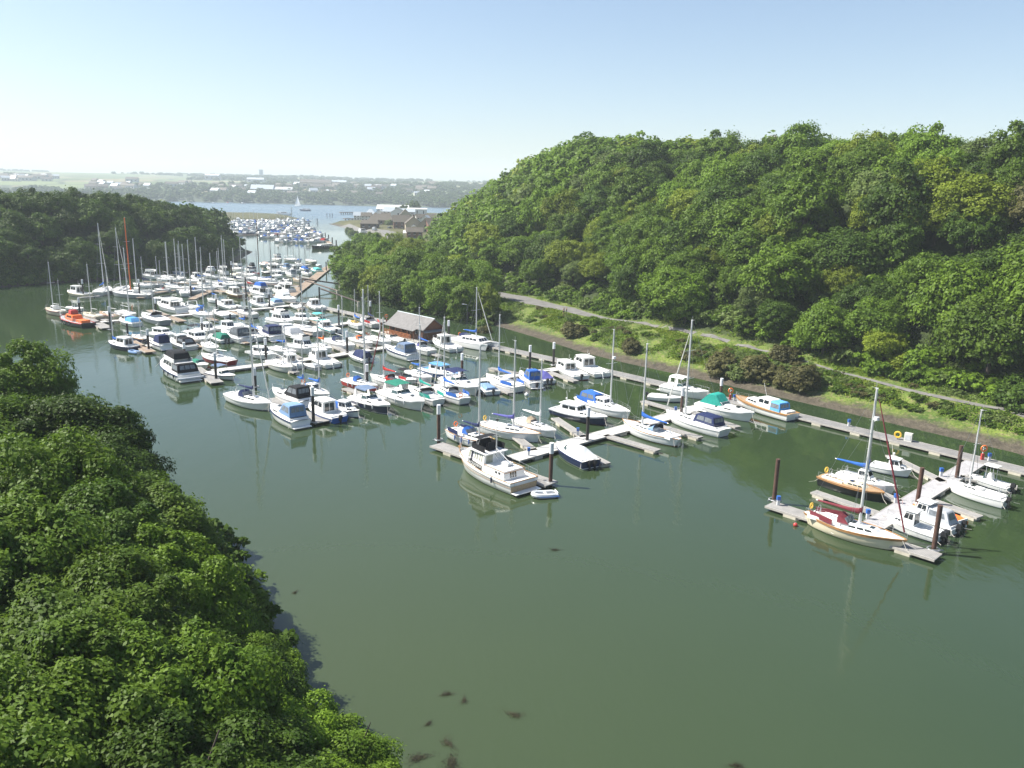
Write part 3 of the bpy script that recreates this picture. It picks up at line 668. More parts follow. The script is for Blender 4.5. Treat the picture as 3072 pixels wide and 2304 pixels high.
def cockpit(parent, H_, x0, x1, z, w=None, hgt=.26, bw=.11, m=None):
    """Raised coamings round a sunken-looking well, with benches."""
    w = w or min(H_.bx(x0), H_.bx(x1))*.74; mb = MB()
    for sg in (1, -1): mb.box(x0, x1, sg*w-bw/2, sg*w+bw/2, z-.1, z+hgt)
    mb.box(x0-bw, x0, -w-bw/2, w+bw/2, z-.1, z+hgt*.8); mb.build('coaming', m or gel('white'), parent)
    c = MB(); c.box(x0, x1, -w+bw/2, w-bw/2, z+.0, z+.045); so_ = c.build('cockpit_sole', SOLE, parent)
    b = MB()
    for sg in (1, -1): b.box(x0+.05, x1-.1, sg*(w-bw/2)-(.34 if sg > 0 else 0), sg*(w-bw/2)+(.34 if sg < 0 else 0), z+.04, z+.17)
    b.build('bench', NONSLIP, parent)
def yacht(root, L, B, o):
    kind = o.get('shape', 'sail'); H_ = Hull(L, B, .72+.028*L, .86+.042*L, kind); s = L/10
    H_.mesh(hullmats(o), root); H_.deck(deckmat(o), root)
    c0, c1 = -.10*L, .27*L; zd = H_.zx(0)-.02; w = B*.29; mast_x = (o.get('m', .56)-.5)*L
    p, q = frus(c0, c1, w, w*.62, zd-.1, zd+.42*s**.5, .0, .5, .84); mb = MB(); rounded(mb, p, 0, .09); cr = mb.build('coachroof', gel(o.get('cabin', 'white')), root, smooth=True)
    windows(cr, q, [('port', .12, .78, .45, .78, 3), ('stbd', .22, .88, .45, .78, 3)])
    h = MB(); h.box(c1-1.15*s, c1-.75*s, -.25, .25, zd+.42*s**.5-.02, zd+.42*s**.5+.05); h.box(mast_x-.9*s, mast_x-.35*s, -.27, .27, zd+.42*s**.5-.02, zd+.42*s**.5+.06); h.build('hatch', GLASS, cr)
    if o.get('ds'):   # deckhouse with upright windows
        p, q = frus(c0-.1, c0+.20*L, w*1.02, w*.86, zd+.2, zd+o['ds'], .0, .45, .82); mb = MB(); rounded(mb, p, 0, .1); dh = mb.build('deckhouse', gel('white'), root, smooth=True)
        windows(dh, q, [('port', .08, .95, .38, .84, 3), ('stbd', .05, .92, .38, .84, 3), ('front', .06, .94, .36, .86, 3)])
    cockpit(root, H_, -.42*L, c0, H_.zx(-.25*L)-.02, w*1.02)
    if o.get('hood'): hood(root, c0-.35*s, c0+.75*s, w*1.02, zd+.3*s, .78*s**.5, o['hood'])
    if o.get('tent'): canopy(root, -.40*L, c0+.5, w*1.05, w, zd+.15, 1.15, o['tent'], .35, .5, 2)
    if o.get('dodger'):
        d = MB()
        for sg in (1, -1): d.panel([(-.42*L, sg*(H_.bx(-.4*L)-.05), H_.zx(-.4*L)+.08), (-.16*L, sg*(H_.bx(-.16*L)-.05), H_.zx(-.16*L)+.08), (-.16*L, sg*(H_.bx(-.16*L)-.05), H_.zx(-.16*L)+.58), (-.42*L, sg*(H_.bx(-.4*L)-.05), H_.zx(-.4*L)+.58)], 0, 1, 0, 1, .02)
        d.build('dodger', canvas(o['dodger']), root)
    H_.rail(root, .02, 1.0, .55, .014); 
    if o.get('top') is not False: rig(root, H_, mast_x, zd+(.4*s**.5), o.get('top', L*1.28), o)
    if o.get('mizzen'): 
        o2 = dict(o); o2.update(gen=None, boom=L*.2, radar=None, boomz=.8); rig(root, H_, -.36*L, zd+.2, o['mizzen'], o2)
    if o.get('teakrail'): 
        mb = MB()
        for sg in (1, -1): mb.path([(H_.xs(t, 1), sg*(H_.b(t)+.03), H_.z(t)+.01) for t in [i/14 for i in range(15)]], .05, 5)
        mb.build('rubbing_strake', WOODM, root)
    if o.get('fend'): fenders(root, H_, (.3, .45, .6), o['fend'], o.get('fendcol', 'white'))
    if o.get('buoy'): lifebuoy(root, -.47*L, .35*B*.6, H_.z(0)+.5, o['buoy'])
    if o.get('ob'): outboard(root, -L/2-.05, .3, H_.z(0)-.1, .9)
    wh = MB(); wh.ring((-.36*L, 0, H_.zx(-.36*L)+.75), .38*s, .022, 'x', 12, 4); wh.tube((-.36*L, 0, H_.zx(-.36*L)), (-.34*L, 0, H_.zx(-.36*L)+.8), .05, n=5); wh.build('steering_wheel', STEEL, root)
    return H_
def cruiser(root, L, B, o):
    """Sports cruiser: long foredeck, raked screen, canvas-covered cockpit."""
    H_ = Hull(L, B, .85+.025*L, 1.0+.06*L, 'motor'); H_.mesh(hullmats(o), root)
    H_.deck(deckmat(o), root, .05, .10); zd = H_.zx(.1*L)
    x0, x1 = -.08*L, .40*L; w = B*.40; mb = MB(); rings = []
    for i in range(7):
        t = i/6; x = x0 + (x1-x0)*t; ww = min(w*(1-.15*t), H_.bx(x)*.84); hh = (.52*(1-t**1.6)+.02)*(L/9)**.5; z = H_.zx(x)-.06
        rings.append([(x, -ww, z), (x, -ww*.86, z+hh*.75), (x, -ww*.5, z+hh), (x, 0, z+hh*1.08), (x, ww*.5, z+hh), (x, ww*.86, z+hh*.75), (x, ww, z)])
    mb.loft(rings); fd = mb.build('foredeck_trunk', gel('white'), root, smooth=True); hh = .52*(L/9)**.5
    h = MB(); h.box(.17*L, .17*L+.5, -.26, .26, H_.zx(.18*L)+hh*.72, H_.zx(.18*L)+hh*.72+.08); h.build('hatch', GLASS, fd)
    ws = MB()
    for sg in (1, -1): ws.box(.02*L, .16*L, sg*w*.92-.02, sg*w*.92+.02, zd+.06, zd+.22)
    ws.build('window', GLASS, fd)
    zc = H_.zx(-.2*L); p, q = frus(-.24*L, .04*L, w*1.02, w*.82, zc+.1, zc+.55+.03*L, .5, .18*L*.45, .84); 
    sc = MB(); 
    for sd, u0, u1 in (('port', .02, .62), ('stbd', .38, .98)): sc.panel(q[sd], u0, u1, .42, .98, .02)
    for k in range(3): sc.panel(q['front'], .03+.32*k, .03+.32*k+.29, .30, .98, .02)
    wsn = sc.build('windscreen', mat('windscreen_glass', (.05, .09, .095), .05, spec=.9), root)
    fr = MB(); t_ = [Vector(v) for v in q['top']]; fr.path([t_[0].lerp(t_[1], .5), t_[1], t_[2], t_[3].lerp(t_[2], .5)], .03, 5); fr.tube(q['front'][0], q['front'][3], .025); fr.tube(q['front'][1], q['front'][2], .025); fr.build('frame', ALU if o.get('frame') != 'black' else BLACK, wsn)
    cockpit(root, H_, -.43*L, -.12*L, zc-.02, B*.40, .3, .16)
    if o.get('canopy'):
        xa, xb = (-.42*L, -.01*L) if not o.get('short') else (-.30*L, -.02*L)
        canopy(root, xa, xb, w*1.0, w*.86, zc+.30, 1.05+.045*L, o['canopy'], .3 if not o.get('slope') else .16*L, .14*L, 2, wins=not o.get('blind'))
    if o.get('bimini'):
        mb = MB(); z = zc+1.55+.02*L; mb.loft(arch(-.30*L, .0, w*.98, w*.9, z-.12, .25, .22), caps=False); bi = mb.build('bimini', canvas(o['bimini']), root, smooth=True)
        f = MB()
        for x in (-.29*L, -.01*L):
            for sg in (1, -1): f.tube((-.15*L, sg*w, zc+.2), (x, sg*w*.94, z-.05), .02, n=4)
        f.build('frame', STEEL, bi)
    if o.get('arch'):
        mb = MB(); z = zc+1.5
        for sg in (1, -1): mb.hexa([(-.34*L, sg*w*1.02-.05, zc+.1), (-.27*L, sg*w*1.02-.05, zc+.1), (-.27*L, sg*w*1.02+.05, zc+.1), (-.34*L, sg*w*1.02+.05, zc+.1), (-.31*L, sg*w*.86-.05, z), (-.27*L, sg*w*.86-.05, z), (-.27*L, sg*w*.86+.05, z), (-.31*L, sg*w*.86+.05, z)])
        mb.box(-.31*L, -.27*L, -w*.9, w*.9, z-.03, z+.07); mb.build('radar_arch', gel('white'), root)
    pl = MB(); pl.box(-L/2-.065*L, -L/2+.02, -B*.40, B*.40, .22, .30); pl.build('bathing_platform', gel('white'), root)
    H_.rail(root, .50, .995, .52, .018, mid=False)
    if o.get('fend'): fenders(root, H_, (.35, .55, .72), o['fend'])
    if o.get('ob'): outboard(root, -L/2-.02, 0, .55, 1.15)
    if o.get('ob') == 2: outboard(root, -L/2-.02, .6, .55, 1.15)
    if o.get('raft'):
        mb = MB(); mb.loft([[(-L/2-.42+.16*math.cos(a)+dx, y, .62+.16*math.sin(a)) for a in [i*math.pi/4 for i in range(8)]] for y, dx in ((-B*.5, .1), (-B*.42, 0), (B*.42, 0), (B*.5, .1))], close=True); mb.box(-L/2-.5, -L/2-.1, -B*.4, B*.4, .45, .55); mb.build('inflatable_tender', gel('palegrey'), root, smooth=True)
    return H_
def fisher(root, L, B, o):
    """Small pilothouse boat: wheelhouse forward or amidships, open well aft, outboard."""
    H_ = Hull(L, B, .62+.02*L, .85+.06*L, o.get('shape', 'motor')); H_.mesh(hullmats(o), root); H_.deck(deckmat(o), root, .06, .05)
    xa, xb = o.get('house', (-.08, .22)); xa, xb = xa*L, xb*L; zd = H_.zx(xa)-.05; hh = o.get('hh', 1.55); w = B*.36
    tr = MB(); p, q2 = frus(xb-.1, min(.40*L, xb+.26*L), w*.98, w*.5, H_.zx(xb)-.06, H_.zx(xb)+.42, 0, .4, .82); rounded(tr, p, 0, .07); tk = tr.build('cuddy', gel('white'), root, smooth=True)
    windows(tk, q2, [('port', .2, .8, .35, .75, 2), ('stbd', .2, .8, .35, .75, 2)])
    p, q = frus(xa, xb+.25, w, w*.86, zd, zd+hh, -.05 if o.get('lean') else .03, .45, .86); mb = MB(); rounded(mb, p, 0, .06); hs = mb.build('wheelhouse', gel(o.get('cabin', 'white')), root, smooth=True)
    windows(hs, q, [('port', .07, .90, .50, .86, 2), ('stbd', .10, .93, .50, .86, 2), ('front', .06, .94, .42, .88, 3), ('back', .12, .88, .18, .86, 2)])
    rf = MB(); t = q['top']; x0, x1 = t[0][0]-.25, t[1][0]+.18; ww = abs(t[0][1])+.10; z = zd+hh
    rf.loft([[(x, -k*ww, z+.01), (x, -k*ww, z+.07), (x, 0, z+.13), (x, k*ww, z+.07), (x, k*ww, z+.01)] for x, k in ((x0, .97), ((x0+x1)/2, 1), (x1, .86))], close=True); ro = rf.build('cabin_roof', gel(o.get('roof', 'white')), hs, smooth=True)
    an = MB(); an.tube((x0+.4, .3, z+.1), (x0+.1, .35, z+1.5), .018, n=4); an.tube((x0+.6, -.2, z+.1), (x0+.6, -.2, z+.6), .03, n=5); an.tube((x0+.6, -.2, z+.55), (x0+.6, -.2, z+.72), .12, .1, 8); an.build('aerial', WHITEF, ro)
    cockpit(root, H_, -.45*L, xa, H_.zx(-.3*L)-.08, B*.39, .32, .09)
    if o.get('cover'):
        p, _ = frus(-.44*L, xa+.1, B*.40, w, H_.zx(-.3*L)+.2, zd+hh*.85, .10*L if not o.get('upright') else .1, 0, .72, None); mb = MB(); rounded(mb, p, 0, .1); cv = mb.build('cockpit_cover', canvas(o['cover']), root, smooth=True)
        if o.get('clear', 1): windows(cv, _, [('port', .15, .85, .4, .82, 1), ('stbd', .15, .85, .4, .82, 1), ('back', .15, .85, .35, .85, 1)], m=CLEAR, t=.02)
    H_.rail(root, .55, .99, .5, .018, mid=False)
    if o.get('ob', 1): outboard(root, -L/2-.02, .1, .62, 1.05, o.get('obcol', 'black'))
    if o.get('ob') == 2: outboard(root, -L/2-.02, -.55, .62, 1.05)
    if o.get('fend'): fenders(root, H_, (.3, .5, .68), o['fend'], o.get('fendcol', 'white'))
    if o.get('mast'): rig(root, H_, o.get('mx', .02)*L, zd+hh if o.get('mx', .02)*L < xb else H_.zx(.3*L), o['mast'], dict(cover=o.get('sail'), gen=o.get('gen'), boomz=.5, boom=L*.3))
    if o.get('hoops'):
        pass
    return H_
def flybridge(root, L, B, o):
    H_ = Hull(L, B, .95+.02*L, 1.15+.06*L, 'motor'); H_.mesh(hullmats(o), root); H_.deck(deckmat(o), root, .05, .06)
    zd = H_.zx(0); w = B*.38; hs = 1.35
    tr = MB(); p, q2 = frus(.16*L, .38*L, w, w*.55, H_.zx(.16*L)-.06, H_.zx(.16*L)+.5, 0, .6, .84); rounded(tr, p, 0, .1); tk = tr.build('foredeck_trunk', gel('white'), root, smooth=True); windows(tk, q2, [('port', .15, .7, .4, .75, 2), ('stbd', .3, .85, .4, .75, 2)])
    p, q = frus(-.22*L, .24*L, w, w*.86, zd-.1, zd+hs, .05, .09*L, .86); mb = MB(); rounded(mb, p, 0, .08); sa = mb.build('saloon', gel('white'), root, smooth=True)
    windows(sa, q, [('port', .06, .93, .46, .86, 3), ('stbd', .07, .94, .46, .86, 3), ('front', .05, .95, .34, .9, 3), ('back', .1, .9, .12, .9, 3)])
    z = zd+hs; p, q = frus(-.30*L, .13*L, w*.90, w*.74, z+.01, z+.62, -.1, -.05, 1.04); fb = MB(); b = [Vector(v) for v in p]
    for a_, b_ in ((0, 1), (1, 2), (2, 3)): fb.panel([b[a_], b[b_], b[b_+4], b[a_+4]], 0, 1, 0, 1, .07)
    fb.box(-.36*L, .13*L, -w*.9, w*.9, z-.0, z+.08); fy = fb.build('flybridge', gel('white'), root)
    se = MB(); se.box(-.05*L, .02*L, -w*.6, w*.6, z+.08, z+.5); se.box(-.22*L, -.16*L, -w*.7, w*.7, z+.08, z+.45); se.build('seat', NONSLIP, fy)
    wd_ = MB(); wd_.panel([b[5]+Vector((0,.05,0)), b[6]-Vector((0,.05,0)), b[6]+Vector((-.25,-.1,.32)), b[5]+Vector((-.25,.1,.32))], 0, 1, 0, 1, .02); wd_.build('windscreen', GLASS, fy)
    if o.get('top_canopy'): canopy(fy, -.28*L, .10*L, w*.86, w*.74, z+.5, 1.0, o['top_canopy'], .3, .5, 1, wins=not o.get('blind'))
    if o.get('aft_canopy'): canopy(root, -.47*L, -.2*L, B*.42, w, H_.zx(-.4*L)+.15, zd+hs-H_.zx(-.4*L)-.1, o['aft_canopy'], .5, 0, 1)
    cockpit(root, H_, -.46*L, -.22*L, H_.zx(-.35*L)-.02, B*.42, .34, .12)
    if o.get('arch'):
        a = MB()
        for sg in (1, -1): a.tube((-.33*L, sg*w*.85, z), (-.27*L, sg*w*.75, z+1.1), .06)
        a.tube((-.27*L, -w*.76, z+1.1), (-.27*L, w*.76, z+1.1), .06); a.tube((-.27*L, 0, z+1.12), (-.27*L, 0, z+1.32), .24, .2, 9); a.build('radar_arch', gel('white'), fy)
    pl = MB(); pl.box(-L/2-.07*L, -L/2+.02, -B*.42, B*.42, .25, .33); pl.build('bathing_platform', gel('white'), root)
    H_.rail(root, .42, .995, .6, .02, mid=True)
    if o.get('fend'): fenders(root, H_, (.12, .3, .45, .85), o['fend'], o.get('fendcol', 'white'))
    if o.get('raft'): 
        mb = MB(); mb.loft([[(-L/2-.5+.18*math.cos(a)+dx, y, .72+.18*math.sin(a)) for a in [i*math.pi/4 for i in range(8)]] for y, dx in ((-B*.52, .15), (-B*.42, 0), (B*.42, 0), (B*.52, .15))], close=True); mb.build('inflatable_tender', gel('palegrey'), root, smooth=True)
    return H_
def runabout(root, L, B, o):
    """Open or covered day boat."""
    fr_ = o.get('free', 0); H_ = Hull(L, B, .55+.02*L+fr_, .62+.05*L+fr_, o.get('shape', 'motor')); H_.mesh(hullmats(o), root); H_.deck(deckmat(o), root, .04, .07)
    zc = H_.zx(-.15*L); w = B*.37
    cockpit(root, H_, -.44*L, .10*L, zc-.03, w, .16, .10)
    fd = MB(); rings = []
    for i in range(5):
        t = i/4; x = .08*L + .30*L*t; ww = H_.bx(x)*.8; hh = .26*(1-t)+.02; z = H_.zx(x)-.05
        rings.append([(x, -ww, z), (x, -ww*.6, z+hh), (x, 0, z+hh*1.15), (x, ww*.6, z+hh), (x, ww, z)])
    fd.loft(rings); fo = fd.build('foredeck_trunk', gel(o.get('fore', 'white')), root, smooth=True)
    p, q = frus(.0, .14*L, w, w*.8, zc+.1, zc+.62, .25, .35, .85)
    if o.get('screen', 1): 
        sc = MB(); sc.panel(q['front'], .04, .96, .1, .98, .02); sc.panel(q['port'], .05, .9, .3, .96, .02); sc.panel(q['stbd'], .1, .95, .3, .96, .02); sc.build('windscreen', mat('windscreen_glass', (.05, .09, .095), .05), root)
    if o.get('cover'):
        p, q = frus(-.44*L, .12*L, w*1.06, w*.9, zc+.1, zc+o.get('ch', .55), .25*L if o.get('slope') else .15, .10*L, .55 if not o.get('slope') else .62); mb = MB(); rounded(mb, p, 0, .12); mb.build('cockpit_cover', canvas(o['cover']), root, smooth=True)
    if o.get('bimini'):
        mb = MB(); z = zc+1.35; mb.loft(arch(-.26*L, .04*L, w*.98, w*.9, z-.12, .24, .2), caps=False); bi = mb.build('bimini', canvas(o['bimini']), root, smooth=True); f = MB()
        for x in (-.25*L, .03*L):
            for sg in (1, -1): f.tube((-.1*L, sg*w, zc+.1), (x, sg*w*.94, z-.05), .02, n=4)
        f.build('frame', STEEL, bi)
    if o.get('ttop'):
        mb = MB(); z = zc+1.75; mb.loft([[(x, -k, z), (x, -k, z+.06), (x, 0, z+.1), (x, k, z+.06), (x, k, z)] for x, k in ((-.2*L, B*.30), (-.02*L, B*.36), (.12*L, B*.26))], close=True); tt = mb.build('hardtop', gel('white'), root, smooth=True); f = MB()
        for x in (-.12*L, .05*L):
            for sg in (1, -1): f.tube((x, sg*.45, zc), (x*.9, sg*.5, z), .03, n=5)
        f.build('frame', STEEL, tt); c = MB(); c.hexa([(-.1*L,-.4,zc),(.06*L,-.4,zc),(.06*L,.4,zc),(-.1*L,.4,zc),(-.06*L,-.35,zc+.85),(.02*L,-.35,zc+.85),(.02*L,.35,zc+.85),(-.06*L,.35,zc+.85)]); c.build('console', gel('white'), root)
    if o.get('ob', 1): outboard(root, -L/2-.02, 0 if o.get('ob') != 2 else .35, .58, 1.0, o.get('obcol', 'black'), o.get('tilt', 0))
    if o.get('ob') == 2: outboard(root, -L/2-.02, -.35, .58, 1.0)
    if o.get('mast'): rig(root, H_, .08*L, zc+.2, o['mast'], dict(cover=o.get('sail'), gen=None, boomz=.5))
    return H_
def rib(root, L, B, o):
    mb = MB(); r = B*.17; pts = []
    for i in range(17):
        a = -1 + i/8; y = max(-1, min(1, a*1.0)); t = abs(i-8)/8
        if t > .45: x = L/2 - .32*L - (t-.45)/.55*(L*.68-.05); yy = math.copysign(B/2-r, i-8)
        else: q = t/.45*math.pi/2; x = L/2-.32*L + (.32*L-r)*math.cos(q); yy = math.copysign((B/2-r)*math.sin(q), i-8)
        pts.append(Vector((x, yy, r*.9 + .12*max(0, x)/L*2)))
    rings = []
    for i, p in enumerate(pts):
        d = (pts[min(i+1, 16)]-pts[max(i-1, 0)]).normalized(); n = Vector((-d.y, d.x, 0)); k = 1 if 0 < i < 16 else .45
        rings.append([p + (n*math.cos(a) + Vector((0,0,1))*math.sin(a))*r*k for a in [j*math.pi/4 for j in range(8)]])
    mb.loft(rings, close=True); tu = mb.build('tube', gel(o.get('hull', 'palegrey')), root, smooth=True)
    f = MB(); f.hexa([(-L/2+.1,-B/2+r,-.08),(L/2-.3*L,-B/2+r,-.08),(L/2-.3*L,B/2-r,-.08),(-L/2+.1,B/2-r,-.08),(-L/2+.1,-B/2+r,r*.7),(L/2-.25*L,-B/2+r,r*.9),(L/2-.25*L,B/2-r,r*.9),(-L/2+.1,B/2-r,r*.7)]); f.build('floor', SOLE, root)
    s = MB(); s.box(-.08*L, .0, -B/2+r*.6, B/2-r*.6, r*1.3, r*1.55); s.box(-L/2+.06, -L/2+.14, -B/2+r, B/2-r, 0, r*2); s.build('thwart', gel('white'), root)
    if o.get('console'): c = MB(); c.box(-.05*L, .1*L, -.28, .28, r, r+.6); c.build('console', gel('darkgrey'), root)
    if o.get('band'):
        b = MB(); b.path([p + Vector((0, math.copysign(r*.98, p.y) if abs(p.y) > .05 else 0, -.02)) for p in pts], .04, 4); b.build('rubbing_strake', gel(o['band']), root)
    if o.get('ob', 1): outboard(root, -L/2-.02, 0, .48, .8)
BOATS = []
def settle():
    """Nudge boats apart where two berths came out closer than their beams."""
    def ends(b):
        o, L, B = b; a = o.rotation_euler.z; d = Vector((math.cos(a), math.sin(a), 0)); return [o.location + d*L*k for k in (-.44, -.28, -.1, .08, .25, .38)]
    for it in range(60):
        moved = False
        for i in range(len(BOATS)):
            for j in range(i):
                a, b = BOATS[i], BOATS[j]
                if (a[0].location - b[0].location).length > (a[1]+b[1])/2 + 1: continue
                d, p, q = min((((u-v).length, u, v) for u in ends(a) for v in ends(b)), key=lambda t: t[0])
                need = (a[2]+b[2])/2*.86
                if d < need:
                    n = (p-q); n.z = 0; n = n.normalized() if n.length > .05 else Vector((1, 0, 0)); k = min(.3, (need-d)/2 + .02); a[0].location += n*k; b[0].location -= n*k; moved = True
        if not moved: break
def add_boat(kind, bow, stern, o, label, beam=None, name=None, cat=None, group=None):
    a, b = P(*bow), P(*stern); mid = (a+b)/2; L = o.get('L', (a-b).length); rz = math.atan2(a.y-b.y, a.x-b.x)
    nm, ct, fn, br = {'yacht': ('sailing_yacht', 'yacht', yacht, .31), 'cruiser': ('motor_cruiser', 'motor boat', cruiser, .31), 'fisher': ('pilothouse_boat', 'motor boat', fisher, .34),
        'fly': ('flybridge_cruiser', 'motor yacht', flybridge, .31), 'run': ('day_boat', 'small boat', runabout, .36), 'rib': ('inflatable_dinghy', 'dinghy', rib, .46)}[kind]
    root = empty(name or nm, (mid.x, mid.y, 0), rz); B = beam or max(1.5, min(4.2, L*br + .25))
    if 'pxtop' in o:
        u = (o.get('m', .56)-.5)*L; q = (mid.x + u*math.cos(rz), mid.y + u*math.sin(rz)); o['top'] = max(4, height_at(q, o['pxtop']))
        if kind == 'fisher': o['mast'] = o['top']
    if 'pxmiz' in o:
        u = -.36*L; q = (mid.x + u*math.cos(rz), mid.y + u*math.sin(rz)); o['mizzen'] = height_at(q, o['pxmiz'])
    Hh = fn(root, L, B, o); BOATS.append((root, L, B))
    if mid.y < 210 and kind != 'rib':
        ml = MB()
        for sg in (1, -1):
            for xe, xd, ze in ((L*.46, L*.46+1.1, Hh.fb), (-L*.44, -L*.44-.9, Hh.fs+.1)):
                a_ = Vector((xe, sg*Hh.bx(xe)*.8, ze)); b_ = Vector((xd, sg*(Hh.bx(xe)*.8+.8), .4)); ml.path([a_, a_.lerp(b_, .5) - Vector((0, 0, .18)), b_], .022, 4)
        ml.build('mooring_line', mat('rope', (.42, .40, .35), .9), root)
    tag(root, label, cat or ct, group); return root
# ================================================================ PONTOONS, PILES AND QUAY FITTINGS
def plank_material(name, a, b, sc):
    mt = bpy.data.materials.new(name); mt.use_nodes = True; t = mt.node_tree; bs = t.nodes['Principled BSDF']; tc = t.nodes.new('ShaderNodeTexCoord')
    w = t.nodes.new('ShaderNodeTexWave'); w.wave_type = 'BANDS'; w.bands_direction = 'X'; w.inputs['Scale'].default_value = sc; w.inputs['Distortion'].default_value = .4
    t.links.new(tc.outputs['Object'], w.inputs['Vector']); c = node_mix(t, node_noise(t, tc.outputs['Object'], 1.3, 5), a, b); c2 = node_mix(t, node_range(t, w.outputs['Fac'], .0, .25), tuple(x*.45 for x in a), c)
    t.links.new(c2, bs.inputs['Base Color']); bs.inputs['Roughness'].default_value = .85; return mt
DECKW = {'grey': plank_material('weathered_planks', (.22,.215,.205), (.31,.30,.285), 2.2), 'pale': plank_material('bleached_planks', (.46,.455,.43), (.59,.585,.55), 2.2), 'brown': plank_material('brown_planks', (.24,.18,.13), (.33,.25,.18), 2.2), 'silver': plank_material('silvered_planks', (.33,.325,.33), (.43,.42,.43), 2.2), 'dark': plank_material('dark_planks', (.175,.172,.168), (.25,.245,.238), 2.2)}
FLOAT = mat('pontoon_float', (.50,.46,.37), .85, noise=.2, nscale=1.2); EDGE = mat('pontoon_edge', (.37,.35,.32), .8, noise=.15)
def deckrun(root, base, rz, a, b, w, m, name, floats=True, step=5.5):
    """One straight deck from a to b as a part of the pontoon root (with its own floats)."""
    mid = (a+b)/2; L = (b-a).length; ang = math.atan2(b.y-a.y, b.x-a.x)
    mb = MB(); mb.box(-L/2, L/2, -w/2, w/2, .34, .46); o = mb.build(name, m, root); o.location = ((mid-base).x, (mid-base).y, 0); o.rotation_euler.z = ang
    e = MB()
    for sg in (1, -1): e.box(-L/2+.01, L/2-.01, sg*w/2-(.05 if sg > 0 else -.0), sg*w/2+(.05 if sg < 0 else .0), .30, .50)
    for sg in (1, -1): e.box(-L/2+.02, L/2-.02, sg*(w/2+.03)-.03, sg*(w/2+.03)+.03, .28, .49)
    ed = MB(); 
    for sg in (1, -1): ed.box(-L/2, L/2, sg*(w/2+.035)-.03, sg*(w/2+.035)+.03, .27, .485)
    ed.build('edge_beam', EDGE, o)
    if floats:
        n = max(1, round(L/step))
        for k in range(n):
            x = -L/2 + (k+.5)*L/n if n > 1 else L/2-.9; f = MB(); f.box(x-.7, x+.7, -w/2+.05, w/2-.05, -.25, .33); f.box(x-.65, x+.65, -w/2-.08, w/2+.08, -.2, .26); f.build('float', FLOAT, o)
    return o
def pontoon(label, main, w, col, fingers=(), head=None, fcol='grey', fw=1.0, step=5.5):
    pts = [P(x, y, .4) for x, y in main]; base = Vector((pts[0].x, pts[0].y, 0)); root = empty('pontoon', base)
    for a, b in zip(pts, pts[1:]): deckrun(root, base, 0, a, b, w, DECKW[col], 'walkway', step=step)
    for f in fingers:
        a, b = P(*f[0], .4), P(*f[1], .4); deckrun(root, base, 0, a, b, f[2] if len(f) > 2 else fw, DECKW[fcol], 'finger')
    if head: a, b = P(*head[0], .43), P(*head[1], .43); deckrun(root, base, 0, a, b, head[2], DECKW[fcol], 'end_platform')
    return tag(root, label, 'pontoon', 'pontoons of the marina')
pontoon('nearest pontoon with silvery planks, at the cream yacht', [(2608,1585),(2768,1485),(2926,1388)], 2.0, 'silver', [((2630,1540),(2440,1475)), ((2700,1505),(2545,1438)), ((2830,1446),(2668,1366)), ((2800,1503),(2940,1552)), ((2880,1430),(3052,1463))], ((2308,1512),(2815,1672),1.7))
pontoon('pontoon at the white trawler yacht stern, leading to the long walkway', [(1540,1376),(1750,1318),(1864,1288),(1993,1253),(2125,1214),(2174,1200)], 2.2, 'pale', [((1752,1312),(1664,1254)), ((1815,1306),(1974,1352)), ((1958,1272),(2102,1313)), ((2078,1236),(2214,1282)), ((2030,1232),(1928,1203)), ((1730,1345),(1820,1392)), ((1602,1352),(1520,1290))], ((1308,1333),(1655,1452),1.9))
pontoon('white planked pontoon behind the navy and green canopied cruisers', [(1030,1216),(1130,1197),(1294,1161),(1450,1140),(1679,1106),(1722,1092)], 2.2, 'pale', [((1560,1122),(1470,1104)), ((1640,1114),(1728,1144)), ((1450,1145),(1532,1180)), ((1300,1160),(1225,1133)), ((1130,1198),(1034,1165)), ((1205,1185),(1140,1158)), ((1390,1155),(1345,1118))], ((806,1196),(968,1266),1.9))
pontoon('plank walkway running from the dark red yacht to the timber hut', [(640,1113),(815,1091),(985,1070),(1053,1058),(1120,1048),(1175,1040)], 2.1, 'pale', [((870,1084),(795,1060)), ((985,1071),(1018,1092)), ((905,1080),(880,1064)), ((1050,1060),(990,1035)), ((1120,1050),(1068,1028)), ((820,1092),(890,1118)), ((1220,1038),(1320,1068))], ((585,1103),(652,1148),1.8))
pontoon('pontoon from the navy motorsailer to the two tier motor yacht', [(430,1040),(500,1028),(620,1013),(760,998),(984,978),(1062,966)], 2.0, 'pale', [((620,1013),(560,996)), ((680,1008),(742,1030)), ((760,998),(800,1016)), ((880,988),(930,1006)), ((560,1020),(600,1042)), ((980,978),(920,960))], ((392,1023),(452,1056),1.8), fcol='brown')
pontoon('pontoon of the white flybridge motor yacht, left of centre', [(472,951),(578,943),(643,937),(720,931),(807,924),(874,916),(928,911)], 2.0, 'pale', [((690,934),(740,950)), ((590,942),(650,962)), ((720,931),(690,918)), ((820,923),(780,910)), ((870,916),(905,928))], ((450,930),(548,964),1.8), fcol='brown')
pontoon('pontoon beside the red workboat', [(279,968),(360,961),(420,954),(450,950)], 1.9, 'pale', [((330,964),(290,952)), ((360,961),(410,975))], ((248,950),(322,984),2.2))
pontoon('short pontoon by the orange masted ship', [(420,894),(452,880),(513,872),(545,870),(600,864)], 1.9, 'brown', [((240,893),(300,888))])
pontoon('brown plank pontoon in front of the brown fishing boat', [(574,898),(605,884),(637,871),(676,876),(742,880),(860,888)], 1.9, 'brown', [((640,872),(600,862)), ((742,880),(790,890)), ((690,877),(660,866))])
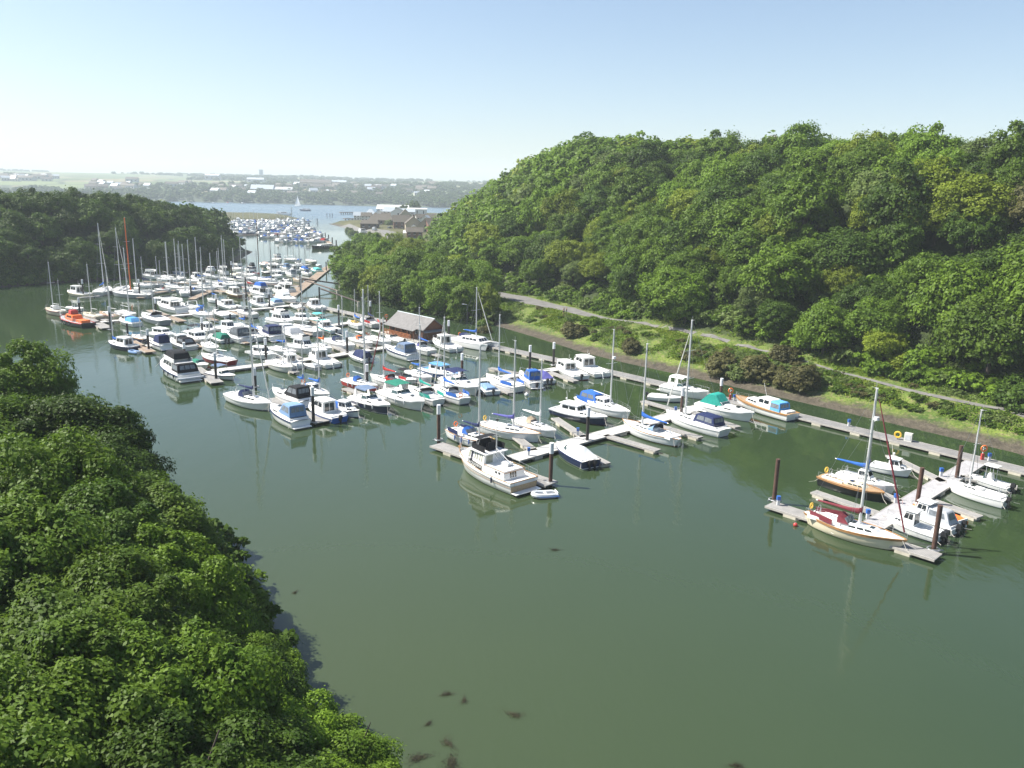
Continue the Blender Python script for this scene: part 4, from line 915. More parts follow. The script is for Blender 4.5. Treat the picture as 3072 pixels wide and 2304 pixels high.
pontoon('wide brown walkway on the seaward side with a ramp', [(868,890),(900,866),(935,840),(978,806),(1008,789)], 3.0, 'brown', [((905,862),(850,852)), ((940,836),(880,828)), ((975,808),(905,800))], step=9)
pontoon('rear pontoon among the crowded back rows', [(430,845),(560,850),(700,852),(850,855),(905,858)], 1.8, 'brown', [((520,849),(500,838)), ((640,851),(620,840)), ((760,853),(740,842))], step=8)
pontoon('long grey walkway along the right bank', [(868,904),(954,919),(1060,942),(1160,966)], 2.2, 'grey')
pontoon('long grey walkway from the timber hut to the right edge', [(1300,996),(1512,1046),(1721,1091),(1993,1153),(2140,1190),(2408,1251),(2640,1307),(2880,1365),(3120,1424)], 2.4, 'dark', step=5.0)
# --- piles
RUST = mat('rusty_pile', (.080,.042,.030), .85, noise=.4, nscale=2.5); TAR_ = mat('tarred_pile', (.03,.026,.024), .7, noise=.4, nscale=2.5)
def pile(xt, yt, xb, yb, cap, rust, label, r=.21):
    p = P(xb, yb); root = empty('mooring_pile', (p.x, p.y, 0)); h = height_at(p, yt); mb = MB(); mb.tube((0,0,-1.2), (0,0,h), r, r, 10); mb.build('shaft', RUST if rust else TAR_, root, smooth=True)
    if cap: c = MB(); c.tube((0,0,h-1.1), (0,0,h+.06), r+.035, r+.03, 10); c.build('cap', mat('white_cap', (.68,.70,.72), .5, noise=.08), root, smooth=True)
    g = MB(); g.ring((0,0,.42), r+.30, .07, 'z', 10, 5); g.box(-r-.5, r+.5, -r-.12, -r-.04, .36, .48); g.build('guide_collar', mat('galvanised', (.34,.35,.36), .5, .5), root)
    return tag(root, label, 'pile', 'mooring piles')
for a in [(2335,1377,2321,1510,0,1,'rusty bare pile at the left end of the nearest pontoon'),(2879,1337,2868,1444,0,1,'rusty pile where the nearest pontoon meets the long walkway'),(2764,1403,2750,1520,0,1,'rusty pile halfway along the nearest pontoon'),(2818,1516,2799,1660,0,1,'rusty pile at the outer end of the nearest pontoon, right'),
 (1387,1061,1386,1130,1,1,'brown capped pile beside the blue hulled motorsailer'),(1591,1037,1589,1113,1,0,'white capped pile left of a pair on the long walkway'),(1662,1028,1660,1101,1,0,'white capped pile right of a pair on the long walkway'),(1316,1216,1316,1328,1,1,'capped pile at the left end of the trawler yacht pontoon'),
 (1657,1330,1651,1456,1,1,'capped rusty pile at the trawler yacht stern'),(1764,1223,1761,1330,1,0,'capped pile beside the navy and rust workboat'),(1346,962,1346,1028,1,0,'capped pile right of the timber hut'),(2167,1136,2161,1197,1,1,'capped rusty pile near the red lifebuoy post'),(2049,1164,2043,1250,1,1,'capped pile between the hardtop cruiser and the thick furled headsail'),
 (940,1162,941,1274,1,0,'black capped pile by the royal blue canopied cruiser'),(798,1016,799,1090,1,0,'black capped pile by the rounded wheelhouse boat'),(1103,1094,1102,1166,1,0,'capped pile beside the red hulled yacht'),(1042,994,1042,1061,1,0,'capped pile by the navy hooded tall yacht'),(1016,916,1017,981,1,0,'capped pile left of the yellow cabined yacht'),(1111,905,1112,958,1,0,'capped pile at the left end of the timber hut'),
 (647,1060,649,1144,1,0,'black pile at the dark red yacht'),(765,1105,767,1168,1,0,'capped pile behind the white yacht with a blue dinghy'),(328,920,333,994,1,0,'capped pile above the navy hulled motorsailer'),(380,970,384,1012,0,0,'plain black pile by the light blue canopied cabin boat'),(445,988,447,1054,1,0,'capped pile at the navy wrapped cruiser'),(555,1028,555,1082,1,1,'capped brown pile behind the black canopied motor yacht'),(604,953,608,1012,1,0,'capped pile by the domed pilothouse boat'),
 (467,896,469,949,1,0,'capped pile left of the flybridge motor yacht'),(417,838,420,894,1,0,'capped pile at the orange masted ship'),(573,845,574,895,1,0,'capped pile beside the stern-on yacht with double spreaders'),(649,884,650,927,1,0,'capped pile below the brown plank pontoon'),(249,839,251,892,1,0,'capped pile beside the large white awning'),(237,894,240,944,1,0,'plain pile behind the red workboat'),
 (737,831,739,900,0,0,'black pile beside the blue topped flybridge cruiser'),(809,870,809,926,1,0,'black pile at the hardtop boat with large windows'),(903,821,902,877,0,0,'tall black pile carrying the long booms'),(960,861,959,914,0,0,'black pile at the main walkway corner'),(979,785,979,815,0,0,'near pile of two at the ramp'),(983,780,984,802,0,0,'far pile of two at the ramp'),(693,785,696,833,1,0,'capped pile in the rear left row'),(741,782,741,806,0,0,'dark pile at the open end of the rear row'),
 (1009,760,1011,790,0,0,'pile at the seaward tip of the wide walkway')]: pile(*a)
# --- mooring booms from the bank
BOOM = mat('boom_steel', (.10,.075,.06), .7, noise=.3)
for (a, za), (b, zb), lab in [(((905,836),3.2),((1020,852),1.2),'dark mooring boom reaching to the clump, upper'),(((905,838),2.8),((1012,872),1.2),'brown mooring boom crossing the wide walkway, middle'),(((962,866),4.0),((1075,906),1.2),'dark mooring boom from the corner pile, lowest')]:
    mb = MB(); p, q = P(*a, za), P(*b, zb); mb.tube(p, q, .22, .22, 8); g = MB(); g.tube(q + Vector((0,0,.1)), q + Vector((0,0,-1.6)), .35, .4, 8)
    root = empty('mooring_boom', (0,0,0)); mb.build('arm', BOOM, root, smooth=True); g.build('anchor_block', FLOAT, root); tag(root, lab, 'boom', 'booms holding the pontoons off the bank')
def ramp():
    a, b = P(985,806,.9), P(1040,796,2.2); root = empty('access_ramp', (0,0,0)); mb = MB(); mb.bar(a, b, 1.4, .12); mb.build('deck', mat('galvanised', (.34,.35,.36), .5, .5), root)
    d = (b-a).normalized(); n = Vector((-d.y, d.x, 0))*.7
    for sg in (1, -1):
        r = MB(); r.tube(a+n*sg+Vector((0,0,1.1)), b+n*sg+Vector((0,0,1.1)), .05, n=5)
        for k in range(8): q = a.lerp(b, k/7)+n*sg; r.tube(q, q+Vector((0,0,1.1)), .035, n=4)
        r.build('handrail', ALU, root)
    tag(root, 'pale railed ramp from the wide walkway to the clump', 'ramp')
ramp()
# --- lifebuoy posts, service posts, boxes on the walkways
def lifepost(x, y, label):
    p = P(x, y, .5); root = empty('lifebuoy_post', (p.x, p.y, .46)); a = MB(); a.box(-.16,.16,-.13,.13,0,.75); a.build('red_box', gel('red'), root); b = MB(); b.tube((0,.05,.7),(0,.05,1.75),.04); b.build('post', paint('white'), root)
    r = MB(); r.ring((0,-.08,1.42), .34, .09, 'y', 16, 6); ro = r.build('lifebuoy', gel('orange'), root, smooth=True); c = MB(); c.box(-.2,.2,-.12,-.06,1.36,1.48); c.build('strap', gel('white'), ro); tag(root, label, 'lifebuoy', 'lifebuoy posts')
lifepost(1748,1092, 'orange lifebuoy on red post behind the white pilothouse boat'); lifepost(2190,1198, 'orange lifebuoy on red post by the teal covered cruiser'); lifepost(2946,1378, 'orange lifebuoy on red post at the right edge'); lifepost(1160,966, 'red lifebuoy post at the left of the timber hut')
def pedestal(x, y, label, col='blue', g='service posts on the walkways'):
    p = P(x, y, .46); root = empty('service_post', (p.x, p.y, .46)); a = MB(); a.box(-.13,.13,-.13,.13,0,.7); a.build('body', gel('palegrey' if col == 'blue' else 'white'), root); b = MB(); b.box(-.17,.17,-.17,.17,.55,.95); b.build('head', gel(col), root); tag(root, label, 'post', g)
for x, y, l in [(2334,1515,'blue topped post at the outer rusty pile'),(2546,1278,'blue topped post on the long walkway above the wooden boat'),(2822,1428,'blue topped post halfway along the nearest pontoon'),(2686,1508,'blue topped post beside the brown wooden mast'),(2602,1556,'blue topped post behind the cream yacht mast'),(2966,1382,'blue topped post right of the right edge lifebuoy'),(1586,1366,'blue topped post on the trawler yacht pontoon'),(1733,1305,'grey post by the navy and rust workboat'),(2026,1240,'grey post beside the thick furled headsail'),(2202,1202,'blue topped post right of the red lifebuoy post')]: pedestal(x, y, l)
def cabinet():
    p = P(2724,1322,.5); root = empty('equipment_box', (p.x, p.y, .46), R(-40)); a = MB(); a.box(-.45,.45,-.3,.3,0,1.05); a.build('body', gel('offwhite'), root); b = MB(); b.box(-.32,.32,-.33,-.305,.2,.85); b.build('door', paint('palegrey'), root); tag(root, 'square white equipment box on the long walkway', 'box')
    p = P(2692,1317,.5); root = empty('hose_reel', (p.x, p.y, .46), R(-40)); a = MB(); a.ring((0,0,.62), .36, .12, 'y', 16, 6); a.build('hose', gel('yellow'), root, smooth=True); b = MB(); b.tube((0,0,0),(0,0,.62),.05); b.build('stand', paint('darkgrey'), root); tag(root, 'yellow coiled hose on its stand on the long walkway', 'hose')
cabinet()
# ================================================================ SINGLE BOATS AND THE HUT
def lettering(parent, text, size, loc, rot, m, name='lettering', squeeze=1.0):
    cu = bpy.data.curves.new(name, 'FONT'); cu.body = text; cu.size = size; cu.extrude = .006; cu.align_x = 'CENTER'; cu.align_y = 'CENTER'
    tmp = bpy.data.objects.new(name, cu); C.objects.link(tmp); dg = bpy.context.evaluated_depsgraph_get(); me = bpy.data.meshes.new_from_object(tmp.evaluated_get(dg)); bpy.data.objects.remove(tmp)
    o = bpy.data.objects.new(name, me); C.objects.link(o); me.materials.clear(); me.materials.append(m); o.parent = parent; o.location = loc; o.rotation_euler = rot; o.scale = (squeeze, 1, 1); return o
def trawler():
    bow, stern = P(1378,1392), P(1572,1478); L, B = (bow-stern).length, 4.1; mid = (bow+stern)/2
    root = empty('trawler_yacht', (mid.x, mid.y, 0), math.atan2(bow.y-stern.y, bow.x-stern.x)); o = dict(boot='white', stripe='white', anti='navy')
    H_ = Hull(L, B, 1.35, 2.15, 'motor'); H_.mesh(hullmats(o), root); H_.deck(NONSLIP, root, .35, .05)
    rb = MB()
    for sg in (1, -1):
        rb.path([(H_.xs(t, .97), sg*(H_.b(t)+.03), H_.z(t)+.02) for t in [i/16 for i in range(17)]], .035, 6); rb.path([(H_.xs(t, .6), sg*(H_.b(t)*.985+.01), H_.z(t)*.62) for t in [i/14 for i in range(14)]], .018, 5)
    rb.path([(H_.xs(0, 1), -H_.b(0), H_.z(0)+.02), (H_.xs(0, 1), H_.b(0), H_.z(0)+.02)], .055, 6); rb.build('rubbing_strake', WOODM, root)
    zd = 1.15; w = B*.36
    p, q = frus(-.06*L, .245*L, w, w*.86, zd, zd+1.95, .02, .05*L, .92); mb = MB(); rounded(mb, p, 0, .06); sa = mb.build('saloon', gel('white'), root, smooth=True)
    windows(sa, q, [('stbd', .06, .30, .52, .90, 1), ('stbd', .36, .62, .52, .90, 2), ('stbd', .82, .95, .46, .90, 1), ('port', .05, .16, .5, .9, 1), ('port', .38, .64, .52, .90, 2), ('port', .68, .93, .52, .90, 2), ('front', .05, .95, .52, .92, 3), ('back', .1, .42, .25, .88, 1)], m=mat('curtained_window', (.33,.34,.27), .15, noise=.3, nscale=5))
    d = MB(); d.panel(q['stbd'], .66, .78, .18, .92, .02); d.panel(q['port'], .20, .31, .18, .92, .02); d.build('door', mat('dark_door', (.03,.03,.05), .3), sa)
    # trunk cabins fore and aft
    p, q2 = frus(.20*L, .40*L, w*.95, w*.55, 1.45, 2.15, 0, .35, .9); mb = MB(); rounded(mb, p, 0, .07); mb.build('forward_cabin', gel('white'), root, smooth=True)
    p, q3 = frus(-.36*L, -.055*L, w*.98, w, zd-.1, 2.0, .12, 0, .93); mb = MB(); rounded(mb, p, 0, .07); ac = mb.build('aft_cabin', gel('white'), root, smooth=True)
    windows(ac, q3, [('stbd', .15, .42, .55, .82, 2), ('port', .55, .85, .55, .82, 2), ('back', .28, .62, .2, .85, 3)])
    hd = MB()
    for sg in (1, -1): hd.path([(-.36*L, sg*w*.95, 2.03), (-.06*L, sg*w*.98, 2.06)], .03, 5)
    hd.path([(-.37*L, -w*.95, 1.95), (-.37*L, w*.95, 1.95)], .035, 5); hd.build('handrail', WOODM, ac)
    rf = MB(); rf.box(-.35*L, -.2*L, -w*.75, w*.75, 2.0, 2.05)
    for k in range(3): rf.loft([[(-.25*L + .35*k + .16*math.cos(a), y, 2.26 + .16*math.sin(a)) for a in [i*math.pi/4 for i in range(8)]] for y in (-.75, -.7, .0, .05)], close=True)
    rf.build('stowed_fenders', WHITEF, ac, smooth=True)
    # flybridge with dark weather cloths and covered seats
    z = zd+1.95; fb = MB(); fb.box(-.10*L, .18*L, -w*1.02, w*1.02, z-.02, z+.08); fy = fb.build('flybridge', gel('white'), root)
    p, q = frus(-.06*L, .155*L, w*.9, w*.80, z+.08, z+.78, -.05, .1, 1.03); cl = MB()
    for sd in ('port', 'stbd', 'front'): cl.panel(q[sd], 0, 1, .05, 1, .03)
    cl.build('weather_cloth', canvas('black'), fy)
    st = MB(); st.hexa([(-.03*L,-.5,z+.08),(.03*L,-.5,z+.08),(.03*L,.5,z+.08),(-.03*L,.5,z+.08),(-.02*L,-.42,z+.95),(.015*L,-.42,z+.85),(.015*L,.42,z+.85),(-.02*L,.42,z+.95)])
    st.hexa([(.08*L,-.9,z+.08),(.14*L,-.9,z+.08),(.14*L,.9,z+.08),(.08*L,.9,z+.08),(.10*L,-.8,z+1.05),(.125*L,-.75,z+1.0),(.125*L,.75,z+1.0),(.10*L,.8,z+1.05)]); st.build('covered_seat', canvas('black'), fy)
    bm_ = MB(); bm_.loft(arch(.02*L, .12*L, w*.85, w*.8, z+1.35, .16, .1), caps=False); bi = bm_.build('bimini', canvas('black'), fy, smooth=True); f = MB()
    for x in (.03*L, .115*L):
        for sg in (1, -1): f.tube((.05*L, sg*w*.86, z+.7), (x, sg*w*.82, z+1.42), .02, n=4)
    f.build('frame', STEEL, bi)
    lifebuoy(fy, .12*L, -w*1.03, z+.35, 'yellow', 'y', .30)
    ms = MB(); ms.tube((-.09*L, 0, z), (-.09*L, 0, z+3.6), .07, .05, 7); m_ = ms.build('mast', ALU, fy, smooth=True); bo = MB(); bo.tube((-.09*L, 0, z+.5), (-.32*L, .1, 2.55), .055, .045, 6); bo.build('boom', ALU, m_); rd = MB(); rd.tube((-.09*L, 0, z+3.6), (-.09*L, 0, z+3.72), .16, .16, 8); rd.build('mast_lamp', BLACK, m_)
    rl = MB(); rl.tube((-.06*L, -.45, z), (-.18*L, -.45, 2.05), .03); rl.tube((-.06*L, .05, z), (-.18*L, .05, 2.05), .03); rl.build('ladder', STEEL, root)
    H_.rail(root, .0, .42, .72, .02, m=STEEL); H_.rail(root, .42, .995, .80, .022, m=STEEL)
    # name boards: the white word on black
    yb = -(H_.bx(.06*L)+.0)
    for sg in (-1, 1):
        bd = MB(); x0, x1 = -.10*L, .115*L; pts = [(x0, sg*(H_.bx(x0)+.02), H_.zx(x0)+.08), (x1, sg*(H_.bx(x1)+.02), H_.zx(x1)+.08)]; a, b = Vector(pts[0]), Vector(pts[1]); k = Vector((0, 0, .52))
        bd.panel([a, b, b+k, a+k] if sg < 0 else [b, a, a+k, b+k], 0, 1, 0, 1, .02); bo = bd.build('name_board', mat('name_board_black', (.02,.02,.022), .4), root)
        ctr = (a+b)/2 + Vector((0, sg*.035, .26)); ang = math.atan2(b.y-a.y, b.x-a.x)
        lettering(bo, 'ROSANNA', .46, ctr, (R(90), 0, ang if sg < 0 else ang + math.pi), gel('white'), squeeze=1.08)
    tb = MB(); tb.panel([(H_.xs(0, .9)-.01, B*.34, 1.0), (H_.xs(0, .9)-.01, -B*.34, 1.0), (H_.xs(0, .97)-.01, -B*.34, 1.32), (H_.xs(0, .97)-.01, B*.34, 1.32)], 0, 1, 0, 1, .015); tb.build('transom_board', gel('palegrey'), root)
    tr = MB(); tr.panel([(H_.xs(0, .4)-.012, B*.42, .22), (H_.xs(0, .4)-.012, -B*.42, .22), (H_.xs(0, .9)-.012, -B*.43, .97), (H_.xs(0, .9)-.012, B*.43, .97)], 0, 1, 0, 1, .012); tr.build('transom', mat('varnished_transom', (.42,.30,.17), .35, noise=.15, nscale=4), root)
    pl = MB(); pl.box(-L/2-.75, -L/2+.02, -B*.42, B*.42, .26, .33); pl.build('bathing_platform', gel('white'), root)
    an = MB(); an.box(.46*L, .515*L, -.12, .12, 2.05, 2.15); an.tube((.48*L, 0, 2.1), (.48*L, 0, 2.55), .12, .1, 7); an.build('anchor_winch', WOODM, root); fenders(root, H_, (.25,), 1, 'navy')
    tag(root, 'large white trawler yacht with black flybridge covers and a dark name board, nearest motor vessel', 'motor yacht')
trawler()
def classic():
    bow, stern = P(2204,1210), P(2378,1264); L, B = (bow-stern).length, 3.2; mid = (bow+stern)/2
    root = empty('wooden_cruiser', (mid.x, mid.y, 0), math.atan2(bow.y-stern.y, bow.x-stern.x)); o = dict(boot='navy', hull='white', stripe='teak', anti='navy')
    H_ = Hull(L, B, .95, 1.35, 'work'); H_.mesh(hullmats(o), root); H_.deck(mat('teak_deck', (.33,.22,.12), .7), root)
    w = B*.36; p, q = frus(.02*L, .26*L, w, w*.62, 1.05, 1.75, 0, .4, .86); mb = MB(); rounded(mb, p); fc = mb.build('forward_cabin', gel('white'), root, smooth=True); windows(fc, q, [('stbd', .1, .9, .4, .8, 3), ('port', .1, .9, .4, .8, 3)])
    p, q = frus(-.20*L, .05*L, w, w*.95, 1.0, 2.35, 0, .35, .86); mb = MB(); rounded(mb, p, 0, .1); wh = mb.build('wheelhouse', gel('white'), root, smooth=True); windows(wh, q, [('stbd', .1, .9, .5, .88, 2), ('port', .1, .9, .5, .88, 2), ('front', .06, .94, .45, .9, 3)])
    canopy(root, -.36*L, -.19*L, w, w, 1.0, 1.25, 'skyblue', .15, 0, 1)
    s = MB(); s.box(-.46*L, -.36*L, -w*.8, w*.8, 1.0, 1.3); s.build('seat', gel('white'), root)
    st = MB()
    for sg in (1, -1): st.path([(H_.xs(t, 1), sg*(H_.b(t)+.03), H_.z(t)) for t in [i/14 for i in range(15)]], .06, 5)
    st.build('rubbing_strake', WOODM, root); H_.rail(root, .4, .99, .5); fenders(root, H_, (.35, .72), -1, 'navy')
    an = MB(); an.tube((-.05*L, 0, 2.35), (.02*L, 0, 4.3), .02, n=4); an.build('aerial', WHITEF, wh)
    tag(root, 'white and varnished classic cruiser with sky blue canopy at the long pontoon', 'motor yacht')
classic()
def catamaran():
    bow, stern = P(1480,1052), P(1360,1028); L, B = (bow-stern).length, 4.6; mid = (bow+stern)/2
    root = empty('catamaran', (mid.x, mid.y, 0), math.atan2(bow.y-stern.y, bow.x-stern.x))
    for sg in (1, -1):
        h = Hull(L, 1.5, 1.25, 1.45, 'sail'); o = h.mesh([ANTIF['navy'], gel('navy'), gel('white'), gel('white')], root); o.location.y = sg*(B/2-.7)
    br = MB(); br.loft([[(x, y*k, z+dz) for y, dz in ((-B/2+.3, 0), (-1, .12), (1, .12), (B/2-.3, 0))] for x, k, z in ((-.46*L, .95, 1.2), (0, 1, 1.3), (.36*L, .95, 1.35))], caps=False); br.box(-.45*L, .33*L, -B/2+.6, B/2-.6, .75, 1.2); br.build('bridgedeck', gel('white'), root, smooth=False)
    p, q = frus(-.18*L, .28*L, B*.36, B*.30, 1.3, 2.15, .1, .8, .82); mb = MB(); rounded(mb, p, 0, .12); sa = mb.build('saloon', gel('white'), root, smooth=True); windows(sa, q, [('stbd', .08, .9, .3, .8, 4), ('port', .08, .9, .3, .8, 4), ('front', .08, .92, .25, .85, 3)])
    hood(root, -.25*L, -.1*L, B*.26, 2.0, .5, 'navy'); H_ = Hull(L, B, 1.3, 1.5, 'blunt'); H_.rail(root, .05, .95, .5, .015)
    u = .08*L; q = (mid.x + u*math.cos(root.rotation_euler.z), mid.y + u*math.sin(root.rotation_euler.z)); rig(root, H_, u, 2.1, height_at(q, 864), dict(cover='blue', gen='white', boom=3.6, boomz=.9)); lifebuoy(root, -.45*L, 1.2, 1.8, 'orange')
    tag(root, 'white catamaran with blue boom cover right of the timber hut', 'catamaran')
catamaran()
def workboat():
    bow, stern = P(186,964), P(268,984); L, B = 12.6, 3.9; mid = (bow+stern)/2
    root = empty('workboat', (mid.x, mid.y, 0), math.atan2(bow.y-stern.y, bow.x-stern.x)); o = dict(hull='black', boot='black', stripe='red', anti='black')
    H_ = Hull(L, B, 1.0, 1.6, 'work'); H_.mesh(hullmats(o), root); H_.deck(paint('grey'), root, .25)
    w = B*.3; p, q = frus(-.12*L, .18*L, w, w*.9, 1.1, 2.3, .2, .3, .85); mb = MB(); rounded(mb, p, 0, .15); ca = mb.build('cabin', paint('orange'), root, smooth=True); windows(ca, q, [('stbd', .15, .85, .45, .8, 3), ('port', .15, .85, .45, .8, 3), ('front', .1, .9, .45, .85, 2)])
    p, q = frus(-.02*L, .1*L, w*.7, w*.6, 2.3, 3.2, 0, .15, .85); mb = MB(); rounded(mb, p, 0, .1); wh = mb.build('wheelhouse', paint('red'), root, smooth=True); windows(wh, q, [('front', .1, .9, .3, .8, 2), ('stbd', .1, .9, .3, .8, 1)])
    e = MB(); e.box(-.4*L, -.2*L, -w*.8, w*.8, .9, 1.5); e.build('engine_casing', paint('orange'), root); f = MB(); f.ring((.3*L, 0, 1.5), .5, .16, 'z'); f.build('rope_coil', gel('tan'), root)
    H_.rail(root, .05, .98, .75, .03, m=paint('palegrey')); ms = MB(); ms.tube((.04*L, 0, 3.2), (.04*L, 0, 5.6), .05); ms.build('mast', paint('palegrey'), wh)
    for t in (.35, .5, .65): rg = MB(); rg.ring((H_.xs(t, .7), H_.b(t)+.12, .8), .28, .11, 'y'); rg.build('tyre_fender', BLACK, root)
    tag(root, 'black workboat with red gunwale and orange cabin at the left end', 'workboat')
workboat()
def hut():
    """The timber building afloat on the main walkway."""
    a, b = P(1158,1003), P(1268,1031); ax = (b-a).normalized(); rz = math.atan2(ax.y, ax.x); n = Vector((-ax.y, ax.x, 0)); mid = (a+b)/2 + n*2.6; L = (b-a).length; W = 5.2
    root = empty('floating_hut', (mid.x, mid.y, 0), rz)   # x runs along the eaves to the right, -y faces the boats
    PLK = mat('timber_cladding', (.15,.065,.035), .8, noise=.22, nscale=3); RF = mat('felt_roof', (.17,.165,.16), .9, noise=.15, nscale=1.5, bump=.3)
    fl = MB(); fl.box(-L/2-.6, L/2+.4, -W/2-1.5, W/2+.5, .15, .55); fl.build('float', mat('concrete_float', (.42,.40,.35), .85, noise=.15), root)
    ze, zr = 3.0, 4.9; wl = MB(); x0, x1 = -L/2+1.2, L/2; y0, y1 = -W/2, W/2
    wl.add([(x0,y0,.55),(x1,y0,.55),(x1,y1,.55),(x0,y1,.55),(x0,y0,ze),(x1,y0,ze),(x1,y1,ze),(x0,y1,ze),(x0,0,zr-.1),(x1,0,zr-.1)], [(0,1,5,4),(1,2,6,9,5),(2,3,7,6),(3,0,4,8,7)]); wa = wl.build('wall', PLK, root)
    bd = MB()
    for k in range(14): z = .75 + k*.165; bd.box(x0, x1, y0-.03, y0-.0, z, z+.02); bd.box(x1, x1+.03, y0, y1, z, z+.02)
    bd.build('board_joint', mat('dark_joint', (.06,.025,.015), .8), wa)
    rf = MB(); ov = .55; th = .12; s = (zr-ze)/(W/2); yl = -W/2-1.35; zl = ze - .8
    for p in ([(x0-.5, -W/2-.25, ze-s*.25), (x1+ov, -W/2-.25, ze-s*.25), (x1+ov, 0, zr), (x0-.5, 0, zr)], [(x0-.5, 0, zr), (x1+ov, 0, zr), (x1+ov, W/2+.4, ze-s*.4), (x0-.5, W/2+.4, ze-s*.4)]):
        q = [Vector(v) for v in p]; rf.hexa([v - Vector((0,0,th)) for v in q] + q)
    q = [Vector(v) for v in [(x0-.4, yl, zl+.3), (x1-1.5, yl, zl+.3), (x1-1.5, -W/2-.22, ze-s*.25+.06), (x0-.4, -W/2-.22, ze-s*.25+.06)]]; rf.hexa([v - Vector((0,0,.08)) for v in q] + q); ro = rf.build('roof', RF, root)
    rc = MB(); rc.tube((x0-.5, 0, zr+.03), (x1+ov, 0, zr+.03), .09, n=6); rc.build('ridge_cap', mat('ridge_pale', (.55,.62,.64), .6), ro)
    bg_ = MB(); bg_.hexa([(x1+.02,y0,ze-.5),(x1+.9,y0,ze-.75),(x1+.9,y1,ze-.75),(x1+.02,y1,ze-.5),(x1+.02,y0,ze-.4),(x1+.9,y0,ze-.65),(x1+.9,y1,ze-.65),(x1+.02,y1,ze-.4)]); bg_.build('gable_awning', mat('slate_lead', (.16,.17,.19), .6), ro)
    for i in range(6):
        if L < 6: break
        wx = x0 + 1.2 + i*(x1-x0-2)/6; wi = MB(); dr = i in (1, 4); wi.box(wx, wx+(.85 if dr else 1.1), y0-.05, y0-.02, .6 if dr else 1.6, 2.55); o = wi.build('door' if dr else 'window', mat('hut_door', (.10,.045,.025), .6) if dr else GLASS, wa)
        fr = MB(); fr.box(wx-.08, wx+1.0, y0-.06, y0-.03, 2.56, 2.64); fr.build('frame', mat('trim_timber', (.30,.13,.06), .7), o)
    rl = MB(); RT = mat('rail_timber', (.36,.13,.05), .7, noise=.15)
    yr = -W/2-1.3; k = 0; x = x0-.2
    while x < x1-1.2:
        rl.box(x, x+.09, yr-.05, yr+.05, .55, 1.6); x += 1.25
    for z in (.75, 1.0, 1.25, 1.52): rl.box(x0-.2, x1-2.6, yr-.03, yr+.02, z, z+.10)
    rl.build('veranda_rail', RT, root)
    ps = MB(); 
    for i in range(6): ps.box(x0-.2+i*(x1-x0-1.4)/5, x0-.08+i*(x1-x0-1.4)/5, yr+.06, yr+.18, .55, zl+.22)
    ps.build('veranda_post', PLK, root)
    tag(root, 'brown timber floating hut with grey pitched roof and railed veranda on the main walkway', 'hut')
hut()
def barge():
    a, b = P(926,748), P(1012,742); mid = (a+b)/2; L, B = 17.5, 4.6; rz = math.atan2(a.y-b.y, a.x-b.x)
    root = empty('black_barge', (mid.x, mid.y, 0), rz); H_ = Hull(L, B, 1.3, 1.9, 'blunt'); H_.mesh([ANTIF['black'], gel('black'), gel('black'), gel('black')], root); H_.deck(paint('grey'), root)
    c = MB(); p, q = frus(-.35*L, .2*L, 1.5, 1.4, 1.3, 2.2, .2, .5, .85); rounded(c, p); cc = c.build('cabin', paint('offwhite'), root, smooth=True); windows(cc, q, [('port', .1, .9, .35, .8, 6), ('stbd', .1, .9, .35, .8, 6)])
    fenders(root, H_, (.1,.2,.3,.4,.5,.6,.7,.8), 1); fenders(root, H_, (.1,.2,.3,.4,.5,.6,.7,.8), -1); H_.rail(root, .02, .98, .7, .03); tag(root, 'long black barge hung with white fenders beyond the marina', 'barge')
barge()
# ================================================================ BOATS: kind, bow pixel, stern pixel, look, label
def Y(b, s, lab, **o): return add_boat('yacht', b, s, o, lab)
def Mc(b, s, lab, **o): return add_boat('cruiser', b, s, o, lab)
def Fi(b, s, lab, **o): return add_boat('fisher', b, s, o, lab)
def Fl(b, s, lab, **o): return add_boat('fly', b, s, o, lab)
def Rn(b, s, lab, **o): return add_boat('run', b, s, o, lab)
def Rb(b, s, lab, **o): return add_boat('rib', b, s, o, lab)
# --- nearest pontoon, right
Y((2716,1660), (2412,1566), 'cream hulled yacht with wooden strake and maroon sail covers, nearest at right', hull='cream', boot='cream', stripe='teak', shape='canoe', cover='maroon', hood='maroon', gen='maroon', pxtop=1166, m=.55, teakrail=1, dodger='maroon', radar=.78, boom=4.2, buoy='yellow', anti='brown')
Fi((2655,1574), (2822,1628), 'white fishing boat with round white roof beside the cream yacht', house=(-.05,.16), hh=1.5, ob=2)
Fi((2700,1545), (2870,1604), 'white fishing boat with grey covered well and upright cabin beside the orange inflatable', house=(-.02,.18), hh=1.5, cover='grey', lean=1, deck='grey')
Rb((2735,1532), (2884,1588), 'orange inflatable with black engine, nearest pontoon at right', hull='orange', console=1)
Y((2836,1466), (3020,1526), 'plain white racing yacht with bare boom at the right edge', pxtop=1231, m=.62, gen=None, cover=None, fend=-1, ob=1, boot='white', anti='navy', mastcol=None)
Rn((2900,1440), (3030,1478), 'white speedboat with round white hardtop at the right edge', ttop=1, ob=1)
Y((2650,1510), (2462,1450), 'dark hulled wooden boat with varnished deck and rail on the nearest pontoon', hull='black', boot='black', stripe='teak', deck='teak', cabin='cream', gen=None, cover=None, top=False, buoy='yellow', teakrail=1, shape='work')
Y((2684,1487), (2512,1440), 'white motorsailer with royal blue boom cover and brown wooden mast, near pontoon', mastcol='brown', pxtop=1265, m=.50, cover='blue', ds=1.1, gen=None, boom=3.6)
Fi((2734,1436), (2610,1408), 'white cabin cruiser with tan cockpit, inside berth of the nearest pontoon', house=(-.05,.22), hh=1.15, ob=1, obcol='black', shape='motor')
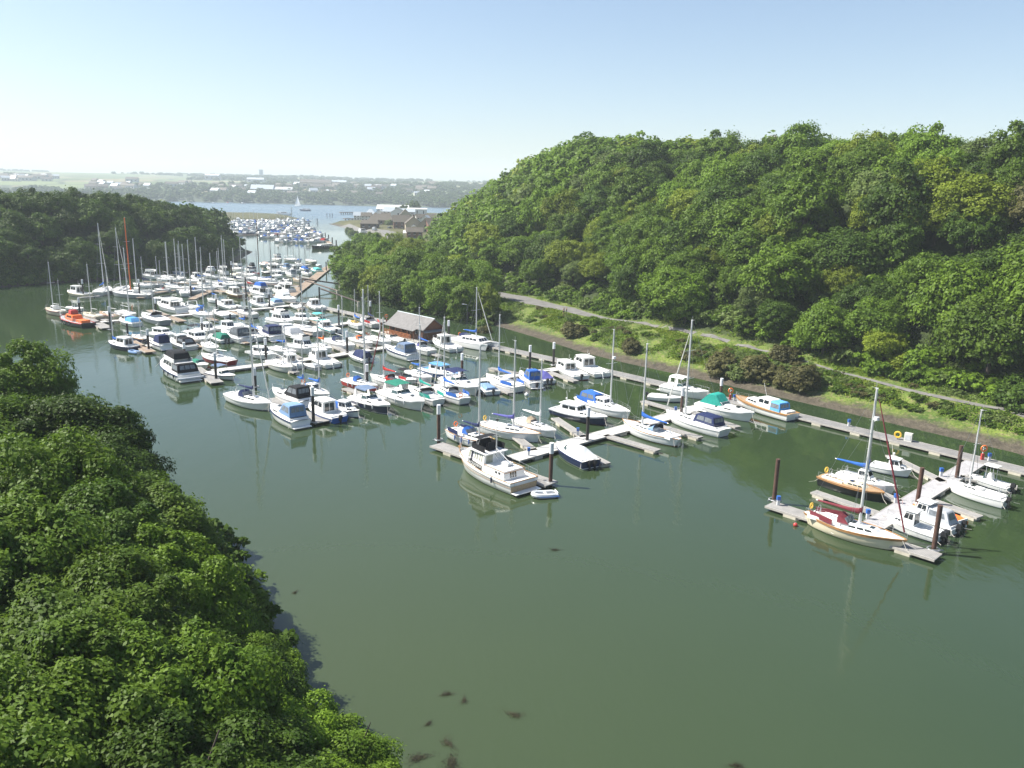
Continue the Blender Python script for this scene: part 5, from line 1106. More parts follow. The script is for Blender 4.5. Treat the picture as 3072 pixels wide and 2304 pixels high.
# --- second pontoon
Rb((1592,1493), (1672,1487), 'white inflatable dinghy with blue band at the white trawler yacht stern', hull='palegrey', band='blue', ob=0)
Y((1492,1358), (1352,1308), 'white yacht with bright blue sprayhood and navy boom cover behind the trawler yacht', pxtop=1037, m=.62, cover='navy', hood='blue', dodger='navy', gen=None, teakrail=1, fendcol='blue', fend=-1, buoy='orange')
Y((1622,1330), (1440,1290), 'white yacht with purple boom cover and buff mast', pxtop=1023, m=.56, cover='purple', gen=None, teakrail=1, buoy='yellow', mastcol=None, boot='white')
Y((1669,1318), (1548,1276), 'white yacht with white sail cover and pale grey hood', pxtop=1079, m=.60, cover='white', hood='tan', boot='darkgrey', gen=None, boom=3.4)
Rn((1667,1352), (1775,1408), 'navy hulled day boat under a pale grey cover, nearest the camera', hull='navy', boot='white', stripe='navy', cover='palegrey', ch=.85, slope=1, ob=2, L=7.2, free=.3)
Fi((1822,1280), (1664,1238), 'navy and rust hulled workboat with white deckhouse beside the capped pile', hull='navy', boot='brown', stripe='grey', house=(-.30,.02), hh=1.15, ob=0, shape='work', fendcol='navy')
Y((1890,1262), (1738,1210), 'white yacht with royal blue cockpit tent and bare mast', pxtop=990, m=.62, tent='blue', ds=1.0, gen=None, cover=None, boom=3.6, boot='darkred', radar=.62, dodger='blue')
Y((1866,1284), (2038,1343), 'long white yacht with blue boom cover and teal sprayhood, bow to the pontoon', pxtop=1032, m=.64, cover='blue', hood='steelblue', gen=None, shape='canoe', boot='black', boom=4.4, fend=-1, teakrail=1, anti='darkred')
Y((1995,1254), (2176,1313), 'white yacht with navy cockpit tent and the thick furled headsail', pxtop=961, m=.66, tent='navy', gen='white', cover=None, boot='white', boom=3.6, stay=.93, anti='navy')
Mc((2262,1270), (2100,1226), 'white sports cruiser under a teal green cover', canopy='teal', blind=1, slope=1, boot='white')
Mc((2126,1202), (1990,1172), 'white hardtop cruiser with navy cover at its stern, by the long pontoon', arch=1, bimini='white', boot='white', short=1)
Rn((2052,1208), (1944,1197), 'small white speedboat with low windscreen beside the hardtop cruiser', ob=1)
Fi((1671,1108), (1745,1142), 'white cabin boat with rust red bottom near the lifebuoy stand', anti='darkred', boot='darkred', house=(-.05,.30), hh=1.3, ob=1)
Fi((1722,1098), (1808,1134), 'white pilothouse boat with orange liferaft on its roof', house=(-.02,.28), hh=1.6, ob=1, fend=-1, obcol='white')
Mc((1560,1136), (1610,1168), 'white cruiser with bright blue box canopy', canopy='blue', boot='white', ob=1)
Rn((1592,1126), (1647,1154), 'day boat under a slate purple cover with twin outboards', cover='purple', ch=.9, slope=1, ob=2)
Y((1458,1142), (1561,1180), 'white yacht with crumpled blue boom cover and blue dodgers', pxtop=945, m=.62, cover='blue', dodger='blue', gen=None, boom=3.6)
Rn((1426,1157), (1474,1188), 'small boat with steel blue cockpit cover and black outboard', cover='steelblue', ch=.5, ob=1)
Mc((1443,1190), (1345,1149), 'large white sports cruiser with navy bimini', bimini='navy', arch=1, boot='white')
Y((1302,1176), (1396,1216), 'round sterned white yacht with red lifebuoy and blue dodgers', pxtop=952, m=.66, cover='blue', gen='white', dodger='blue', buoy='orange', shape='sail', boot='navy', hood='white')
Y((1225,1178), (1318,1220), 'small white yacht with jade green boom cover', pxtop=975, m=.60, cover='teal', gen=None, dodger='teal', hood='black', boot='darkgrey')
Mc((1275,1238), (1156,1190), 'large white sports cruiser with dark green canopy', bimini='green', canopy=None, arch=1, fend=-1, boot='white', frame='alu')
Mc((1172,1247), (1066,1208), 'navy hulled sports cruiser with grey canopy', hull='navy', boot='white', stripe='white', bimini='slate', arch=1, fend=-1)
Fi((1080,1255), (996,1236), 'small white cabin boat with blue tarpaulin over its well', cover='blue', clear=0, house=(-.15,.12), hh=1.2, ob=0, shape='work', fend=-1, stripe='navy')
Fi((930,1232), (1022,1270), 'blue hulled boat with open backed white wheelhouse', hull='blue', stripe='white', boot='blue', house=(-.16,.18), hh=1.6, ob=1, shape='work')
Mc((815,1240), (904,1286), 'white cruiser with royal blue canopy at the pontoon corner', canopy='steelblue', stripe='navy', boot='white')
Mc((818,1190), (924,1224), 'white cruiser with black canopy and red dinghy on the bow', canopy='black', boot='white', frame='black')
Y((815,1236), (690,1198), 'white yacht with navy boom cover and a bright blue dinghy on deck', pxtop=905, m=.60, cover='navy', hood='navy', gen='white', boom=3.8, boot='navy')
Y((990,1206), (898,1173), 'white motorsailer with two masts under blue covers', pxtop=966, m=.68, pxmiz=1020, cover='blue', hood='blue', gen=None, boot='darkred', buoy='orange', ds=.95)
Y((1134,1178), (1034,1154), 'red hulled yacht with blue cockpit cover', pxtop=870, m=.62, hull='red', boot='white', stripe='white', cover=None, hood='blue', gen=None, fend=-1, buoy='orange')
Y((1110,1142), (1212,1168), 'white yacht with red hood and red boom cover', pxtop=955, m=.58, cover='red', hood='red', gen='maroon', dodger='red', boot='white')
Rn((1250,1154), (1192,1138), 'white speedboat with black cover beside the red hooded yacht', cover='black', bimini='black', ob=1)
Y((1297,1152), (1224,1128), 'small white yacht berthed beside the blue hulled motorsailer', pxtop=990, m=.50, cover='blue', gen=None, boot='darkgrey', buoy='yellow')
Fi((1375,1146), (1270,1117), 'blue hulled motorsailer with pale blue cabin top', hull='blue', boot='blue', stripe='white', house=(-.20,.14), hh=1.25, roof='skyblue', ob=0, deck='blue', shape='work')
# --- by the floating hut
Mc((1154,1056), (1240,1082), 'white cruiser with slate blue canopy near the timber hut', canopy='slate', stripe='navy', boot='white')
Y((1222,1042), (1297,1068), 'small white yacht with violet hood in front of the timber hut', cover='blue', hood='purple', gen=None, top=8.5, m=.5)
Fi((1300,1033), (1370,1058), 'white pilothouse boat at the right end of the timber hut', house=(-.05,.15), hh=1.7, ob=1, obcol='white')
Rn((1157,1018), (1212,1032), 'white speedboat with dark seats against the timber hut', ob=1, shape='motor')
Y((1175,1042), (1100,1023), 'white yacht with dark red waterline in front of the hut veranda', boot='darkred', cover='white', gen=None, top=10.5, m=.55)
Rn((1048,1070), (1106,1090), 'white speedboat under a round navy hood', cover='navy', ch=1.2, ob=1)
Y((1066,1055), (977,1031), 'tall sided white yacht with navy sprayhood', hood='navy', cover=None, gen=None, top=10, m=.6, boot='white', boom=2.6)
Y((1119,1046), (1055,1027), 'cream yacht with orange sprayhood', hood='orange', cover='white', gen=None, top=9.5, m=.55, hull='offwhite')
Y((997,1061), (941,1046), 'small white yacht with orange boom cover', cover='orange', gen=None, pxtop=915, m=.55)
Fl((947,1067), (874,1049), 'white flybridge cruiser beside the orange covered yacht', boot='white')
Fi((930,1079), (1000,1106), 'white cabin boat with blue buckets in its well', house=(-.02,.20), hh=1.6, cover=None, ob=1, obcol='white')
Fi((864,1086), (904,1107), 'white boat with twin oval cabin doors', house=(-.1,.22), hh=1.3, ob=1, obcol='white')
Rn((899,1104), (944,1114), 'grey open boat under a flat cover', cover='grey', ch=.4, hull='grey', ob=0, screen=0)
Y((879,1122), (810,1097), 'small white sloop with green cockpit, beside the plank walkway', pxtop=975, m=.62, cover=None, gen='white', hull='offwhite', boot='navy')
Fi((832,1082), (747,1066), 'white boat with rounded wheelhouse and light blue boom cover', house=(-.22,.10), hh=1.2, ob=0, shape='canoe', roof='white', mast=0, fend=1, fendcol='black')
Y((890,1072), (812,1056), 'white yacht with red waterline and blue boom cover', pxtop=938, m=.58, cover='blue', gen=None, boot='darkred', anti='darkred')
Y((605,1078), (700,1100), 'dark red hulled yacht with white deck', hull='darkred', boot='white', stripe='white', top=9.5, m=.5, cover=None, gen='white', boom=3.0)
Rn((707,1143), (631,1126), 'white day boat with blue hood at the pontoon end', bimini='slate', ob=1, boot='black', stripe='navy')
Rn((624,1109), (577,1094), 'little white boat with dark green cover', cover='green', ch=.45, hull='white', boot='green', ob=0)
Fl((490,1106), (570,1146), 'white motor yacht with black canopies and grey dinghy at its stern', top_canopy='black', aft_canopy='black', blind=1, stripe='navy', fend=1, fendcol='black', raft=1)
Y((651,1061), (616,1041), 'small white yacht with rope-hung rails, left of the red hull', top=9.0, m=.5, cover=None, gen=None)
# --- third row from the front
Mc((662,1010), (735,1031), 'white cruiser with dark green canopy and flat transom', canopy='darkgrey', boot='white', ob=0)
Y((725,1004), (787,1027), 'white yacht with brown hood and light blue boom cover', hood='brown', cover='blue', gen=None, pxtop=930, m=.45, boot='black')
Mc((770,1001), (831,1026), 'white cruiser with navy wrap-round canopy', canopy='navy', hull='white', boot='black', stripe='black')
Fi((833,996), (896,1016), 'white boat with sloping grey cover over its well', house=(-.02,.20), hh=1.3, cover='grey', clear=0, ob=0, fend=-1)
Rn((635,1014), (686,1030), 'small boat with green tent and two outboards', cover='green', ch=1.0, ob=2)
Fi((624,1037), (566,1014), 'white cabin boat with forward windows, facing the camera', house=(-.16,.16), hh=1.3, ob=0)
Fi((514,1032), (576,1051), 'white boat with dark open cockpit beside the capped pile', house=(-.05,.12), hh=1.5, cover='black', ob=0, hull='palegrey')
Fi((555,1019), (481,1006), 'white cabin cruiser with stepped cabin and blue waterline', house=(-.30,.10), hh=1.15, ob=0, boot='navy', stripe='white')
Rn((590,1018), (540,1004), 'white speedboat with black folding hood', bimini='black', ob=1)
Fi((648,1007), (596,995), 'white pilothouse boat with domed white roof', house=(-.15,.15), hh=1.5, ob=0)
Fi((715,1003), (654,989), 'white pilothouse boat with red waterline and tall funnel', house=(-.12,.14), hh=1.5, ob=0, boot='darkred', anti='darkred')
Y((755,998), (706,984), 'small white yacht with blue cover behind the red lined pilothouse boat', cover='blue', gen=None, top=8.5, m=.6)
Fi((952,985), (1010,1002), 'white motor boat with pale green windscreen', house=(.0,.16), hh=1.1, ob=1, deck='white', stripe='turquoise')
Y((882,988), (955,1010), 'large white yacht with black sheer line', stripe='black', pxtop=828, m=.62, cover=None, gen=None, boot='white', boom=3.2)
Fi((926,976), (880,961), 'white cabin boat with brown covers on its bow', house=(-.1,.15), hh=1.25, ob=0, roof='white')
Rn((990,974), (936,962), 'white open boat with turquoise deck stripe', stripe='turquoise', fore='turquoise', bimini='turquoise', ob=0)
Y((1046,974), (1086,990), 'white yacht with orange cabin front and blue boom cover', cabin='yellow', cover='blue', gen=None, pxtop=870, m=.5)
Y((1085,967), (1128,986), 'small yacht with navy and red covers beside the hut', cover='navy', hood='navy', dodger='red', gen=None, top=9, m=.5)
Fl((880,986), (815,968), 'two tier white motor yacht in the middle of the third row', boot='white')
# --- left end
Fi((325,1041), (403,1055), 'navy hulled motorsailer with white wheelhouse and blue boom cover', hull='navy', boot='navy', stripe='navy', house=(-.28,.06), hh=1.45, shape='work', ob=0, pxtop=870, mx=.32, sail='blue')
Rb((391,1056), (421,1060), 'grey inflatable dinghy behind the navy motorsailer', hull='steelblue', ob=0)
Mc((449,1034), (500,1052), 'white cruiser wrapped in a navy cover at the pontoon end', canopy='navy', blind=1, stripe='navy')
Y((398,1018), (442,1031), 'small wooden trimmed sloop behind the pontoon end', stripe='teak', hull='navy', top=8.0, m=.4, cover=None, gen=None)
Y((140,936), (192,948), 'beige two masted ketch furthest to the left', hull='beige', boot='darkred', stripe='maroon', pxtop=787, m=.58, pxmiz=841, cover=None, gen=None, deck='cream', cabin='cream', ds=1.0)
Rn((250,936), (209,928), 'little white motor boat behind the red workboat', ob=1)
Y((253,950), (301,963), 'beige yacht with bare boom beside the red workboat', hull='beige', pxtop=793, m=.5, cover=None, gen=None, cabin='cream', deck='cream', boot='brown')
Y((301,948), (357,961), 'pinkish cream yacht with varnished deck', hull='cream', boot='maroon', stripe='pink', pxtop=800, m=.45, cover=None, gen=None, deck='teak')
Y((420,956), (364,945), 'white yacht with two bare masts beside the dark dinghy cover', pxtop=745, m=.62, cover=None, gen=None, boot='grey', boom=3.6)
Fi((362,969), (414,981), 'white cabin boat with light blue canopy and orange fender', cover='skyblue', clear=0, house=(-.02,.2), hh=1.2, ob=0, shape='work', boot='palegrey')
Y((420,953), (488,976), 'grey hulled yacht with a black dinghy upturned on deck', hull='grey', boot='grey', top=11.5, m=.5, hood='navy', cover=None, gen=None)
Fi((209,884), (272,892), 'white motor boat with large white awning, far left', house=(-.1,.2), hh=1.9, ob=0, hull='cream', shape='work')
Y((350,868), (299,894), 'white yacht stern-on with the tallest grey mast', pxtop=670, m=.56, cover='blue', gen='white', boot='white', L=13)
Y((385,870), (338,886), 'dark hulled yacht next to the tallest mast', pxtop=684, m=.5, hull='darkgrey', boot='grey', stripe='white', cover=None, gen='white', L=12)
Y((366,890), (428,894), 'grey steel sailing ship with thick orange mast', hull='grey', boot='grey', pxtop=653, m=.52, mastcol='orange', cover=None, gen=None, ds=.9, L=13)
Fl((475,925), (548,941), 'white flybridge motor yacht on the cross pontoon, left', stripe='white', boot='white')
Mc((545,925), (588,938), 'white cruiser with a dark dinghy on its foredeck', boot='white', arch=1)
Y((640,961), (580,944), 'white yacht with blue covers at the end of the fifth row', pxtop=786, m=.56, cover='blue', hood='blue', gen=None, boot='grey')
Rn((643,940), (690,955), 'white open boat beside the blue covered yacht', ob=1, screen=1)
Fi((652,918), (712,932), 'white motor boat with curved white hood', house=(-.1,.1), hh=1.2, ob=1)
Fi((680,884), (727,894), 'brown wooden fishing boat with white wheelhouse roof', hull='timber', boot='brown', stripe='cream', house=(-.15,.15), hh=1.7, ob=0, shape='work', cabin='offwhite', deck='cream')
Fl((748,885), (806,894), 'white flybridge cruiser with royal blue bridge cover', top_canopy='blue', blind=1, boot='white')
Fi((751,914), (808,926), 'white hardtop boat with large side windows', house=(-.05,.18), hh=1.6, ob=1)
Fi((818,878), (850,884), 'white pilothouse boat with domed roof by the wide walkway', house=(-.2,.15), hh=1.5, ob=0)
Fl((822,874), (872,882), 'white motor boat with long white stern by the wide walkway', boot='white')
Y((712,942), (767,956), 'white yacht with dark blue cockpit in the fifth row', cover=None, hood='navy', gen=None, pxtop=800, m=.55, fend=1)
Rn((822,926), (856,950), 'white inflatable-sided speedboat with red fenders', L=6.5, ob=1, hull='white', stripe='red')
Rn((873,921), (906,930), 'small white open boat at the inner end of the fifth row', ob=1)
Mc((890,913), (837,900), 'white cruiser next to the main walkway corner', boot='black', blind=1, canopy='white')
Fi((926,919), (964,933), 'white fishing boat with red flag tied to the main walkway', house=(-.05,.15), hh=1.5, ob=1, obcol='white')
Rn((812,906), (838,918), 'small boat with pale blue hood beside the capped pile', cover='steelblue', ch=.9, ob=0)
# --- the crowded rear rows
for b, s, k, o, lab in [
 ((430,834),(476,838),'fly',{},'boxy white flybridge boat in the rear left corner'),
 ((520,843),(482,836),'yacht',dict(pxtop=727,m=.5,gen=None),'white yacht behind the boxy flybridge boat'),
 ((556,829),(522,823),'yacht',dict(hull='steelblue',pxtop=735,m=.5,gen=None),'steel blue yacht at the back of the rear left row'),
 ((536,838),(548,845),'yacht',dict(pxtop=724,m=.5,gen=None,L=8.5),'white yacht stern-on in front of the steel blue yacht'),
 ((577,836),(602,843),'fisher',dict(house=(-.15,.15),ob=0),'white boat with rounded dark doorway in the rear left row'),
 ((608,833),(652,837),'fly',dict(top_canopy='white'),'tall white houseboat with a flat canopy'),
 ((655,822),(681,826),'fly',{},'white cruiser behind the tall houseboat, right side'),
 ((693,843),(663,840),'yacht',dict(pxtop=720,m=.5,gen=None),'white yacht in front of the rear houseboat'),
 ((450,862),(490,863),'yacht',dict(hull='grey',pxtop=770,m=.45,gen=None),'dull grey yacht in the second rear row'),
 ((463,876),(512,878),'yacht',dict(hull='palegrey',hood='red',top=9,gen=None),'grey yacht with dull red cockpit cover'),
 ((495,859),(530,862),'fisher',dict(hull='steelblue',house=(-.1,.2),ob=0),'blue-grey cabin boat behind the red covered yacht'),
 ((552,878),(546,893),'yacht',dict(pxtop=733,m=.5,gen=None,L=9.5),'white yacht seen from its stern with double spreaders'),
 ((566,881),(596,881),'yacht',dict(L=8.5,hull='grey',pxtop=720,m=.5,gen=None,hood='blue'),'grey yacht alongside the stern-on yacht'),
 ((595,857),(630,862),'fisher',dict(house=(-.1,.2),ob=0,hull='offwhite'),'offwhite cabin boat at the inner end of the second rear row'),
 ((638,864),(676,870),'yacht',dict(cover='blue',hood='white',pxtop=755,m=.5,gen=None),'white yacht with round pale hood and blue covers'),
 ((731,819),(703,813),'fly',dict(aft_canopy='slate'),'cruiser with slate canopies at the open end of the rear row'),
 ((738,806),(763,809),'cruiser',dict(hull='navy',canopy='black'),'dark motor boat with black canopy, rear row'),
 ((770,838),(746,830),'fly',{},'bright white upright cabin boat, middle of the rear rows'),
 ((700,827),(722,831),'run',dict(cover='cream',ch=.5,ob=0),'small cream covered boat, rear row'),
 ((782,796),(808,801),'run',dict(cover='pink',ch=.8,ob=0),'boat with pink striped cover at the very back'),
 ((790,819),(809,823),'run',dict(hull='black',ob=0),'black hulled launch among white boats, rear row'),
 ((805,811),(829,819),'fly',dict(stripe='olive'),'cream topped cruiser with olive windows, rear row'),
 ((849,837),(822,832),'fisher',dict(house=(-.15,.15),ob=0),'white domed cabin boat right of the rear black launch'),
 ((802,843),(830,847),'yacht',dict(hood='navy',pxtop=748,m=.5,gen=None),'white yacht with dark hood, middle of the rear rows'),
 ((842,809),(869,813),'cruiser',dict(canopy='steelblue'),'cruiser with pale blue canopy, right of the rear rows'),
 ((858,827),(884,833),'cruiser',dict(canopy='grey'),'cruiser with grey canopy in front of the pale blue one'),
 ((850,843),(869,847),'run',dict(ob=1),'open white boat in front of the grey canopied cruiser'),
 ((872,813),(893,818),'fisher',dict(house=(-.1,.15),ob=0,hull='palegrey'),'grey cabin boat, right of the rear rows'),
 ((880,843),(904,849),'yacht',dict(hull='beige',top=9,gen=None,deck='teak'),'beige boat with cluttered cockpit by the tall mooring boom pile'),
 ((885,796),(908,799),'cruiser',dict(bimini='blue'),'white cruiser with blue bimini, far right of the rear rows'),
 ((905,809),(926,813),'run',dict(cover='blue',ch=1.0,ob=0),'boat under a crumpled royal blue cover'),
 ((906,823),(932,829),'yacht',dict(hood='blue',cover='blue',top=10,gen=None),'white yacht with blue canvas next to the wide walkway'),
 ((933,812),(953,819),'run',dict(hull='turquoise',cover='turquoise',ch=.9,ob=0),'turquoise boat beside the wide walkway'),
 ((950,797),(962,800),'rib',dict(ob=0,hull='palegrey',L=3.6),'upturned-looking pale dinghy at the end of the wide walkway'),
 ((919,786),(943,793),'yacht',dict(hull='offwhite',stripe='olive',boot='olive',top=9,gen=None),'offwhite yacht with olive waterline at the far right end'),
 ((905,787),(856,783),'yacht',dict(hull='palegrey',pxtop=620,m=.5,gen=None,pxmiz=690),'long grey two masted ship at the back of the marina'),
 ((850,791),(820,782),'fly',dict(L=9),'white motor boat behind the pink covered boat'),
 ((795,849),(760,843),'yacht',dict(hull='white',mastcol='brown',pxtop=660,m=.5,gen=None,cover='maroon',L=12),'white ship with two thick dark masts in the middle'),
 ((712,839),(743,846),'yacht',dict(pxtop=715,m=.5,gen=None),'white yacht between the dark masts and the upright cabin boat'),
 ((725,869),(762,873),'yacht',dict(hull='cream',stripe='red',pxtop=740,m=.5,gen=None,cover='red'),'cream yacht with red covers behind the brown fishing boat'),
 ((770,862),(790,866),'run',dict(ob=1),'small white launch behind the blue topped flybridge cruiser'),
 ((835,862),(858,868),'fisher',dict(house=(-.1,.15),ob=0),'white cabin boat tied inside the wide walkway'),
 ((622,905),(655,910),'yacht',dict(pxtop=760,m=.5,gen=None,cover='blue'),'white yacht in the gap behind the brown fishing boat, left'),
 ((505,905),(470,899),'run',dict(ob=0,hull='grey'),'low grey boat in front of the orange masted ship')]:
    add_boat(k, b, s, o, lab)
for i, (x, yt, yb, rz, Lb, cov, lab) in enumerate([(395,716,884,200,9,None,'slim white yacht left of the orange mast'),(432,771,862,160,8,'navy','short masted white yacht behind the capped pile at the orange mast'),(506,726,846,170,9,None,'white yacht at the back, left of the stern-on yacht'),(594,713,851,165,9,'blue','white yacht with blue cover behind the round doorway boat'),(602,743,872,175,8.5,None,'white yacht inside the brown plank pontoon'),
   (653,747,857,20,8.5,'white','white yacht below the tall houseboat'),(677,707,859,165,9.5,None,'tall masted white yacht behind the brown fishing boat'),(705,745,858,170,8.5,'navy','white yacht with navy cover right of the round pale hood'),(730,720,829,170,9,None,'white yacht just behind the cream covered boat'),(815,719,856,15,9,'blue','white yacht with blue cover inside the wide walkway'),(829,715,801,20,9.5,None,'white yacht between the pink cover and the pale blue canopy'),
   (895,712,802,15,9,None,'white yacht left of the turquoise boat at the back'),(540,717,870,165,9,None,'white yacht behind the stern-on yacht with double spreaders'),(780,752,876,20,8.5,'maroon','white yacht with maroon cover beside the blue topped flybridge'),(835,745,822,170,8.5,None,'white yacht amid the rear right boats')]):
    p = P(x, yb); a = R(rz); d = Vector((math.cos(a), math.sin(a), 0))*Lb/2; add_boat('yacht', PR(p+d), PR(p-d), dict(pxtop=yt, m=.5, gen=None, cover=cov), lab)
settle()
# ================================================================ THE FAR MARINA, HOUSES, FAR SHORE
FB = []
def far_boat(seed, kind, hull, top):
    r = random.Random(seed); H_ = Hull(9.5, 3.1, .95, 1.4, 'sail' if kind == 'yacht' else 'motor'); mb = MB(); rings = []
    for i in range(7):
        t = i/6; rings.append([(H_.xs(t, f), H_.b(t)*w*s, z*(H_.z(t) if z > .1 else 1)) for s in (1,) for f, w, z in ((0,.6,-.2),(.3,.9,.1),(1,1,1))] + [(H_.xs(t, f), -H_.b(t)*w, z*(H_.z(t) if z > .1 else 1)) for f, w, z in ((1,1,1),(.3,.9,.1),(0,.6,-.2))])
    mb.loft(rings, 0)
    if kind == 'yacht':
        p, q = frus(-1, 2.6, .9, .55, 1.0, 1.5, 0, .4); mb.hexa(p, 1); mb.panel(q['port'], .2, .8, .4, .8, .02, 2); mb.panel(q['stbd'], .2, .8, .4, .8, .02, 2); mb.tube((.5,0,1.2),(.5,0,r.uniform(10.5,13)),.09,.07,6,3); mb.tube((.4,0,2.4),(-3,0,2.5),.16,.12,6,4); mb.hexa(frus(-2.2,-.6,.85,.8,1.2,2.0,.1,.4)[0], 4)
    else:
        p, q = frus(-1.8, 2.4, 1.15, .95, 1.0, 2.35 if kind == 'fly' else 2.0, .1, .9); mb.hexa(p, 1)
        for sd in ('port', 'stbd', 'front', 'back'): mb.panel(q[sd], .08, .92, .4, .85, .02, 2)
        if kind == 'fly': p, q = frus(-2.0, 1.0, 1.0, .8, 2.36, 3.0, -.1, -.1, 1.0); mb.hexa(p, 1); mb.hexa(frus(-1.6,.4,.9,.7,3.0,3.7,.2,.3)[0], 4)
        else: mb.hexa(frus(-4.2,-1.7,1.2,1.1,1.0,2.1,.4,0,.8)[0], 4)
    o = mb.build('far_boat', [gel(hull), gel('white'), GLASS, ALU, canvas(top)]); me = o.data; bpy.data.objects.remove(o); return me
KINDS = [(far_boat(1,'yacht','white','blue'), 'yacht', 'white yacht with blue covers'), (far_boat(2,'yacht','white','navy'), 'yacht', 'white yacht with navy covers'), (far_boat(3,'yacht','offwhite','white'), 'yacht', 'white yacht with white covers'), (far_boat(4,'fly','white','white'), 'motor yacht', 'white flybridge boat'), (far_boat(5,'fly','white','navy'), 'motor yacht', 'white flybridge boat with navy top'),
         (far_boat(6,'cruiser','white','white'), 'motor boat', 'white motor boat'), (far_boat(7,'cruiser','white','blue'), 'motor boat', 'white motor boat with blue cover'), (far_boat(8,'cruiser','white','red'), 'motor boat', 'white motor boat with red cover'), (far_boat(9,'cruiser','navy','grey'), 'motor boat', 'dark hulled motor boat')]
frng = random.Random(42)
ROWS = [('the nearest row', 727, 846, 1010, 16.5, 8, 2), ('the second row', 715, 790, 975, 15.5, 8, 2), ('the third row', 703, 684, 960, 16, 8, 2), ('the fourth row', 692, 682, 945, 15.5, 7, 1.5), ('the fifth row', 682, 684, 930, 15, 7, 1.5), ('the sixth row', 673, 690, 925, 15, 6, 1), ('the back row', 666, 700, 940, 15, 6, 1)]
for row, y, xa, xb, st, jx, jy in ROWS:
    x = xa; items = []
    while x < xb:
        k = frng.choices(range(9), [3,2,2.5,3,1.5,5,1.5,.7,.8])[0]
        if not (row == 'the nearest row' and x > 985): items.append((x + frng.uniform(-jx, jx)*.4, y + frng.uniform(-jy, jy), k))
        x += st
    cnt = {}
    for x, yy, k in items: cnt[k] = cnt.get(k, 0) + 1
    seen = {}
    for x, yy, k in items:
        p = P(x, yy); o = bpy.data.objects.new({'yacht': 'sailing_yacht', 'motor yacht': 'flybridge_cruiser', 'motor boat': 'motor_cruiser'}[KINDS[k][1]], KINDS[k][0]); C.objects.link(o); o.location = (p.x, p.y, 0)
        o.rotation_euler.z = R(frng.choice([70, 250, 75, 255]) + frng.uniform(-9, 9)); o.scale = (frng.uniform(.85, 1.15),)*3; n = seen.get(k, 0); seen[k] = n+1
        tag(o, (ORD[min(n, 11)] + ' ' if cnt[k] > 1 else '') + KINDS[k][2] + ' in ' + row.replace('the ', '') + ', far marina', KINDS[k][1], 'boats in the far marina')
for i, (pts, lab) in enumerate([([(690,706),(800,704),(905,700)], 'far marina pontoon, nearer cross one'), ([(690,686),(800,684),(905,681)], 'far marina pontoon, farther cross one'), ([(916,676),(960,706),(1012,748)], 'far marina spine pontoon on its right side'), ([(820,718),(900,722),(975,724)], 'far marina pontoon behind the black barge')]):
    q = [P(x, y, .4) for x, y in pts]; root = empty('pontoon', (q[0].x, q[0].y, 0)); 
    for a, b in zip(q, q[1:]): deckrun(root, Vector((q[0].x, q[0].y, 0)), 0, a, b, 2.4, DECKW['brown'], 'walkway', floats=False)
    tag(root, lab, 'pontoon', 'pontoons of the far marina')
for xt, yt, yb, lab in [(856,657,675,'behind the back row, middle'),(952,655,672,'left of two by the right bank'),(976,698,716,'right of the far spine pontoon'),(986,704,722,'beside the far spine pontoon tip'),(997,712,733,'second pile right of the black barge'),(1009,720,745,'at the right end of the black barge'),(1022,737,774,'alone in open water right of the barge'),(772,690,712,'at the left end of the second row'),(834,700,724,'left of the nearest row'),(914,659,672,'among the back row, right'),(981,640,653,'leftmost of the dolphin piles'),(990,640,653,'middle one of the dolphin piles'),(997,640,653,'rightmost of the dolphin piles')]:
    pile(xt, yt, xt, yb, 0, 0, 'dark pile ' + lab + ', far marina', r=.32)
# --- boats out on the haven
def haven_yacht(x, y, s, label):
    p = P(x, y); root = empty('sailing_yacht', (p.x, p.y, 0), R(160)); k = s; mb = MB(); H_ = Hull(11*k, 3.2*k, 1.0*k, 1.4*k, 'sail'); H_.mesh([ANTIF['navy'], gel('white'), gel('white'), gel('white')], root, 7); H_.deck(NONSLIP, root, n=5); mb.tube((.5,0,1),(.5,0,15*k),.12); mb.build('mast', ALU, root)
    s1 = MB(); s1.add([(.4,0,2.2*k),(-4.6*k,.4,2.3*k),(-2.4*k,.6,7*k),(.4,.0,14.6*k)], [(0,1,2,3)]); s1.add([(.4,.06,2.2*k),(-4.6*k,.46,2.3*k),(-2.4*k,.66,7*k),(.4,.06,14.6*k)], [(0,1,2,3)]); s1.build('mainsail', WHITEF, root); s2 = MB(); s2.add([(.7,0,13*k),(5.2*k,0,1.6*k),(1.0,-.9,1.9*k)], [(0,1,2)]); s2.add([(.7,0.05,13*k),(5.2*k,0.05,1.6*k),(1.0,-.85,1.9*k)], [(0,1,2)]); s2.build('jib', WHITEF, root); tag(root, label, 'yacht')
haven_yacht(894, 619, 1.25, 'nearer of two yachts under white sail on the haven'); haven_yacht(901, 608, 1.25, 'farther of two yachts under white sail on the haven')
for x, y, k, rz, s, lab in [(915,633,8,175,1.7,'dark launch under way on the haven'),(852,646,5,10,1.9,'white launch with a wake beyond the far marina'),(729,612,2,60,1.3,'moored white yacht on the far side of the haven, leftmost'),(575,611,5,20,1.3,'moored white boat near the wooded far shore, left'),(640,611,5,100,1.3,'moored white boat near the wooded far shore, middle'),(690,610,7,30,1.3,'moored boat near the wooded far shore, right')]:
    p = P(x, y); o = bpy.data.objects.new('sailing_yacht' if k == 2 else 'motor_cruiser', KINDS[k][0]); C.objects.link(o); o.location = (p.x, p.y, 0); o.rotation_euler.z = R(rz); o.scale = (s,)*3; tag(o, lab, 'yacht' if k == 2 else 'motor boat')
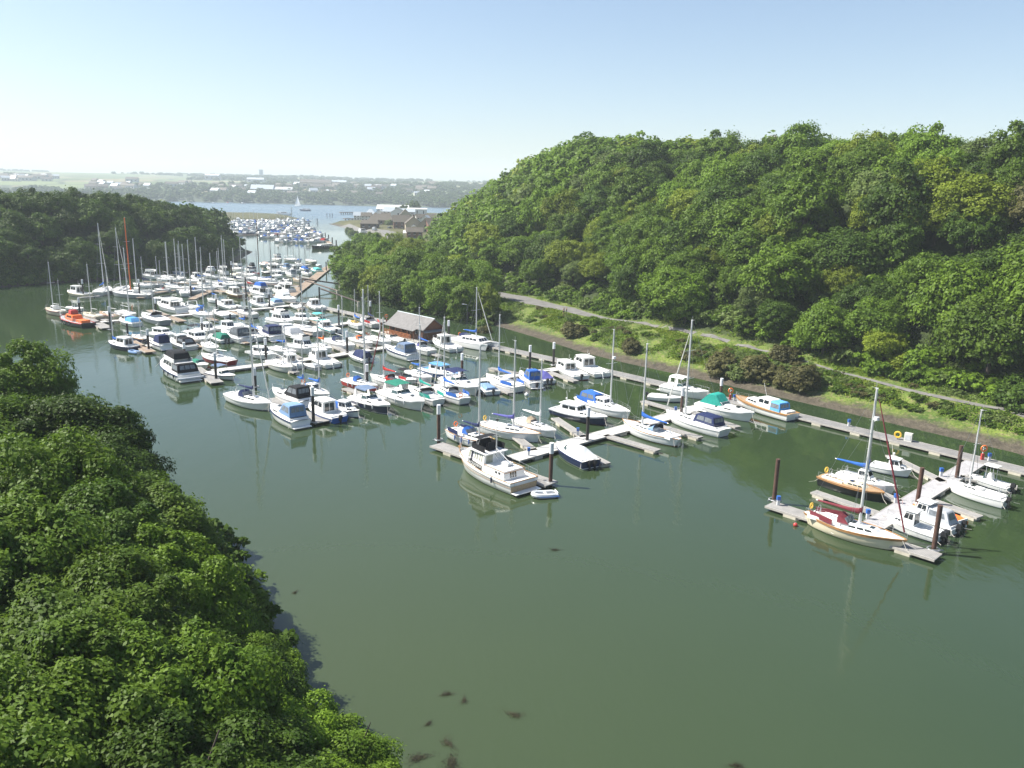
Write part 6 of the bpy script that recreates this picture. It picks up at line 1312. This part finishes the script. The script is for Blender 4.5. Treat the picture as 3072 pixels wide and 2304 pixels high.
# --- houses and sheds by the far right shore
SLATE = mat('slate_roof', (.085,.072,.055), .8, noise=.2, nscale=1.2); BUFF = mat('buff_render', (.42,.36,.25), .85, noise=.08); BRICKB = mat('brown_brick', (.19,.10,.07), .85, noise=.15, nscale=4); PALE = mat('pale_render', (.66,.65,.60), .8, noise=.06); PALER = mat('pale_sheeting', (.62,.63,.60), .5, noise=.06); GREYR = mat('grey_sheeting', (.34,.38,.41), .55, noise=.1); TRIM = mat('white_trim', (.72,.72,.70), .6); DARKT = mat('dark_timber', (.10,.065,.045), .8, noise=.2)
def building(name, x, y, z, W, D, he, hr, rz, wm_, rm, label, wins=3, floors=2, ov=.5, hip=0, porch=False, chim=False, cat='house'):
    """Gabled block, ridge along local x."""
    p = P(x, y, z); root = empty(name, (p.x, p.y, min(z, Hs(p.x, p.y)) - .2), R(rz)); a, b = W/2, D/2; mb = MB(); z0 = -.5
    mb.add([(-a,-b,z0),(a,-b,z0),(a,b,z0),(-a,b,z0),(-a,-b,he),(a,-b,he),(a,b,he),(-a,b,he)] + ([(-a,0,hr-.1),(a,0,hr-.1)] if not hip else []), [(0,1,5,4),(2,3,7,6)] + ([(1,2,6,9,5),(3,0,4,8,7)] if not hip else [(1,2,6,5),(3,0,4,7)])); wl = mb.build('wall', wm_, root)
    s = (hr-he)/b; rf = MB(); h = hip*W/2; zo = he-s*ov
    for sg in (1, -1):
        q = [Vector(v) for v in [(-a-ov, sg*(b+ov), zo), (a+ov, sg*(b+ov), zo), (a+ov-h*(1 if hip else 0), 0, hr), (-a-ov+h*(1 if hip else 0), 0, hr)]]; rf.hexa([v-Vector((0,0,.16)) for v in q] + q)
    if hip:
        for sg in (1, -1): rf.add([(sg*(a+ov), -b-ov, zo), (sg*(a+ov), b+ov, zo), (sg*(a+ov-h), 0, hr)], [(0,1,2)])
    ro = rf.build('roof', rm, root)
    if chim: c = MB(); c.box(-a*.6, -a*.6+.9, -.4, .4, hr-.6, hr+1.0); c.build('chimney', BRICKB, ro)
    fh = he/floors
    for fl in range(floors):
        for i in range(wins):
            for sg in (-1,):
                wx = -a + (i+.5)*W/wins; wi = MB(); wi.box(wx-.6, wx+.6, sg*b-.06, sg*b+.02, fl*fh+fh*.35, fl*fh+fh*.82); w_ = wi.build('window', GLASS, wl); fr = MB(); fr.box(wx-.72, wx+.72, sg*b-.09, sg*b+.01, fl*fh+fh*.28, fl*fh+fh*.345); fr.build('sill', TRIM, w_)
        wi = MB(); wi.box(-a-.06, -a+.02, -.7, .7, fl*fh+fh*.35, fl*fh+fh*.82); wi.build('window', GLASS, wl)
    if porch:
        pm = MB(); pm.box(-a-1.6, -a-1.35, -1.5, -1.25, 0, 3.4); pm.box(-a-1.6, -a-1.35, 1.25, 1.5, 0, 3.4); pm.hexa([(-a-1.9,-1.8,3.4),(-a,-1.8,3.4),(-a,1.8,3.4),(-a-1.9,1.8,3.4),(-a-1.9,-.1,4.9),(-a,-.1,4.9),(-a,.1,4.9),(-a-1.9,.1,4.9)]); pm.build('porch', TRIM, root)
    return tag(root, label, cat)
building('house', 1240, 690, 4, 15, 11, 5.6, 10.2, 100, BUFF, SLATE, 'buff gabled house with brown roof, largest by the clump', porch=True, chim=True)
building('house', 1205, 682, 4, 12, 10, 5.2, 9.6, 10, BRICKB, SLATE, 'brown brick house left of the buff gabled house')
building('house', 1216, 664, 4, 11, 11, 6, 11.5, 100, BUFF, SLATE, 'tall buff gable behind the brown brick house')
building('house', 1277, 684, 6, 11, 9, 5.5, 9.8, 95, BUFF, SLATE, 'smaller buff house at the edge of the wood')
building('house', 1300, 676, 8, 11, 10, 5.6, 9.8, 30, BRICKB, SLATE, 'red brown house half hidden by the wood')
building('house', 1243, 712, 4, 9, 7, 4.4, 6.6, 10, BRICKB, SLATE, 'low brown house with white porch in front', porch=True)
building('pavilion', 1146, 674, 3, 21, 15, 4.2, 9.0, 5, BRICKB, SLATE, 'wide brown roofed pavilion', hip=.45, floors=1)
building('pavilion', 1110, 684, 3, 13, 9, 3.8, 6.2, 5, DARKT, SLATE, 'low dark pavilion by the waterside road', hip=.3, floors=1)
building('shed', 1180, 644, 3, 36, 16, 7.5, 12, 2, GREYR, PALER, 'long white roofed boat shed', floors=1, cat='shed')
building('building', 1196, 656, 3, 14, 14, 7, 11.5, 95, PALE, GREYR, 'pale gabled building right of the glazed front', floors=1, cat='building')
building('building', 1168, 655, 3, 13, 12, 8, 12, 5, PALE, GREYR, 'pale building with white glazed front', hip=.3, cat='building')
building('building', 1140, 654, 3, 12, 14, 7.5, 12, 95, PALE, GREYR, 'pale building with grey roof, left of the glazed front', floors=1, cat='building')
building('clubhouse', 1112, 648, 3, 18, 18, 6, 14, 5, PALE, GREYR, 'waterside clubhouse with pyramid roof', hip=.9, cat='building')
building('building', 1092, 645, 3, 16, 12, 6, 10, 5, PALE, GREYR, 'low grey roofed building at the haven edge', hip=.4, floors=1, cat='building')
building('building', 1252, 652, 3, 20, 12, 9, 10, 5, PALER, PALER, 'white box shaped building by the wood', floors=1, cat='building')
building('building', 1224, 655, 3, 14, 10, 7, 10, 5, PALE, GREYR, 'white low building below the wood', floors=1, cat='building')
for px, py, w_, rz, lab in [(1262,667,9,20,'small white house at the foot of the right hill, leftmost'),(1279,672,8,80,'small white house at the foot of the right hill, middle'),(1292,666,9,10,'small white house at the foot of the right hill, rightmost'),(1236,664,8,95,'small white house behind the buff gable'),(1100,662,9,5,'small white house at the waterside road'),(1128,663,8,95,'small white house left of the wide pavilion'),(1158,662,8,10,'small white house behind the wide pavilion'),(1212,658,9,95,'small white house between the shed and the buff gable'),(1075,660,8,10,'small white house nearest the clubhouse pier')]:
    building('house', px, py, 3, w_, 7, 4.6, 7.6, rz, PALE, GREYR if px % 2 else SLATE, lab)
def vehicle(x, y, z, L, W, hh, rz, m, name, label, cat):
    p = P(x, y, z); root = empty(name, (p.x, p.y, Hs(p.x, p.y)), R(rz)); b = MB(); b.hexa([(-L/2,-W/2,.35),(L/2,-W/2,.35),(L/2,W/2,.35),(-L/2,W/2,.35),(-L/2,-W/2,hh*.55),(L/2,-W/2,hh*.48),(L/2,W/2,hh*.48),(-L/2,W/2,hh*.55)]); p2, q = frus(-L*.48, L*.3, W*.46, W*.46, hh*.54, hh, .1, L*.12, .88); rounded(b, p2); b.build('body', m, root)
    windows(root, q, [('port', .1, .9, .3, .85, 2), ('stbd', .1, .9, .3, .85, 2), ('front', .1, .9, .2, .85, 1)])
    for sx in (-.3, .32):
        for sy in (1, -1): w = MB(); w.tube((sx*L, sy*(W/2-.1), .33), (sx*L, sy*(W/2+.04), .33), .33, n=12); w.build('wheel', BLACK, root)
    tag(root, label, cat)
vehicle(1124, 690, 3.2, 5.2, 2.1, 2.4, 80, gel('white'), 'parked_van', 'white van on the road below the brown pavilion', 'van'); vehicle(1088, 688, 3.2, 7, 2.5, 3.3, 60, gel('white'), 'parked_lorry', 'white lorry at the waterside bushes', 'lorry'); vehicle(1170, 686, 3.2, 4.3, 1.75, 1.45, 60, gel('darkgrey'), 'parked_car', 'dark car in front of the brown brick house', 'car')
strip('road', [P(1030,668,3.2), P(1090,685,3.3), P(1135,690,3.3), P(1165,697,3.3), P(1178,715,3.4), Vector((-70, 470, 0)), Vector((-56, 420, 0)), Vector((-50, 380, 0))], [5,5,6,5,4,3.2,2.6,2.6], .08, TAR, 'grey road past the houses')
def lamp(x, yb, yt, z, label):
    p = P(x, yb, z); g = Hs(p.x, p.y); h = height_at(p, yt); root = empty('street_lamp', (p.x, p.y, g)); a = MB(); a.tube((0,0,-.3),(0,0,h-g),.07,.045,6); a.build('post', paint('darkgrey'), root); b = MB(); b.tube((0,0,h-g),(-.7,-.2,h-g+.12),.035,n=5); b.box(-1.1,-.6,-.3,-.08,h-g+.06,h-g+.18); b.build('lamp_head', paint('palegrey'), root); tag(root, label, 'lamp', 'lamp posts')
lamp(1401, 984, 914, 2.0, 'lamp post on the bank right of the timber hut'); lamp(1094, 675, 640, 3.2, 'lamp post by the white lorry'); lamp(1131, 720, 695, 3.2, 'green lamp post on the grass below the road'); lamp(1142, 680, 657, 3.2, 'lamp post by the white van')
def jetty(x0, x1, y, z, label, n=8, back=0):
    a, b = P(x0, y, z), P(x1, y-back, z); root = empty('jetty', (a.x, a.y, 0)); b = b-Vector((a.x, a.y, 0)); a = Vector((0,0,z)); m_ = MB(); m_.bar(a, b, 5, .8); m_.build('deck', DARKT, root)
    for k in range(n): q = a.lerp(b, (k+.5)/n); l = MB(); l.tube((q.x, q.y, -1), (q.x, q.y, z-.3), .6, n=6); l.build('leg', DARKT, root)
    tag(root, label, 'jetty')
jetty(1028, 1075, 607, 6, 'dark legged jetty on the far side of the haven'); jetty(1032, 1090, 655, 2.6, 'pier in front of the clubhouse', 6); jetty(1020, 1085, 636, 3.0, 'quay wall at the haven mouth', 10)
# --- far hills across the haven
def farH(x, y):
    x = np.asarray(x, float); y = np.asarray(y, float); t = np.clip((y-1600)/2600, 0, 1)
    z = 2 + 84*t**.62 + 6*wob(x, y, .0022, 21)*np.clip((y-1650)/500, 0, 1) + 3*wob(x, y, .007, 22)*np.clip((y-1650)/400, 0, 1) + 10*np.clip((y-4200)/1500, 0, 1) - 14*np.clip((-x-700)/1500, 0, 1)*0
    shore = 1590 + 30*np.sin(x*.004) + 40*np.sin(x*.0013+1) + np.where(x > -150, -35, 0)
    return np.where(y < shore, -3, np.minimum(z, 1.5 + (y-shore)*.12))
def farmat():
    mt = bpy.data.materials.new('far_fields'); mt.use_nodes = True; t = mt.node_tree; b = t.nodes['Principled BSDF']; g = t.nodes.new('ShaderNodeNewGeometry'); pos = g.outputs['Position']
    v = t.nodes.new('ShaderNodeTexVoronoi'); v.inputs['Scale'].default_value = .006; t.links.new(pos, v.inputs['Vector']); sp = t.nodes.new('ShaderNodeSeparateColor'); t.links.new(v.outputs['Color'], sp.inputs[0])
    c = node_mix(t, sp.outputs[0], (.05,.085,.025), (.12,.155,.05)); c = node_mix(t, node_range(t, sp.outputs[1], .7, .72), c, (.18,.16,.08)); v2 = t.nodes.new('ShaderNodeTexVoronoi'); v2.feature = 'DISTANCE_TO_EDGE'; v2.inputs['Scale'].default_value = .006; t.links.new(pos, v2.inputs['Vector'])
    c = node_mix(t, node_range(t, v2.outputs['Distance'], .02, .06), (.03,.05,.018), c); sz_ = t.nodes.new('ShaderNodeSeparateXYZ'); t.links.new(pos, sz_.inputs[0]); c = node_mix(t, node_range(t, sz_.outputs[2], 9, 22), (.035,.05,.024), c); t.links.new(c, b.inputs['Base Color']); b.inputs['Roughness'].default_value = .95; return mt
fx = np.arange(-2600, 2000.1, 25.); fy = np.arange(1500, 6100.1, 25.); X, Y_ = np.meshgrid(fx, fy); Z = farH(X, Y_); ii = np.arange(X.size).reshape(X.shape); ff = np.stack([ii[:-1,:-1], ii[:-1,1:], ii[1:,1:], ii[1:,:-1]], -1).reshape(-1, 4)
fo = bpy.data.objects.new('far_hills', npmesh('far_hills', np.stack([X.ravel(), Y_.ravel(), Z.ravel()], -1), ff, [farmat()], smooth=True)); C.objects.link(fo); tag(fo, 'low farmed hills across the haven', kind='structure')
def far_wood():
    r = np.random.RandomState(8); vs = []; fs = []; off = 0; base = crown_arrays(9, 26, .30, 41, zs=.8, lump=.42, fill=.6)
    n = 0
    while n < 2600:
        y = 1600 + 3000*r.rand()**1.05; x = r.uniform(-1500, 700)*(y/2400); d = wob(np.array([x]), np.array([y]), .004, 33)[0]
        if d < (.1 if y > 1720 else -.9): continue
        rad = r.uniform(4.5, 8.5); z = float(farH(np.array([x]), np.array([y]))[0])
        if n < 600:
            y = 1560 + 150*r.rand(); x = r.uniform(-1500, 700); z = float(farH(np.array([x]), np.array([y]))[0])
        if z < .5: continue
        v, f = base; vs.append(v*rad*np.array([1.3, 1.0, .95]) + np.array([x, y, z + rad*.6])); fs.append(f+off); off += len(v); n += 1
    me = npmesh('distant_woods', np.concatenate(vs), np.concatenate(fs), [LEAF['dark green']]); o = bpy.data.objects.new('distant_woods', me); C.objects.link(o); tag(o, 'hedgerow trees and woods on the far shore', kind='stuff')
far_wood()
PALEF = mat('far_render', (.43,.43,.41), .85, noise=.1); PALERF = mat('far_sheeting', (.40,.41,.41), .7, noise=.1)
def far_house_mesh(seed, W, D, he, hr, wm_, rm):
    mb = MB(); a, b = W/2, D/2; mb.add([(-a,-b,-2),(a,-b,-2),(a,b,-2),(-a,b,-2),(-a,-b,he),(a,-b,he),(a,b,he),(-a,b,he),(-a,0,hr),(a,0,hr)], [(0,1,5,4),(2,3,7,6),(1,2,6,9,5),(3,0,4,8,7)], 0)
    for sg in (1, -1): mb.hexa([(-a-.3,sg*(b+.3),he-.3),(a+.3,sg*(b+.3),he-.3),(a+.3,0,hr),(-a-.3,0,hr),(-a-.3,sg*(b+.3),he),(a+.3,sg*(b+.3),he),(a+.3,0,hr+.3),(-a-.3,0,hr+.3)], 1)
    for i in range(3): mb.box(-a+(i+.3)*W/3, -a+(i+.7)*W/3, -b-.05, -b+.02, he*.3, he*.7, 2)
    o = mb.build('far_house', [wm_, rm, GLASS]); me = o.data; bpy.data.objects.remove(o); return me
FH = [(far_house_mesh(1, 22, 9, 5.5, 9, PALEF, SLATE), 'pale terrace with dark roof'), (far_house_mesh(2, 13, 9, 5.5, 9, PALEF, GREYR), 'pale house with grey roof'), (far_house_mesh(3, 14, 9, 5.5, 9, BUFF, SLATE), 'buff house'), (far_house_mesh(4, 16, 10, 6, 9.5, BRICKB, SLATE), 'brown house')]
hr_ = random.Random(14); far_items = []
for i in range(120):
    if i < 36: px, py = hr_.uniform(0, 170), hr_.uniform(529, 545)
    elif i < 60: px, py = hr_.uniform(230, 560), hr_.uniform(545, 572)
    else: px, py = hr_.uniform(640, 1300), hr_.uniform(556, 592)
    d = Fw + Rt*((px-CX)/FPX) - Up*((py-CY)/FPX); hit = None; t = 1500.
    while t < 5200:
        q = Vector((0,0,CAM_H)) + d*t
        if q.y > 1600 and q.z < float(farH(np.array([q.x]), np.array([q.y]))[0]): hit = q; break
        t += 12
    if hit is None: continue
    k = hr_.choices(range(4), [4,3,2,1.5])[0]; o = bpy.data.objects.new('distant_house', FH[k][0]); C.objects.link(o); o.location = (hit.x, hit.y, float(farH(np.array([hit.x]), np.array([hit.y]))[0])); o.rotation_euler.z = R(hr_.uniform(-35, 35)); o.scale = (hr_.uniform(.9, 1.4),)*3; far_items.append((px, py, k, o))
cells = {}
for px, py, k, o in far_items:
    c = 'above the headland' if px < 200 else 'left of the haven' if px < 600 else 'behind the sailing yachts' if px < 900 else 'above the legged jetty' if px < 1080 else 'left of right hill'
    b = 'high' if py < (535 if px < 200 else 558 if px < 600 else 572) else 'low'; cells.setdefault((k, c, b), []).append((px, o))
for (k, c, b), l in cells.items():
    l.sort(key=lambda q: q[0])
    for n, (px, o) in enumerate(l): tag(o, (ORD[min(n, 11)] + ' ' if len(l) > 1 else '') + f'{FH[k][1]} {b} on far hills {c}', 'house', 'houses on the far hills')
def far_shed(x, y, W, D, he, hr, wm_, rm, label):
    p = P(x, y, 3); p.y = max(p.y, 1640); root = empty('distant_shed', (p.x, p.y, float(farH(np.array([p.x]), np.array([p.y]))[0])), R(8)); me = far_house_mesh(9, W, D, he, hr, wm_, rm); o = bpy.data.objects.new('distant_shed', me); bpy.data.objects.remove(root); C.objects.link(o); o.location = (p.x, p.y, float(farH(np.array([p.x]), np.array([p.y]))[0])); o.rotation_euler.z = R(8); tag(o, label, 'shed')
far_shed(790, 601, 48, 30, 8, 17, BUFF, GREYR, 'grey gabled shed on the far quay, left of the sails'); far_shed(838, 602, 60, 22, 8, 13, PALEF, PALERF, 'low white shed on the far quay beside the sails'); far_shed(950, 600, 75, 34, 14, 21, BUFF, SLATE, 'largest buff shed with brown roof right of the sails'); far_shed(642, 586, 44, 30, 14, 19, PALEF, PALERF, 'white block above the far wooded shore'); far_shed(770, 590, 50, 26, 8, 13, PALEF, GREYR, 'grey shed above the far quay'); far_shed(1010, 596, 60, 26, 9, 14, BRICKB, GREYR, 'brown shed near the legged jetty')
def tower():
    p = P(815, 560, 30); y = 3300; x = (815-CX)/FPX*y*1.03; z = float(farH(np.array([x]), np.array([float(y)]))[0]); h = height_at((x, y), 523) if False else z+30; root = empty('church_tower', (x, y, z)); a = MB(); a.box(-6,6,-6,6,-5,26); a.build('shaft', GREYR, root); b = MB(); b.box(-6.8,6.8,-6.8,6.8,26,30); b.build('parapet', GREYR, root); tag(root, 'square tower standing on the far skyline', 'tower')
tower()
# --- bushes, seaweed, people
SHRUB = crown_mesh('shrub_crown', 30, 170, .085, 51, zs=.72, lump=.34, fill=.6)
def shrub(px, py, rad, tone, label, z=2.8, name='shrub', zs=.9):
    p = P(px, py, z); g = Hs(p.x, p.y); root = empty(name, (p.x, p.y, g), hrng.uniform(0, 6)); o = bpy.data.objects.new('crown', SHRUB); C.objects.link(o); o.parent = root; o.location.z = rad*.42; o.scale = (rad, rad, rad*zs); o.material_slots[0].link = 'OBJECT'; o.material_slots[0].material = LEAF[tone]
    t = bpy.data.objects.new('stem', TRUNKS[0]); C.objects.link(t); t.parent = root; t.scale = (rad*.6,)*3; t.location.z = rad*.5; tag(root, label, 'bush')
for a in [(1725,985,2.4,'rusty brown','round brown bush left of the others, under the walkers'),(1895,1028,2.0,'rusty brown','small brown bush between the walkers and the brown thicket'),(2165,1085,2.8,'rusty brown','leftmost bush of the brown thicket'),(2215,1098,2.2,'greyish green','low green bush second in the brown thicket'),(2270,1100,2.9,'rusty brown','largest bush of the brown thicket'),(2318,1112,2.0,'rusty brown','low bush right of the largest brown one'),(2355,1090,2.2,'rusty brown','upper right bush of the brown thicket'),(2410,1130,2.9,'rusty brown','rightmost bush of the brown thicket'),(2370,1125,2.0,'rusty brown','small bush in the gap of the brown thicket'),
  (1480,935,2.6,'greyish green','dull bush by the lamp post'),(1455,958,2.0,'rusty brown','brown bush at the foot of the shore clump'),(1770,978,1.6,'bright green','small bright bush beside the round brown one'),(1868,950,2.6,'bright green','bright young tree beside the path'),(2030,985,2.2,'yellowish green','yellowish bush above the path'),(2560,1085,2.4,'mid green','green bush above the path near its bend'),(2760,1140,2.6,'bright green','bright bush above the path, right'),(2830,1165,2.2,'mid green','green bush beside the path, right'),(3050,1225,3.2,'dark green','dark bush hiding the path end at the right edge'),(2690,1130,2.2,'yellowish green','yellowish bush above the path, right of its bend'),(2240,1035,2.6,'mid green','green bush above the brown thicket'),(2400,1070,2.6,'bright green','bright bush above the rightmost brown one')]: shrub(*a)
for i, (px, py) in enumerate([(1060,690),(1085,700),(1048,682),(1110,705),(1075,708),(1128,668),(1165,676),(1180,668)]): shrub(px, py, 3.2, ['greyish green','mid green'][i % 2], ['greyish','green'][i % 2] + ' bush ' + ['at the shore point beyond the clump','below the lorry','at the tip of the grassy point','on the grass right of the lorry','on the grass below the lorry','behind the white van','in front of the brown pavilion','beside the wide pavilion'][i], z=3)
for i, (px, py, rad) in enumerate([(565,640,5),(600,644,4.5),(640,652,4),(660,660,4)]): shrub(px, py, rad, 'greyish green', 'scrub on the spit, ' + ORD[i], z=2)
for i, (px, py, rad) in enumerate([(1205,622,7),(1238,616,9),(1222,620,6),(1145,625,6)]): 
    shrub(px, py+22, rad, 'dark green', ['dark tree behind the long white shed','tallest dark tree by the wood','dark tree between the tallest one and the shed','round green tree left of the long shed'][i], z=4, name='broadleaf_tree', zs=1.3)
WEEDM = leaf_material('seaweed_leaf', (.026,.026,.014), (.046,.044,.022), 0); 
def weed_mesh(seed):
    r = np.random.RandomState(seed); n = 900; a = r.uniform(0, 6.28, n); d = np.abs(r.randn(n))*.42*(1 + .4*np.sin(a*3+seed)); pos = np.stack([d*np.cos(a)*1.5, d*np.sin(a)*.8, .02 + .05*r.rand(n)], -1); u = r.randn(n, 3)*np.array([1, 1, .15]); u /= np.linalg.norm(u, axis=1)[:, None]; w = np.cross(u, np.array([0, 0, 1.])); s = r.uniform(.025, .075, n)[:, None]
    v = np.stack([pos+u*s, pos+w*s*.5, pos-u*s, pos-w*s*.5], 1).reshape(-1, 3); v[:, 2] = np.maximum(v[:, 2], .006); return npmesh('seaweed', v, np.arange(4*n).reshape(n, 4), [WEEDM])
WM = [weed_mesh(s) for s in (1, 2, 3)]
for i, (px, py, s, lab) in enumerate([(1665,1650,.75,'lone seaweed patch in open water'),(885,1778,.5,'small seaweed patch nearest the trees'),(790,1885,.8,'seaweed patch beside the tree shadow, upper'),(725,1856,.8,'seaweed patch at the trees, leftmost'),(875,1970,.8,'seaweed patch in the tree shadow'),(1340,2083,.7,'seaweed patch above the pair at the bottom'),(1392,2103,.6,'seaweed patch right of the one above the pair'),(1543,2145,.85,'dark seaweed patch furthest right of the cluster'),(1285,2172,.5,'faint seaweed patch left of the cluster'),(1343,2230,.8,'round seaweed patch in the middle of the bottom cluster'),(1255,2275,1.0,'seaweed patch at the bottom edge, left'),(1355,2290,1.1,'largest seaweed patch at the bottom edge'),(2210,2298,.7,'seaweed patch at the bottom edge, far right')]):
    p = P(px, py); o = bpy.data.objects.new('seaweed', WM[i % 3]); C.objects.link(o); o.location = (p.x, p.y, 0); o.scale = (s*.62, s*.62, 1); o.rotation_euler.z = i*1.3; tag(o, lab, 'seaweed', 'floating seaweed patches')
def skin_fig(name, joints, edges, m, parent):
    me = bpy.data.meshes.new(name); me.from_pydata([j[0] for j in joints], edges, []); o = bpy.data.objects.new(name, me); C.objects.link(o); o.parent = parent; o.modifiers.new('skin', 'SKIN'); sk = me.skin_vertices[0].data
    for i, j in enumerate(joints): sk[i].radius = j[1]; sk[i].use_root = (i == 0)
    s = o.modifiers.new('sub', 'SUBSURF'); s.levels = 1; s.render_levels = 1; dg = bpy.context.evaluated_depsgraph_get(); m2 = bpy.data.meshes.new_from_object(o.evaluated_get(dg)); o.modifiers.clear(); o.data = m2; m2.materials.clear(); m2.materials.append(m); return o
def person(px, py, rz, top, bottom, hairc, label):
    p = P(px, py, 3.1); g = Hs(p.x, p.y) + .08; root = empty('person', (p.x, p.y, g), rz); skin = mat('skin', (.50,.30,.21), .55); r = lambda a: (a, a)
    J = [((0,0,.95),r(.13)),((0,0,1.15),r(.12)),((0,0,1.38),r(.14)),((0,0,1.50),r(.055)),((.01,0,1.62),r(.095)),((.01,0,1.70),r(.085)),((0,.17,1.42),r(.06)),((-.05,.24,1.16),r(.045)),((.06,.25,.92),r(.035)),((.10,.25,.82),r(.03)),((0,-.17,1.42),r(.06)),((.05,-.24,1.16),r(.045)),((.14,-.25,.94),r(.035)),((.18,-.25,.85),r(.03)),
         ((.02,.09,.88),r(.095)),((.16,.10,.50),r(.065)),((.10,.10,.08),r(.045)),((.24,.10,.04),r(.04)),((-.02,-.09,.88),r(.095)),((-.06,-.10,.50),r(.065)),((-.24,-.10,.12),r(.045)),((-.13,-.10,.04),r(.04))]
    E = [(0,1),(1,2),(2,3),(3,4),(4,5),(2,6),(6,7),(7,8),(8,9),(2,10),(10,11),(11,12),(12,13),(0,14),(14,15),(15,16),(16,17),(0,18),(18,19),(19,20),(20,21)]
    skin_fig('body', J, E, skin, root); k = 1.22
    skin_fig('shirt', [(J[i][0], r(J[i][1][0]*k)) for i in (1, 2, 6, 10, 0)] + [((-.02,.21,1.28), r(.062)), ((.02,-.21,1.28), r(.062))], [(0,1),(1,2),(1,3),(0,4),(2,5),(3,6)], canvas(top), root)
    skin_fig('shorts', [((0,0,.98), r(.155)), ((.02,.095,.88), r(.12)), ((.10,.10,.62), r(.095)), ((-.02,-.095,.88), r(.12)), ((-.05,-.10,.62), r(.095))], [(0,1),(1,2),(0,3),(3,4)], canvas(bottom), root)
    skin_fig('hair', [((-.01,0,1.72), r(.10)), ((-.05,0,1.62), r(.085))], [(0,1)], mat('hair_' + hairc, PAL[hairc], .6), root); tag(root, label, 'person', 'walkers on the path')
person(1691, 944, R(150), 'black', 'navy', 'brown', 'walker in a dark top, left of the two on the path'); person(1699, 944, R(150), 'tan', 'white', 'brown', 'walker in a pale top, right of the two on the path')
def buoy(px, py, r, col, label):
    p = P(px, py); root = empty('mooring_buoy', (p.x, p.y, 0)); b = MB(); b.loft([[(r*math.sin(t)*math.cos(a), r*math.sin(t)*math.sin(a), r*.5 - r*math.cos(t)) for a in [i*math.pi/5 for i in range(10)]] for t in [.15+i*.4 for i in range(8)]], close=True); b.build('float', gel(col), root, smooth=True); e = MB(); e.ring((0,0,r*1.5), r*.3, r*.08, 'y', 8, 4); e.build('eye', STEEL, root); tag(root, label, 'buoy')
buoy(1580, 1187, .32, 'white', 'white buoy by the blue dodgered yacht'); buoy(2386, 1578, .22, 'red', 'small red buoy at the cream yacht stern')
def turf():
    """Rough grass and scrub on the bank, too many to count."""
    r = np.random.RandomState(17); n = 52000; t = r.rand(n); pts = np.array(SHORE_R[1:14]); seg = np.hypot(*np.diff(pts, axis=0).T); cum = np.concatenate([[0], np.cumsum(seg)]); s = t*cum[-1]; i = np.clip(np.searchsorted(cum, s)-1, 0, len(seg)-1); u = (s-cum[i])/seg[i]; d = np.diff(pts, axis=0)[i]; base = pts[:-1][i] + d*u[:, None]; nrm = np.stack([-d[:, 1], d[:, 0]], -1)/seg[i][:, None]; nrm *= np.where(nrm[:, :1] < 0, -1, 1)
    off = 4.2 + 30*r.rand(n)**1.3; xy = base + nrm*off[:, None]; z = H(xy[:, 0], xy[:, 1]); dp = dist_line(xy[:, 0], xy[:, 1], [tuple(q[:2]) for q in pth]); w = np.interp(xy[:, 1], [100, 170, 200, 240], [.95, 1.3, 3.9, 3.2]); clump = wob(xy[:, 0], xy[:, 1], .55, 61); ok = (z > 1.15) & (z < 9) & (dp > w) & (clump > -.25); xy = xy[ok]; z = z[ok]; c2 = clump[ok]; m = len(z)
    nl = 5; hgt = np.clip(.16 + .20*c2 + .15*r.rand(m), .12, .8); pos = np.repeat(np.column_stack([xy, z]), nl, 0) + np.column_stack([r.randn(m*nl, 2)*.28, np.repeat(hgt, nl)*r.rand(m*nl)]); k = m*nl; nn = r.randn(k, 3) + np.array([0, 0, .9]); nn /= np.linalg.norm(nn, axis=1)[:, None]; a = np.cross(nn, r.randn(k, 3)); a /= np.linalg.norm(a, axis=1)[:, None]; b = np.cross(nn, a); sz = r.uniform(.10, .24, k)[:, None]
    v = np.stack([pos+a*sz, pos+b*sz*.5, pos-a*sz, pos-b*sz*.5], 1).reshape(-1, 3); tone = np.repeat(np.clip(((wob(xy[:, 0], xy[:, 1], .25, 64) + r.randn(m)*.35)*1.1 + 1.6), 0, 4).astype(int), nl); ms = [LEAF['greyish green'], LEAF['bright green'], LEAF['yellowish green'], LEAF['mid green'], DRY]
    o = bpy.data.objects.new('rough_grass', npmesh('rough_grass', v, np.arange(4*k).reshape(k, 4), ms, tone)); C.objects.link(o); tag(o, 'rough grass and low scrub on the right bank', kind='stuff')
DRY = leaf_material('dry_grass', (.20,.17,.08), (.28,.24,.12)); turf()
# ================================================================ THE AIR
hz = MB().box(-6200, 6200, -70, 6400, -6.0, 200.0)
ho = hz.build('haze', [])
hm = bpy.data.materials.new('haze_air'); hm.use_nodes = True; t = hm.node_tree; t.nodes.remove(t.nodes['Principled BSDF'])
pv = t.nodes.new('ShaderNodeVolumePrincipled'); pv.inputs['Color'].default_value = (.84, .93, 1.0, 1); pv.inputs['Density'].default_value = .0002; pv.inputs['Anisotropy'].default_value = .0
t.links.new(pv.outputs[0], t.nodes['Material Output'].inputs['Volume']); ho.data.materials.append(hm); tag(ho, 'pale summer haze over the haven', kind='stuff')
ho.display_type = 'WIRE'
